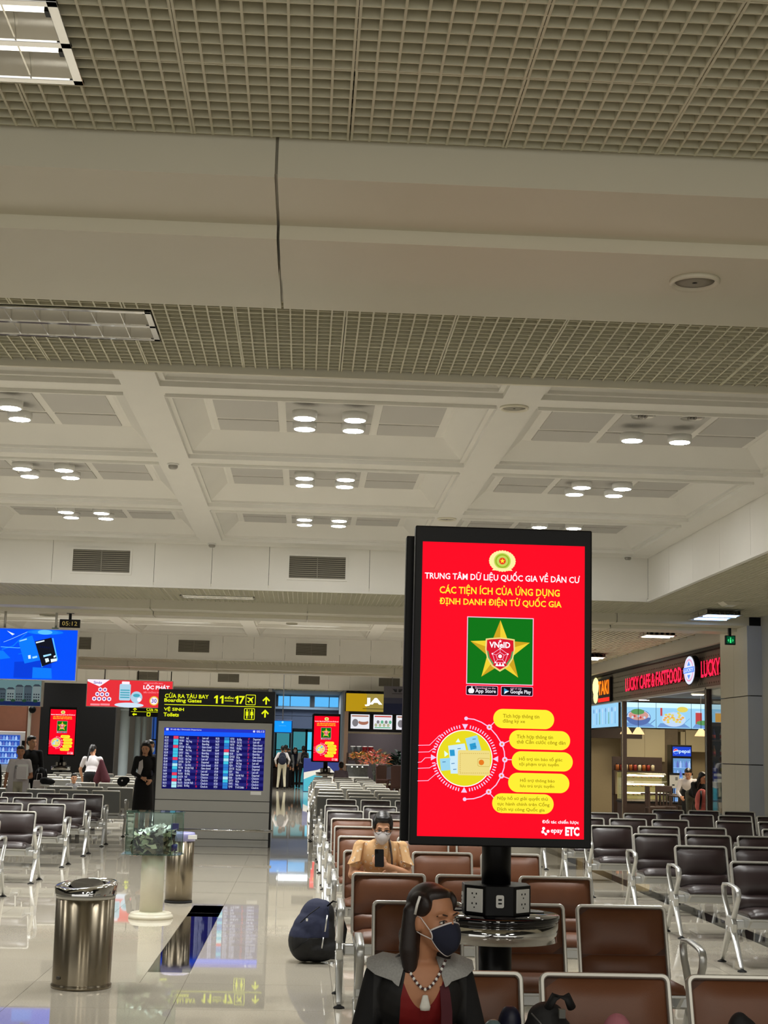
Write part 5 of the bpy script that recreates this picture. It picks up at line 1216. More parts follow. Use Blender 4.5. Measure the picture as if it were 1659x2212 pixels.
for n, (x, y, z) in enumerate(((7.86, 36.3, 2.12), (8.16, 36.3, 2.12), (9.10, 34.0, 2.08), (9.03, 31.6, 2.16))):
    c = thing('pendant_lamp', 'warm glowing cone pendant lamp in the cafe, %s' % ['leftmost beside the brown post', 'second from the left under the menu', 'left of the steel edged post', 'right of the post behind the glass'][n], 'lamp', (x, y, z), group='cone pendant lamps of the cafe')
    G().lathe([(.15, 0), (.13, .04), (.06, .15), (.03, .17)], 20).build('shade', glow('warm_shade', (255, 212, 150), 1.3), c); G().lathe([(0, .02), (.12, .03)], 16).build('bulb', MT['case_tube'], c); G().cyl((0, 0, .16), (0, 0, 3.06-z), .006, 6).build('cord', M['black'], c)
# goods shelf right of the post
gs = thing('goods_shelf', 'dark shelf of snacks and bottles behind the glass by the column', 'shelf', (8.63, 29.3, 0))
G().box(-.62, -.58, 0, .35, 0, 2.3).box(.9, .94, 0, .35, 0, 2.3).build('side_panel', M['wood'], gs); G().box(-.6, .92, .33, .35, 0, 2.3).build('back_panel', mat('shelf_back', (40, 28, 22), noise=.2), gs)
lev = (.18, .52, .80, 1.12, 1.30, 1.62, 1.95, 2.25)
for z in lev: G().box(-.6, .92, 0, .34, z-.03, z).build('shelf_board', M['wood'], gs)
snack = [mat('snack%d' % i, c, rough=.4, noise=.3, nscale=12) for i, c in enumerate([(196, 60, 44), (216, 196, 90), (232, 226, 210), (60, 90, 60), (180, 120, 60)])]
rr = random.Random(9)
for li, z in enumerate(lev[:-1]):
    for k in range(9):
        x = 8.63-.50+k*.155
        if li in (1, 2, 0):
            c = thing('snack_bag', '%s crisp packet from the left on the %s level of the goods shelf' % (ON[k], ['bottom', 'second', 'third'][li]), 'packet', (x, 29.42, z), group='snack packets on the goods shelf')
            G().add([(-.07, 0, 0), (.07, 0, 0), (.07, .05, 0), (-.07, .05, 0), (-.065, -.02, .1), (.065, -.02, .1), (.065, .07, .1), (-.065, .07, .1), (-.07, .02, .21), (.07, .02, .21), (.07, .03, .21), (-.07, .03, .21)], [(0, 3, 2, 1), (0, 1, 5, 4), (1, 2, 6, 5), (2, 3, 7, 6), (3, 0, 4, 7), (4, 5, 9, 8), (5, 6, 10, 9), (6, 7, 11, 10), (7, 4, 8, 11), (8, 9, 10, 11)]).build('packet', rr.choice(snack), c)
        else:
            c = thing('bottle', '%s bottle from the left on the %s level of the goods shelf' % (ON[k], ['', '', '', 'middle', 'fifth', 'sixth', 'top'][li]), 'bottle', (x, 29.42, z), group='bottles on the goods shelf')
            G().lathe([(.035, 0), (.036, .12), (.014, .17), (.014, .22)], 10).build('body', rr.choice([snack[2], MT['cap_blue'], snack[4], MT['stone_pier']]), c); G().lathe([(.036, .03), (.0365, .10)], 10).build('label_band', rr.choice(snack[:3]), c)
wt = thing('water_carton', 'stack of white and blue shrink wrapped water bottles on the goods shelf', 'carton', (8.63, 29.28, 1.12)); G().box(-.55, .85, -.06, .0, .0, .07).box(-.55, .85, -.06, .0, .12, .17).build('wrap', M['white'], wt); G().box(-.55, .85, -.065, 0, .07, .12).build('blue_band', MT['cap_blue'], wt)

# ================================================================== YELLOW SIGN SHOP AT THE END
js = struct(G().box(1.62, 8, 61.5, 61.6, 0, 3.9).box(1.6, 1.7, 58.8, 61.5, 0, 3.05).build('wall_shop', M['purplewall']))
G().box(1.55, 1.70, 58.72, 58.85, 0, 3.05).build('shop_post', mat('tan_post', (130, 104, 84)), js)
t = thing('shop_sign', 'yellow shop sign with white letters over the far food counter', 'sign', (0, 58.8, 0))
G().box(1.55, 5.2, 0, .15, 3.02, 3.80).build('light_box', M['black'], t)
fc = G().box(1.59, 5.16, -.01, 0, 3.06, 3.76).build('sign_face', glow('mustard', (176, 140, 16), 1), t)
G().box(2.4, 5.16, -.012, -.01, 3.06, 3.76).build('olive_part', glow('mustard2', (150, 132, 60), 1), fc)
text('JA', fc, 2.33, 3.02, 3.27, 3.60, glow('ja_white', (250, 250, 250), 1.3), y=-.02, bold=.05)
G().box(2.25, 3.1, -.014, -.012, 3.16, 3.18).build('dark_underline', M['black'], fc)
G().box(1.62, 6, 58.9, 61.5, 3.0, 3.03).build('shop_ceiling', M['void'], js); area('shop_lamp', (3, 60, 2.95), 1.5, 22, (1, .9, .8))
t = thing('menu_rack', 'row of lit food pictures on a dark rack under the yellow sign', 'sign', (0, 59.0, 0))
G().box(1.64, 5.0, 0, .06, 2.28, 3.0).build('rack', M['black'], t)
pm = [glow('pm_white', (226, 226, 232)), glow('pm_brown', (160, 104, 84)), glow('pm_grey', (120, 116, 120)), glow('pm_olive', (170, 176, 140)), glow('pm_red', (190, 70, 60)), glow('pm_green', (90, 170, 130))]
for k in range(4):
    a = 1.80+k*.90; g = G(); g.box(a, a+.74, -.02, 0, 2.39, 2.95, 0)
    g.box(a+.04, a+.70, -.022, -.02, 2.86, 2.91, 4 if k % 2 else 1)
    if k % 2 == 0: g.disc((a+.18, 2.62), .12, 16, 2, .15, -.023); g.disc((a+.5, 2.64), .2, 16, 1, .10, -.023); g.disc((a+.5, 2.70), .16, 16, 0, .04, -.0235)
    else:
        for c_ in range(8): g.disc((a+.10+c_*.08, 2.55+.12*(c_ % 2)), .06, 8, [3, 2, 3, 5][c_ % 4], .07, -.023)
        g.box(a+.05, a+.68, -.022, -.02, 2.43, 2.47, 5)
    g.build('food_picture', pm, t)
G().box(1.64, 5.0, -.05, .06, 2.20, 2.27).build('steel_ledge', M['steel'], t)
t = thing('food_counter', 'lit glass food counter below the yellow sign', 'counter', (2.05, 57.3, 0))
G().box(-.42, .42, 0, .6, 0, .52).build('body', M['white'], t); G().box(-.40, .40, .02, .58, .54, .98).build('glass_box', M['glassclear'], t); G().box(-.44, .44, -.02, .6, .98, 1.02).build('top_shelf', M['white'], t); G().box(-.4, .4, .3, .56, .52, .9).build('trays', mat('trays', (90, 86, 84), noise=.6, nscale=9), t); G().box(-.44, .44, -.02, .6, .50, .55).build('edge', M['white'], t)
for k in range(3): G().lathe([(0, .9), (.03, .92), (0, .95)], 8, (-.2+k*.2, .1, 0)).build('counter_lamp', MT['case_tube'], t)
for k in range(9):
    c = thing('gift_can', None, 'can', (1.80+(k % 5)*.23+(k//5)*.1, 58.3, 1.20 if k < 5 else 1.46), group='red and silver gift cans'); c['label'] = '%s on the far shop shelf, %s in the %s tier' % (('red gift can', 'silver gift can')[(k % 5) < 2], ON[k % 5] if k % 5 < 4 else 'rightmost', 'lower' if k < 5 else 'upper')
    G().lathe([(.09, 0), (.11, .22), (.115, .225)], 14).build('body', [mat('can_silver', (130, 134, 140), rough=.3, metal=.6), mat('can_red', (150, 20, 36), rough=.35)][0 if (k % 5) < 2 else 1], c); G().lathe([(.11, .22), (.09, .25), (0, .252)], 14).build('lid', M['white'], c)
gsh = thing('gift_shelf', 'shelf behind the food counter holding gift cans', 'shelf', (2.3, 58.3, 0)); G().box(-.65, .75, -.12, .15, 1.15, 1.195).box(-.6, .75, -.1, .15, 1.425, 1.455).build('board', M['wood'], gsh); G().box(-.65, -.6, -.1, .1, 0, 1.45).box(.7, .75, -.1, .1, 0, 1.45).build('leg', M['wood'], gsh)
# flower arrangement in a glass vase, dark leafy plant, wicker chairs and table
def leafy(name, lb, cat, x, y, z, cols_, n, r, h, sz, seed, pot):
    t = thing(name, lb, cat, (x, y, z)); rr = random.Random(seed)
    for mi, m in enumerate(cols_):
        g = G()
        for k in range(n//len(cols_)):
            a = rr.uniform(0, 2*PI); rad = r*rr.random()**.5; zz = pot+h*(.25+.75*rr.random()*(1-.5*rad/r)); d = Vector((math.cos(a), math.sin(a), rr.uniform(-.3, .9))).normalized()
            s_ = Vector((-d.y, d.x, 0)).normalized()*sz*.28; p = Vector((rad*math.cos(a), rad*math.sin(a), zz)); tip = p+d*sz; mid = p+d*sz*.5+Vector((0, 0, sz*.12))
            g.add([p, mid+s_, tip, mid-s_], [(0, 1, 2, 3)]); 
        o = g.build('foliage' if mi == 0 else 'blossoms', m, t); o['kind'] = 'stuff'
    g = G()
    for k in range(7): a = k*.9; g.tube([(0, 0, pot*.5), (r*.3*math.cos(a), r*.3*math.sin(a), pot+h*.3), (r*.6*math.cos(a), r*.6*math.sin(a), pot+h*.7)], .008, 5)
    g.build('stems', mat('stem_green', (60, 80, 44)), t)
    return t
t = leafy('flower_arrangement', 'tall orange and pink flower arrangement in a glass vase before the food counter', 'flowers', 2.65, 55.8, 0, [mat('leaf_olive', (104, 110, 60)), mat('petal_orange', (206, 110, 56)), mat('petal_pink', (206, 120, 120))], 240, .5, .75, .2, 4, .85)
G().lathe([(.09, .0), (.07, .2), (.06, .5), (.12, .85)], 16).build('vase', M['glassclear'], t); G().lathe([(.11, 0), (.11, .03), (.05, .05)], 16).build('vase_foot', M['white'], t)
t = leafy('flower_basket', 'orange lily basket standing on the food counter', 'flowers', 2.1, 57.5, 1.02, [MT['leaf_olive'], MT['petal_orange'], mat('petal_yellow', (220, 170, 70))], 150, .3, .42, .16, 6, .1)
G().lathe([(.12, 0), (.16, .14)], 14).build('basket', M['wood'], t)
t = leafy('potted_plant', 'dark leafy potted plant at the right of the far shop', 'plant', 3.62, 57, 0, [mat('leaf_dark', (24, 46, 36))], 260, .34, .85, .24, 8, .75)
G().lathe([(.14, 0), (.2, .72), (.19, .78), (0, .76)], 18).build('pot', M['white'], t)
wick = mat('wicker', (72, 40, 30), rough=.7, noise=.5, nscale=60)
def wicker(x, y, rz, lb):
    t = thing('wicker_chair', lb, 'chair', (x, y, 0), rz, 'brown wicker chairs')
    G().prism([(-.26, .40), (.26, .40), (.28, 1.05), (.2, 1.10), (-.2, 1.10), (-.28, 1.05)], 'y', .20, .27).build('backrest', wick, t, bevel=.015); G().box(-.27, .27, -.25, .25, .34, .43).build('seat', wick, t, bevel=.02); G().box(-.26, .26, -.3, .22, .43, .48).build('cushion', M['ckhaki'], t, bevel=.02)
    for a in (-1, 1):
        G().box(a*.27-.03, a*.27+.03, -.25, .22, .58, .63).build('arm', wick, t, bevel=.01)
        for b_ in (-1, 1): G().box(a*.25-.03, a*.25+.03, b_*.22-.03, b_*.22+.03, 0, .60).build('leg', wick, t)
wicker(2.78, 50.0, .9, 'brown wicker chair left of the small far table'); wicker(3.25, 49.6, 2.6, 'brown wicker chair before the small far table')
t = thing('round_table', 'small pale table with cups beside the wicker chairs', 'table', (3.35, 50.6, 0)); G().lathe([(.38, .85), (.38, .88), (0, .881)], 28, smooth=False).build('table_top', MT['cream_door'], t); G().cyl((0, 0, 0), (0, 0, .85), .04).build('stem', M['black'], t); G().lathe([(.25, 0), (.25, .03), (.05, .05)], 18).build('base', M['black'], t)
for k in range(2):
    c = thing('cup', 'white cup on the small pale table, %s one' % ('left', 'right')[k], 'cup', (3.12+k*.33, 50.5, .882), group='cups on the far table'); G().lathe([(.04, 0), (.05, .13), (.046, .13), (.036, .01)], 14).build('body', M['white'], c)
t = thing('reception_desk', 'dark wooden reception desk behind the man with the backpack', 'desk', (-.80, 61.95, 0)); G().box(-.45, .45, 0, .6, 0, 1.12).build('body', M['wood'], t); G().box(-.5, .55, -.05, .65, 1.12, 1.17).build('counter_top', M['black'], t); G().box(-.45, .5, -.02, 0, .75, .80).build('inlay', M['blackgloss'], t)
t = thing('info_panel', 'blue and white wave patterned panel behind the far red display', 'panel', (.62, 55.6, 0)); G().box(-.62, .7, 0, .06, 0, 1.22).build('board', mat('panel_navy', (36, 54, 130)), t, bevel=.01)
g = G(); flat(g, [(-.6, .02), (.6, .02), (.66, .60), (.3, .95), (-.1, .80), (-.6, .70)], -.006, 0); flat(g, [(-.6, .02), (.1, .02), (.3, .5), (-.2, .62), (-.6, .45)], -.009, 1); g.build('wave_print', [M['white'], mat('panel_cyan', (70, 180, 210))], t)
# ================================================================== PEOPLE
def dist_seg(p, a, b, ra, rb):
    ab = b-a; L = ab.length_squared; t_ = max(0, min(1, (p-a).dot(ab)/L)) if L > 1e-12 else 0
    return (p-(a+ab*t_)).length-(ra+(rb-ra)*t_)
class Body:
    def __init__(s): s.p = []
    def cap(s, a, b, ra, rb, m): s.p.append(('c', Vector(a), Vector(b), ra, rb, m)); return s
    def ell(s, c, r, m, rot=None): s.p.append(('e', Vector(c), Vector(r), rot or Matrix.Identity(3), 0, m)); return s
    def mesh(s, name, mats, voxel, smooth=3, fn=None):
        g = G()
        for k in s.p:
            if k[0] == 'c':
                a, b, ra, rb = k[1:5]
                g.ell(a, (ra,)*3, 14); g.ell(b, (rb,)*3, 14)
                if (b-a).length > 1e-4: g.tube([a, b], [ra*.99, rb*.99], 14)
            else: g.ell(k[1], k[2], 20, rot=k[3])
        me = g.mesh('tmp_body', M['skin']); o = bpy.data.objects.new('tmp_body', me); C.objects.link(o)
        r = o.modifiers.new('r', 'REMESH'); r.mode = 'VOXEL'; r.voxel_size = voxel; r.adaptivity = 0
        if smooth: sm = o.modifiers.new('s', 'SMOOTH'); sm.factor = .5; sm.iterations = smooth
        dg = bpy.context.evaluated_depsgraph_get(); out = bpy.data.meshes.new_from_object(o.evaluated_get(dg)); out.name = name
        bpy.data.objects.remove(o); bpy.data.meshes.remove(me)
        out.materials.clear()
        for m in mats: out.materials.append(M[m])
        idx = {m: i for i, m in enumerate(mats)}
        inv = [(k, k[3].inverted()) if k[0] == 'e' else (k, None) for k in s.p]
        for f in out.polygons:
            c = f.center; best = 9; bm_ = None
            for k, iv in inv:
                if k[0] == 'c':
                    if (c-k[1]).length > (k[2]-k[1]).length+k[3]+.1: continue
                    d = dist_seg(c, k[1], k[2], k[3], k[4])
                else:
                    v = iv @ (c-k[1]); d = (Vector((v.x/k[2].x, v.y/k[2].y, v.z/k[2].z)).length-1)*min(k[2])
                if d < best: best = d; bm_ = k[5]
            if fn: bm_ = fn(c, bm_)
            f.material_index = idx.get(bm_, 0); f.use_smooth = True
        return out
def headprims(b, Hm, skin, s=1.0, detail=False, flesh=True):
    R3 = Hm.to_3x3(); sc = Hm.to_scale()[0]; Rr = R3.normalized() if hasattr(R3, 'normalized') else R3
    P = lambda x, y, z: Hm @ Vector((x, y, z))
    e = lambda c, r, m=skin: b.ell(P(*c), (r[0]*s, r[1]*s, r[2]*s), m, Rr)
    e((0, .015, .035), (.072, .088, .082)); e((0, -.012, -.02), (.063, .078, .085)); e((0, -.035, -.065), (.042, .050, .045)); e((0, -.062, -.093), (.022, .022, .018))
    for q in (-1, 1):
        e((q*.038, -.052, -.030), (.024, .026, .024)); e((q*.074, .008, -.008), (.009, .020, .031)); e((q*.030, -.078, .028), (.026, .012, .008)); 
    e((0, -.092, -.012), (.010, .014, .026)); e((0, -.100, -.033), (.013, .014, .011)); e((.0, -.084, -.060), (.022, .011, .006)); e((.0, -.082, -.070), (.018, .010, .006))
def face_parts(t, Hm, s, glasses=False, brow=True, mouth=True):
    inv = Hm
    def add(g, nm, m): return g.build(nm, m, t)
    for q in (-1, 1):
        g = G(); R3 = Hm.to_3x3().normalized()
        g.ell(Hm @ Vector((q*.031, -.080, .004)), (.0125*s, .008*s, .0062*s), 14, rot=R3); eo = add(g, 'eye', M['eyewhite'])
        g = G(); g.ell(Hm @ Vector((q*.031, -.0865, .004)), (.0052*s, .003*s, .0052*s), 10, rot=R3); add(g, 'iris', M['iris'])
        g = G(); g.tube([Hm @ Vector((q*x, y, z)) for x, y, z in ((.016, -.088, .0065), (.031, -.0905, .0115), (.047, -.082, .006))], .0016*s, 6); add(g, 'eyelash', M['hair'])
        if brow: g = G(); g.tube([Hm @ Vector((q*x, y, z)) for x, y, z in ((.013, -.0880, .025), (.032, -.0875, .031), (.052, -.073, .025))], [.002*s, .003*s, .0015*s], 6); add(g, 'eyebrow', M['browhair'])
    if mouth: g = G(); R3 = Hm.to_3x3().normalized(); g.ell(Hm @ Vector((0, -.0925, -.065)), (.021*s, .004*s, .007*s), 12, rot=R3); add(g, 'lips', M['lips'])
    if glasses:
        for q in (-1, 1):
            g = G(); g.tube([Hm @ Vector((q*.034+.027*math.cos(a), -.101-.0*abs(math.cos(a)), .0+.018*math.sin(a))) for a in [i*PI/8 for i in range(16)]], .0020*s, 6, closed=True)
            g.tube([Hm @ Vector((q*.061, -.100, .004)), Hm @ Vector((q*.079, -.04, .006)), Hm @ Vector((q*.079, .01, .004))], .002*s, 6); add(g, 'glasses_rim', M['black'])
        g = G(); g.tube([Hm @ Vector((-.009, -.102, .004)), Hm @ Vector((0, -.106, .007)), Hm @ Vector((.009, -.102, .004))], .002*s, 6); add(g, 'glasses_bridge', M['black'])
M['eyewhite'] = mat('eye_white', (215, 208, 200), rough=.2); M['iris'] = mat('iris_dark', (24, 14, 10), rough=.1); M['lips'] = mat('lips', (150, 78, 68), rough=.45); M['browhair'] = mat('brow_hair', (52, 34, 26), rough=.8)
M['cskin_dark'] = mat('skin_tan', (176, 124, 92), rough=.5, noise=.10, nscale=26, spec=.4)
def hair_mesh(t, Hm, s, style, m, voxel=.008):
    b = Body(); R3 = Hm.to_3x3().normalized(); P = lambda x, y, z: Hm @ Vector((x, y, z))
    e = lambda c, r: b.ell(P(*c), (r[0]*s, r[1]*s, r[2]*s), m, R3)
    cp = lambda a, b2, r1, r2: b.cap(P(*a), P(*b2), r1*s, r2*s, m)
    if style == 'short': e((0, .026, .050), (.080, .090, .078)); e((0, .060, .0), (.070, .055, .07)); e((0, -.03, .085), (.055, .05, .035))
    elif style == 'bun': e((0, .024, .048), (.079, .091, .080)); e((0, .060, .0), (.070, .055, .07)); e((0, -.028, .086), (.06, .048, .032)); e((0, .105, .06), (.04, .04, .04)); e((.068, .0, .03), (.015, .05, .05)); e((-.068, .0, .03), (.015, .05, .05))
    elif style == 'pony': e((0, .024, .048), (.080, .092, .080)); e((0, .060, .0), (.070, .055, .07)); e((0, -.028, .086), (.06, .048, .032)); cp((0, .11, .04), (0, .14, -.03), .03, .032); cp((0, .14, -.03), (0, .15, -.22), .032, .02); cp((0, .15, -.22), (0, .14, -.34), .02, .008)
    elif style == 'long':
        e((0, .026, .050), (.081, .092, .080)); e((0, .05, -.02), (.082, .062, .10)); e((0, -.022, .090), (.058, .045, .03))
        for q in (-1, 1): cp((q*.066, .02, .02), (q*.08, .035, -.12), .034, .036); cp((q*.08, .035, -.12), (q*.085, .03, -.22), .036, .022)
        cp((0, .08, -.05), (0, .09, -.24), .062, .045)
    me = b.mesh('hair', [m], voxel, 3); obj('hair', me, t)
def mask(t, Hm, s, m, trim=None):
    # moulded cloth mask over nose, mouth and chin
    nu, nv = 14, 10; vs = []
    def pt(u, v, off=0):    # u -1..1 left-right, v 0 top ..1 chin
        a = u*1.12
        top = .002-.026*abs(u)**1.5; bot = -.118+.062*abs(u)**1.6
        z = top+(bot-top)*v
        bulge = math.sin(PI*min(1, .12+v*.80))
        rx = .068-.010*v; ry = (.050+.034*bulge*(1-.35*abs(u)))
        x = rx*math.sin(a)*1.06; y = -.028-ry*math.cos(a)-.012*(1-abs(u))*bulge
        if v > .8: y += (v-.8)*.10*(1-abs(u))
        n = Vector((math.sin(a), -math.cos(a), 0)); p = Vector((x, y, z))+n*off
        return Hm @ p
    for off in (0, .0025*s):
        for j in range(nv+1):
            for i in range(nu+1): vs.append(pt(-1+2*i/nu, j/nv, off+.001))
    k = (nu+1)*(nv+1); fs = []
    for j in range(nv):
        for i in range(nu):
            q_ = j*(nu+1)+i; fs += [(k+q_, k+q_+nu+1, k+q_+nu+2, k+q_+1), (q_, q_+1, q_+nu+2, q_+nu+1)]
    o = G().add(vs, fs, 0, True).build('face_mask', m, t)
    if trim:
        r = .0032*s
        edge = [pt(-1+2*i/nu, 0, .002) for i in range(nu+1)]; eb = [pt(-1+2*i/nu, 1, .002) for i in range(nu+1)]
        el = [pt(-1, j/nv, .002) for j in range(nv+1)]; er = [pt(1, j/nv, .002) for j in range(nv+1)]
        G().tube(edge, r, 8).build('mask_trim', trim, o); G().tube(el, r, 8).build('mask_trim', trim, o); G().tube(er, r, 8).build('mask_trim', trim, o); G().tube(eb, r*.7, 8).build('mask_trim', trim, o)
    for q in (-1, 1):
        G().tube([pt(q, 0, .002), Hm @ Vector((q*.072, -.010, .016)), Hm @ Vector((q*.078, .020, .022)), Hm @ Vector((q*.080, .028, -.01))], .0020*s, 6).build('ear_loop', trim or m, o)
        G().tube([pt(q, 1, .002), Hm @ Vector((q*.070, -.005, -.042)), Hm @ Vector((q*.076, .018, -.032))], .0020*s, 6).build('ear_loop', trim or m, o)
    return o
def hand(b, w, d, up, m, s=1.0, curl=.5, side=1, r=.0085):
    # w wrist, d finger direction, up = back of the hand normal; thumb leaves toward side
    d = d.normalized(); x = d.cross(up).normalized()*side; up = x.cross(d).normalized()*side
    if up.dot(up) < .5: up = Vector((0, 0, 1))
    pc = w+d*.045*s
    for k in (-1.5, -.5, .5, 1.5): b.cap(w+x*k*.010*s+d*.01*s, w+x*k*.019*s+d*.085*s, .015*s, .011*s, m)
    for k, L in ((-1.5, .062), (-.5, .074), (.5, .080), (1.5, .070)):
        a = w+x*k*.019*s+d*.088*s; c1 = curl; dd = (d*math.cos(c1)-up*math.sin(c1)).normalized(); mid = a+dd*L*.5*s
        d2 = (d*math.cos(c1*2.2)-up*math.sin(c1*2.2)).normalized(); b.cap(a, mid, r*s, r*.92*s, m); b.cap(mid, mid+d2*L*.45*s, r*.92*s, r*.8*s, m)
    a = w+x*.022*s+d*.022*s; dd = (x*.75+d*.65-up*.25).normalized(); b.cap(a, a+dd*.038*s, .012*s, .010*s, m); b.cap(a+dd*.038*s, a+dd*.038*s+(d*.85+x*.15-up*.35).normalized()*.030*s, .010*s, .0085*s, m)
def person(label, loc, rz, J, cl, hair='short', hairm='hair', s=1.0, scale=1.0, voxel=.013, masked=None, glasses=False, fn=None, group=None, face=True, neckline=0):
    """J: joints in the body's own space (z up, facing -y), metres for a 1.65 m body; cl: material names"""
    t = thing('person', label, 'person', loc, rz, group); t.scale = (scale,)*3
    b = Body(); V = Vector; sk = cl['skin']; top = cl['top']; bot = cl['bottom']; shoe = cl['shoe']; sl = cl.get('sleeve', 'short')
    pel, ch, nk, hd = V(J['pelvis']), V(J['chest']), V(J['neck']), V(J['head'])
    yw, pt_, rl = J.get('look', (0, 0, 0)); Hm = Matrix.Translation(hd) @ Euler((pt_, rl, yw), 'XYZ').to_matrix().to_4x4() @ Matrix.Scale(s, 4)
    tr = Euler((0, 0, J.get('twist', 0))).to_matrix(); up = (ch-pel).normalized()
    ax = (tr @ V((1, 0, 0))); fw = ax.cross(up).normalized()*-1; Rt = Matrix((ax, -fw, up)).transposed()
    Rt = Matrix((ax, up.cross(ax).normalized(), up)).transposed()
    b.ell(pel, (.165, .115, .12), cl.get('hips', bot), Rt); b.ell(pel.lerp(ch, .4), (.135, .10, .15), top, Rt); b.ell(ch, (.158, .112, .16), top, Rt); b.ell(pel.lerp(ch, .15), (.152, .11, .10), top, Rt)
    shL, shR = V(J['shL']), V(J['shR'])
    b.cap(shL, shR, .052, .052, top); b.cap(nk-(hd-nk)*.2, nk.lerp(hd, .6), .050, .047, sk); b.ell(nk-up*.035, (.105, .062, .05), top, Rt)
    for S_ in ('L', 'R'):
        sh, el, ha = V(J['sh'+S_]), V(J['el'+S_]), V(J['ha'+S_])
        if sl == 'short':
            mid = sh.lerp(el, .62); b.cap(sh, mid, .058, .052, top); b.cap(mid, el, .041, .036, sk); b.cap(el, ha, .037, .026, sk)
        else: b.cap(sh, el, .056, .043, top); b.cap(el, el.lerp(ha, .92), .043, .032, top); b.cap(el.lerp(ha, .9), ha, .026, .025, sk)
        hdir = V(J.get('hd'+S_, (ha-el)))
        hand(b, ha, hdir, V(J.get('hu'+S_, (0, -1, 0.01))), sk, .95, J.get('curl'+S_, .45), 1 if S_ == 'L' else -1, .0095)
        hip, kn, an = V(J['hip'+S_]), V(J['kn'+S_]), V(J['an'+S_]); toe = V(J['to'+S_])
        hem = cl.get('hem', 1.0)
        b.cap(hip, kn, .088, .058, bot)
        if hem >= 1: b.cap(kn, an, .058, .046, bot)
        else: m_ = kn.lerp(an, hem); b.cap(kn, m_, .056, .05, bot); b.cap(m_, an, .042, .034, sk)
        b.cap(an+V((0, 0, -.03)), toe, .040, .033, shoe); b.cap(an, an+V((0, 0, -.04)), .042, .040, cl.get('sock', shoe))
    headprims(b, Hm, sk, s)
    mats = list(dict.fromkeys([k[5] for k in b.p]+cl.get('extra', [])))
    obj('body', b.mesh('body', mats, voxel, 3, fn), t)
    hair_mesh(t, Hm, s, hair, hairm, max(.007, voxel*.8))
    if face: face_parts(t, Hm, s, glasses, mouth=not masked)
    if masked: mask(t, Hm, s, masked[0], masked[1])
    return t, Hm
def stand(**k):
    J = dict(pelvis=(0, 0, .92), chest=(0, -.0, 1.22), neck=(0, .01, 1.38), head=(0, -.01, 1.52), shL=(.155, 0, 1.33), shR=(-.155, 0, 1.33), elL=(.20, .02, 1.06), elR=(-.20, .02, 1.06), haL=(.20, -.05, .83), haR=(-.20, -.05, .83),
             hipL=(.085, 0, .88), hipR=(-.085, 0, .88), knL=(.095, -.01, .48), knR=(-.095, -.01, .48), anL=(.10, .02, .09), anR=(-.10, .02, .09), toL=(.12, -.13, .035), toR=(-.12, -.13, .035)); J.update(k); return J
def sit(**k):
    J = dict(pelvis=(0, 0, .545), chest=(0, -.02, .80), neck=(0, -.02, .965), head=(0, -.05, 1.09), shL=(.15, -.01, .90), shR=(-.15, -.01, .90), elL=(.20, -.04, .66), elR=(-.20, -.04, .66), haL=(.10, -.26, .60), haR=(-.10, -.26, .60),
             hipL=(.085, -.02, .53), hipR=(-.085, -.02, .53), knL=(.10, -.42, .50), knR=(-.10, -.42, .50), anL=(.10, -.42, .10), anR=(-.10, -.42, .10), toL=(.11, -.56, .035), toR=(-.11, -.56, .035)); J.update(k); return J
CL = lambda **k: dict(dict(skin='skin', top='cblack', bottom='cblack', shoe='black'), **k)

# ---- the woman in the foreground: dark cardigan, red top, navy mask
def fn1(c, m):
    if m in ('cblack', 'cskin_dark') and .60 < c.z < .905 and abs(c.x) < .16 and c.y < -.14: return 'frontmat'
    return m
fm_ = mat('top_with_round_neckline', (158, 108, 78), rough=.6); M['frontmat'] = fm_
nf = fm_.node_tree; bf = nf.nodes['Principled BSDF']; tcf = nf.nodes.new('ShaderNodeTexCoord'); sx_ = nf.nodes.new('ShaderNodeSeparateXYZ'); nf.links.new(tcf.outputs['Object'], sx_.inputs[0])
def mth(op, a, b_=None):
    n = nf.nodes.new('ShaderNodeMath'); n.operation = op
    for i, v in enumerate((a, b_)):
        if v is None: continue
        if isinstance(v, (int, float)): n.inputs[i].default_value = v
        else: nf.links.new(v, n.inputs[i])
    return n.outputs[0]
xx_ = mth('SUBTRACT', sx_.outputs['X'], .004); ab = mth('ABSOLUTE', xx_); u_z = mth('MULTIPLY', mth('POWER', ab, 2.0), 20.0); isskin = mth('GREATER_THAN', sx_.outputs['Z'], mth('ADD', u_z, .745))
isblk = mth('GREATER_THAN', mth('ABSOLUTE', mth('SUBTRACT', sx_.outputs['X'], .012)), mth('ADD', mth('MULTIPLY', mth('MAXIMUM', mth('SUBTRACT', sx_.outputs['Z'], .78), 0.0), -.18), .082))
m1_ = nf.nodes.new('ShaderNodeMixRGB'); m1_.inputs[1].default_value = srgb(122, 12, 16); m1_.inputs[2].default_value = srgb(176, 124, 92); nf.links.new(isskin, m1_.inputs[0])
m2_ = nf.nodes.new('ShaderNodeMixRGB'); m2_.inputs[2].default_value = srgb(13, 13, 15); nf.links.new(isblk, m2_.inputs[0]); nf.links.new(m1_.outputs[0], m2_.inputs[1]); nf.links.new(m2_.outputs[0], bf.inputs['Base Color'])
J1 = sit(pelvis=(0, -.02, .545), chest=(0, -.16, .765), neck=(.0, -.20, .900), head=(.040, -.255, 1.035), look=(.62, .03, -.06), twist=.0,
         shL=(.135, -.155, .830), shR=(-.135, -.155, .830), elL=(.205, -.15, .61), elR=(-.20, -.16, .61), haL=(.06, -.36, .57), haR=(-.05, -.37, .56), knL=(.10, -.45, .50), knR=(-.10, -.45, .50), anL=(.11, -.45, .10), anR=(-.11, -.45, .10), toL=(.12, -.58, .035), toR=(-.12, -.58, .035))
LX, LY = .420, 5.42
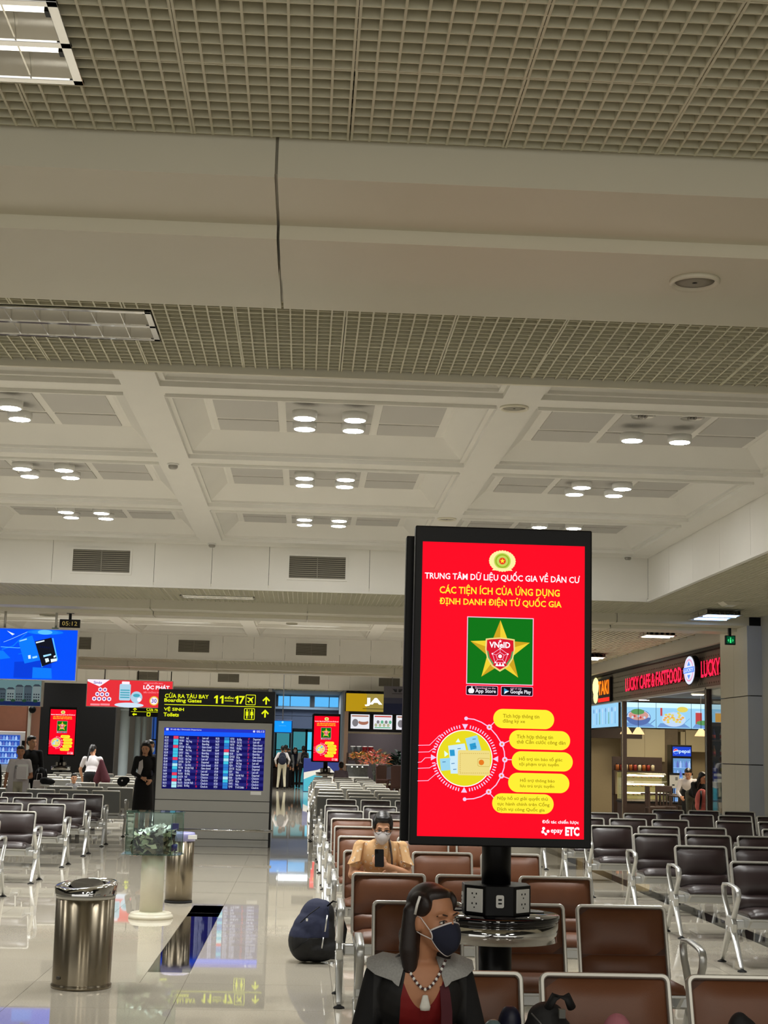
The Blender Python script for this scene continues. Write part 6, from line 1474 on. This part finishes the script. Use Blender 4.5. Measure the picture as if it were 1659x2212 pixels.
w1, H1 = person('woman in black cardigan, red top and navy face mask with white edging, foreground', (LX, LY, 0), 0, J1, CL(skin='cskin_dark', top='cblack', bottom='cblack', sleeve='long', extra=['frontmat', 'cskin_dark', 'cblack']), hair='none', s=.94, voxel=.0065, masked=(M['cnavy'], M['cwhite']), fn=fn1, face=True)
for o in list(w1.children):
    if o.name.startswith('hair'): kill(o)
b = Body(); R3 = H1.to_3x3().normalized(); s_ = .94
def e1(c, r): b.ell(H1 @ Vector(c), (r[0]*s_, r[1]*s_, r[2]*s_), 'hair2', R3)
def c1(a, c, r1, r2): b.cap(H1 @ Vector(a), H1 @ Vector(c), r1*s_, r2*s_, 'hair2')
e1((0, .030, .050), (.083, .088, .080)); e1((0, .062, -.02), (.086, .060, .11)); e1((0, -.006, .088), (.058, .052, .032)); e1((0, .075, -.09), (.092, .055, .10))
for q_ in (-1, 1):
    e1((q_*.064, .006, .060), (.020, .056, .044)); c1((q_*.074, .040, .03), (q_*.080, .048, -.10), .032, .038); c1((q_*.080, .048, -.10), (q_*.078, .045, -.165), .038, .028)
    c1((q_*.050, .075, -.06), (q_*.050, .075, -.165), .045, .034)
obj('hair', b.mesh('hair', ['hair2'], .006, 4), w1)
# white hair clip on her right side, pale collar, necklace with pendant, scarf end
G().sweep([H1 @ Vector(p) for p in ((-.092, -.030, .095), (-.097, -.020, .065), (-.099, -.010, .030))], [(-.004, -.0018), (.004, -.0018), (.004, .0018), (-.004, .0018)]).build('hair_clip', M['white'], w1)
def sheet(pts, rows, name, m, par, th=.004):   # rows x cols grid of points, thickened
    n = len(pts[0]); vs = [Vector(p) for r in pts for p in r]; k = len(vs)
    vs += [v+Vector((0, th, -th*.3)) for v in vs]; fs = []
    for j in range(len(pts)-1):
        for i in range(n-1):
            a = j*n+i; fs += [(a, a+1, a+n+1, a+n), (k+a, k+a+n, k+a+n+1, k+a+1)]
    return G().add(vs, fs, 0, True).build(name, m, par)
for q_ in (-1, 1):
    sheet([[(q_*.045, -.125, .915), (q_*.080, -.120, .902), (q_*.125, -.125, .910), (q_*.182, -.160, .892)],
           [(q_*.050, -.225, .910), (q_*.085, -.225, .898), (q_*.125, -.222, .892), (q_*.184, -.205, .868)],
           [(q_*.062, -.262, .872), (q_*.088, -.262, .868), (q_*.118, -.256, .864), (q_*.156, -.240, .850)],
           [(q_*.078, -.288, .820), (q_*.084, -.288, .822), (q_*.092, -.284, .828), (q_*.100, -.276, .836)]], 4, 'cardigan_collar', M['cheather'], w1)
bead = [(.0, 0)]; nk_pts = []
for i in range(27):
    u_ = -1+2*i/26; x = .070*math.copysign(abs(u_)**.8, u_); z = .812+.088*abs(u_)**1.3; y = -.294+.042*abs(u_)**1.8
    o = G().ell((x+.010, y, z), (.0052, .0052, .0060 if i % 2 else .0045), 10).build('bead', M['white'] if i % 2 else mat('dark_bead', (58, 20, 26), rough=.3), w1)
G().lathe([(.0, -.036), (.0155, -.034), (.0185, -.022), (.014, -.006), (.0105, .008), (.009, .014), (0, .016)], 18, (.010, -.302, .780), sy=.5).build('pendant', mat('stone_pendant', (208, 206, 198), rough=.35, noise=.15, nscale=50), w1)
sheet([[(.058+.005*i*0, -.262, .855), (.082, -.258, .850)], [(.062, -.284, .80), (.096, -.276, .80)], [(.066, -.290, .74), (.104, -.276, .74)], [(.066, -.288, .66), (.106, -.274, .66)]], 4, 'scarf_end', M['cmaroon'], w1, .008)

# ---- the woman with the phone: peach floral blouse, white mask, glasses
J2 = sit(pelvis=(0, 0, .545), chest=(0, -.03, .745), neck=(.0, -.06, .885), head=(.005, -.115, .985), look=(.0, .30, .03), shL=(.165, -.03, .825), shR=(-.165, -.03, .825),
         elL=(.215, -.10, .625), elR=(-.225, -.10, .615), haL=(.035, -.29, .700), haR=(-.02, -.26, .615), hdL=(-.9, -.25, .45), hdR=(1, -.1, .02), huL=(0, -1, -.1), huR=(0, -1, .2), curlL=.75, curlR=.3, knL=(.09, -.46, .51), knR=(-.09, -.46, .51), anL=(.10, -.47, .10), anR=(-.13, -.50, .10), toL=(.11, -.60, .035), toR=(-.15, -.64, .035))
w2, H2 = person('woman in peach floral blouse, white face mask and glasses looking at a phone', (.640, 12.16, 0), 0, J2, CL(skin='skin2', top='cpeach', bottom='cblack', shoe='white', sock='skin2', hem=.55), hair='bun', s=1.0, voxel=.008, masked=(M['cwhite'], None), glasses=True)
for q_ in (-1, 1):   # ruffled sleeves
    g = G(); n = 22; vs = []
    for j in range(4):
        for i in range(n):
            a = 2*PI*i/n; r = .050+.007*j+(.004*j*math.sin(a*5)); vs.append((q_*(.165+.014*j)+r*.75*math.cos(a), -.05-.014*j+r*math.sin(a)*1.0, .850-.045*j+.02*math.cos(a)*q_*-1))
    g.add(vs, [(j*n+i, j*n+(i+1) % n, (j+1)*n+(i+1) % n, (j+1)*n+i) for j in range(3) for i in range(n)], 0, True); g.build('ruffled_sleeve', M['cpeach'], w2)
G().sweep([(.075, -.155, .55), (.085, -.165, .66), (.082, -.165, .75), (.07, -.125, .85), (.06, -.06, .90)], [(-.008, -.002), (.008, -.002), (.008, .002), (-.008, .002)]).build('bag_strap', M['wood'], w2)
ph = thing('phone', 'black phone in the hand of the woman in the peach blouse', 'phone', (.612, 11.80, .765)); ph.rotation_euler = (-.35, 0, .03)
G().prism(rrect(-.036, .036, -.07, .07, .008, 4), 'y', -.004, .004).build('body', M['black'], ph, bevel=.0015); G().box(-.033, .033, .0041, .0046, -.066, .066).build('glass', M['blackgloss'], ph); G().prism(rrect(-.030, -.008, .035, .062, .005, 3), 'y', -.0055, -.004).build('camera_bump', M['blackgloss'], ph)

# ---- people farther away
def backpack(name, lb, loc, m, rz=0, sc=1.0, grp=None):
    t = thing(name, lb, 'backpack', loc, rz, grp); t.scale = (sc,)*3
    b = Body(); b.ell((0, 0, .22), (.15, .10, .24), 'x'); b.ell((0, .0, .12), (.155, .11, .14), 'x'); b.ell((0, .06, .16), (.11, .06, .12), 'x')
    M['x'] = m; obj('bag', b.mesh('bag', ['x'], .014, 3), t)
    G().tube([(-.02, -.06, .45), (-.02, -.06, .49), (.02, -.06, .49), (.02, -.06, .45)], .006, 6).build('handle', M['black'], t)
    for q_ in (-1, 1): G().sweep([(q_*.08, -.09, .42), (q_*.10, -.13, .30), (q_*.11, -.12, .15), (q_*.10, -.08, .05)], [(-.022, -.003), (.022, -.003), (.022, .003), (-.022, .003)], up=(1, 0, 0)).build('strap', M['black'], t)
    G().tube([(-.12, .085, .20), (-.08, .112, .30), (0, .120, .33), (.08, .112, .30), (.12, .085, .20)], .003, 5).build('zip', M['cgrey'], t)
    return t
# girl in a white printed shirt and the man in black behind her
Jg = stand(elL=(.23, -.02, 1.05), haL=(.12, -.20, 1.02), hdL=(-.6, -.3, .4), elR=(-.24, .0, 1.05), haR=(-.26, -.03, .84), look=(.15, .12, 0))
pgirl, Hg = person('girl in an open white shirt over a white top holding white papers, at the left', (-5.03, 27.0, 0), .05, Jg, CL(top='cwhite', bottom='ckhaki', shoe='white', sleeve='short'), hair='short', scale=.925)
g = G(); g.prism([(-.085, 1.235), (-.055, 1.265), (-.0, 1.24), (.055, 1.265), (.085, 1.235), (.0, 1.14)], 'y', -.128, -.120); g.build('heart_print', M['cgrey'], pgirl)
for q_ in (-1, 1): sheet([[(q_*.07, -.125, 1.30), (q_*.16, -.105, 1.30)], [(q_*.085, -.14, 1.1), (q_*.19, -.10, 1.1)], [(q_*.09, -.14, .90), (q_*.20, -.10, .90)], [(q_*.09, -.13, .72), (q_*.205, -.09, .72)]], 4, 'shirt_front', M['cwhite'], pgirl, .006)
pp = thing('papers', 'white papers held by the girl in the white shirt', 'paper', (-4.93, 26.78, .93), .2); G().box(-.09, .09, -.004, .004, 0, .26).build('sheet', M['white'], pp); G().box(-.11, .06, -.009, -.005, .01, .22).build('sheet', M['cwhite'], pp)
person('tall man in black standing behind the girl in white, looking right', (-5.20, 29.0, 0), .1, stand(look=(.75, .05, 0), elR=(-.26, .02, 1.10), haR=(-.22, -.1, .9)), CL(skin='skin2', top='cblack', sleeve='long'), hair='short', scale=1.035)
backpack('backpack', 'black backpack hanging at the side of the man in black', (-4.93, 28.6, .75), M['cblack'], .4, .8)
tb = thing('tote_bag', 'white bag with dark print hanging beside the girl in white', 'bag', (-4.78, 27.6, .60)); G().prism([(-.12, 0), (.12, 0), (.10, .30), (-.10, .30)], 'y', -.04, .04).build('bag', M['cwhite'], tb, bevel=.015); G().tube([(-.05, 0, .3), (-.04, 0, .42), (.04, 0, .42), (.05, 0, .3)], .005, 6).build('handle', M['cwhite'], tb); G().box(-.09, -.03, -.046, -.041, .06, .16).build('print', M['cblack'], tb)
person('person in black at the very left edge, behind the benches', (-5.62, 27.4, 0), .2, stand(look=(.4, .2, 0)), CL(top='cblack', sleeve='long', extra=['cpink']), hair='short', scale=.86)
# woman bending, ponytail, white shirt; child with dark hair beside her
pw, Hp = person('woman seen from behind with long ponytail and white shirt leaning over the benches', (-4.62, 33.1, 0), PI, stand(chest=(0, -.10, 1.18), neck=(0, -.15, 1.33), head=(.02, -.20, 1.46), shL=(.17, -.10, 1.27), shR=(-.17, -.10, 1.27), elL=(.27, -.16, 1.03), elR=(-.27, -.16, 1.03), haL=(.24, -.30, .85), haR=(-.24, -.30, .85), look=(-.3, .4, 0)), CL(skin='skin2', top='cwhite', bottom='cblack'), hair='pony', scale=.98, face=False)
jk = thing('jacket', 'dark red jacket hanging over the bench beside the woman with the ponytail', 'jacket', (-4.38, 32.85, 0)); b = Body(); b.cap((.0, 0, 1.2), (.12, 0, .80), .05, .10, 'cmaroon'); b.cap((0, 0, 1.15), (-.08, .02, .80), .05, .08, 'cmaroon'); b.cap((.12, 0, .8), (.1, -.03, .55), .09, .05, 'cmaroon'); obj('jacket_cloth', b.mesh('jacket', ['cmaroon'], .02, 3), jk)
person('child with dark hair sitting in front of the woman with the ponytail', (-4.68, 31.05, 0), .3, sit(head=(0, -.05, 1.09)), CL(skin='skin2', top='cgrey', bottom='cblack'), hair='short', scale=.80)
hat = thing('cap', 'black rounded bag with white edge lying on a grey bench near the girl', 'bag', (-4.62, 27.55, .88)); b = Body(); b.ell((0, 0, .0), (.14, .10, .06), 'cblack'); b.ell((-.05, 0, .03), (.09, .09, .05), 'cblack'); obj('crown', b.mesh('crown', ['cblack'], .014, 2), hat); b = Body(); b.ell((-.03, -.06, -.065), (.10, .06, .02), 'white'); obj('edge', b.mesh('edge', ['white'], .01, 2), hat)
hat.name = 'shoulder_bag'
# woman in long dark coat by the board, another reading beside her, hidden partly
pd, Hd = person('woman in long dark dress standing at the left edge of the departure board, head bowed', (-2.86, 27.3, 0), .5, stand(look=(-.6, .35, 0), elR=(-.25, -.08, 1.08), haR=(-.16, -.28, 1.00), elL=(.2, -.05, 1.06), haL=(.02, -.26, .95)), CL(skin='skin2', top='cblack', bottom='cblack', sleeve='long', hem=.12), hair='long', scale=1.0)
g = G(); g.lathe([(.20, .38), (.19, .6), (.17, .9), (.15, 1.0)], 20, sy=.8); g.build('long_skirt', M['cblack'], pd); sheet([[(-.16, -.13, 1.28), (-.10, -.14, 1.32)], [(-.19, -.16, 1.12), (-.10, -.17, 1.18)], [(-.24, -.2, 1.0), (-.16, -.2, 1.03)]], 3, 'white_collar', M['cwhite'], pd, .01)
hb_ = thing('handbag', 'small dark handbag held out by the woman in the long dark dress', 'bag', (-3.23, 27.2, .92)); b = Body(); b.ell((0, 0, 0), (.10, .07, .09), 'cblack'); b.ell((.05, 0, .03), (.08, .06, .06), 'cblack'); obj('bag', b.mesh('bag', ['cblack'], .012, 2), hb_); G().disc((0, .02), .015, 10, y=-.085).build('badge', M['white'], hb_)
person('woman in navy jacket and white shirt just behind the departure board', (-2.92, 28.6, 0), .9, stand(look=(-.3, .2, 0)), CL(skin='skin2', top='cnavy', sleeve='long'), hair='bun', masked=(M['cwhite'], None), scale=1.02)
# aisle group
m1, _ = person('man seen from behind in white shirt and pale trousers, wearing a dark backpack', (-.82, 57.9, 0), PI, stand(elL=(.27, .03, 1.10), haL=(.24, -.12, .95), elR=(-.27, .03, 1.10), haR=(-.24, -.12, .95), knL=(.12, -.01, .48), anL=(.15, .02, .09), toL=(.18, -.13, .035), anR=(-.12, .1, .12)), CL(top='cwhite', bottom='ckhaki', sleeve='long'), hair='short', scale=1.01, face=False)
backpack('backpack', 'dark backpack worn by the man in the white shirt', (-.82, 57.68, .95), M['cnavy'], PI, 1.0)
person('dark haired person standing in front of the man in the white shirt', (-.72, 59.6, 0), PI, stand(), CL(top='cblack', sleeve='long'), hair='short', scale=1.03, face=False)
m3, _ = person('man seen from behind in grey shirt and dark trousers, wearing a black backpack', (-.02, 60.0, 0), PI, stand(haL=(.22, -.18, .95), knL=(.12, -.12, .48), anL=(.13, -.06, .09), toL=(.14, -.2, .035)), CL(top='cgrey', bottom='cblack', sleeve='long'), hair='short', scale=1.02, face=False)
backpack('backpack', 'black backpack worn by the man in the grey shirt', (.03, 59.78, .98), M['cblack'], PI+.2, 1.0)
person('woman in a white face mask facing the viewer behind the men in the aisle', (-.36, 61.2, 0), 0, stand(look=(-.2, 0, 0)), CL(skin='skin2', top='cnavy', sleeve='long'), hair='long', masked=(M['cwhite'], None), scale=.98)
person('second masked woman with short hair beside the reception desk', (-.60, 60.9, 0), 0, stand(look=(.3, 0, 0)), CL(skin='skin2', top='cgrey', sleeve='long'), hair='short', masked=(M['cwhite'], None), scale=.95)
person('person in a lilac shirt seated on the far benches, seen from behind', (1.12, 44.7, 0), PI, sit(), CL(top='clilac', bottom='cblack'), hair='short', scale=1.0, face=False)
# cafe
pk, _ = person('girl with long dark hair leaning forward outside the cafe glass', (8.0, 30.6, 0), .35, stand(pelvis=(0, .0, .86), chest=(0, -.20, 1.03), neck=(0, -.30, 1.13), head=(.0, -.38, 1.22), look=(.2, .25, 0), shL=(.145, -.24, 1.09), shR=(-.145, -.24, 1.09), elL=(.2, -.34, .88), elR=(-.2, -.34, .88), haL=(.1, -.45, .8), haR=(-.1, -.45, .8)), CL(skin='skin2', top='cblack', bottom='ccamo', sleeve='long'), hair='long', scale=.97)
backpack('backpack', 'coral pink backpack held before the girl at the cafe glass', (8.03, 29.98, .52), M['cpink'], .3, 1.0)
person('man in a white shirt bending over a table inside the cafe', (8.36, 32.3, 0), -.3, stand(pelvis=(0, .1, .86), chest=(0, -.10, 1.05), neck=(0, -.18, 1.17), head=(.0, -.24, 1.28), look=(-.1, .4, 0), shL=(.16, -.15, 1.12), shR=(-.16, -.15, 1.12), elL=(.24, -.22, .88), elR=(-.24, -.22, .88), haL=(.15, -.42, .78), haR=(-.15, -.42, .78)), CL(top='cwhite', bottom='cblack', sleeve='long'), hair='short', scale=.97)

# ================================================================== BAGS NEAR THE VIEWER
def blob(name, label, cat, loc, prims, m, voxel=.008, rz=0, group=None, part='bag'):
    t = thing(name, label, cat, loc, rz, group); b = Body()
    for c, r in prims: b.ell(c, r, 'y_')
    M['y_'] = m; me = b.mesh(part, ['y_'], voxel, 3); obj(part, me, t); return t
navyb = mat('navy_backpack_cloth', (28, 34, 62), rough=.8, noise=.15, nscale=20, bump=.5, bscale=60); blackb = mat('black_bag_cloth', (16, 16, 18), rough=.75, noise=.2, nscale=20, bump=.5, bscale=60)
t = blob('backpack', 'big navy and black backpack on the floor leaning against the bench end', 'backpack', (.115, 11.62, 0), [((.0, 0, .20), (.17, .14, .20)), ((.02, .02, .28), (.14, .12, .19)), ((-.06, 0, .16), (.13, .15, .16)), ((.07, .02, .33), (.09, .10, .13)), ((.03, 0, .10), (.17, .14, .10))], navyb, .009)
def fnb(o):
    me = o.data; me.materials.append(blackb)
    for f in me.polygons:
        if f.center.z < .19 or f.center.x > .115: f.material_index = 1
fnb(t.children[0])
G().tube([(.10, -.06, .42), (.14, -.10, .46), (.19, -.10, .45), (.20, -.06, .40)], .007, 6).build('handle', M['black'], t)
for a, b_ in (((.10, -.13, .36), (.085, -.145, .24)), ((.075, -.15, .20), (.065, -.155, .12))): G().tube([a, b_], .006, 6).build('zip_pull', M['alu'], t)
G().tube([(-.10, -.12, .30), (-.03, -.15, .37), (.04, -.13, .42)], .0035, 6).build('zip', M['black'], t); G().tube([(-.15, -.13, .10), (-.03, -.165, .19), (.10, -.15, .19)], .0035, 6).build('zip', M['black'], t)
G().sweep([(.18, -.06, .40), (.235, -.05, .25), (.21, -.04, .04)], [(-.02, -.004), (.02, -.004), (.02, .004), (-.02, .004)]).build('strap', M['black'], t)
G().box(-.06, -.045, -.150, -.144, .315, .335).build('white_tag', M['white'], t)
t = blob('travel_bag', 'black rounded travel bag with a top handle on the front bench', 'bag', (.895, 5.47, .425), [((0, 0, .13), (.10, .09, .15)), ((-.015, 0, .10), (.105, .10, .12)), ((.045, 0, .12), (.07, .085, .13)), ((0, 0, .24), (.07, .06, .06))], blackb, .006)
G().tube([(.0, -.03, .28), (.02, -.05, .325), (.065, -.05, .325), (.085, -.03, .285)], .016, 10).build('handle', blackb, t); G().box(.03, .052, -.095, -.07, .258, .288).build('grey_tag', mat('grey_tag', (92, 92, 88), rough=.6), t)
G().tube([(-.065, -.07, .27), (-.035, -.095, .24), (-.015, -.105, .17), (-.02, -.108, .08)], .003, 6).build('piping', mat('grey_piping', (90, 90, 88)), t)
t = blob('shopping_bag', 'blue and clear printed plastic bag on the front bench beside the woman', 'bag', (.665, 5.40, .425), [((0, 0, .10), (.07, .06, .13)), ((.03, 0, .15), (.05, .05, .10)), ((-.03, -.01, .13), (.05, .05, .10))], mat('plastic_print', (96, 120, 124), rough=.3, noise=.6, nscale=14), .006)
G().prism([(-.075, .10), (-.02, .09), (-.04, .18), (-.08, .20)], 'y', -.075, -.055).build('blue_fold', mat('bright_blue_plastic', (20, 80, 170), rough=.3), t)
t = blob('pouch', 'navy and black pouch with gold dots behind the plastic bag', 'bag', (.76, 5.50, .425), [((0, 0, .14), (.045, .05, .14)), ((.01, 0, .22), (.04, .045, .06))], mat('navy_dots', (14, 18, 44), rough=.5, noise=.5, nscale=70), .006)
pk_ = blob('pink_bundle', 'dusty pink cloth bundle on the front bench at the picture bottom', 'cloth', (1.19, 5.42, .425), [((0, 0, .08), (.12, .09, .11)), ((-.05, 0, .15), (.06, .07, .085)), ((.07, 0, .12), (.08, .07, .075))], mat('dusty_pink', (168, 104, 116), rough=.9), .007, part='cloth')
dk_ = blob('dark_bundle', 'small black bag on the front bench at the lower right corner', 'bag', (1.60, 5.42, .425), [((0, 0, .10), (.07, .07, .13)), ((-.02, 0, .16), (.05, .05, .085))], blackb, .007)
pk_.scale = (1, 1, 1.16); dk_.scale = (1, 1, 1.16)
flush_text()
flush_text()
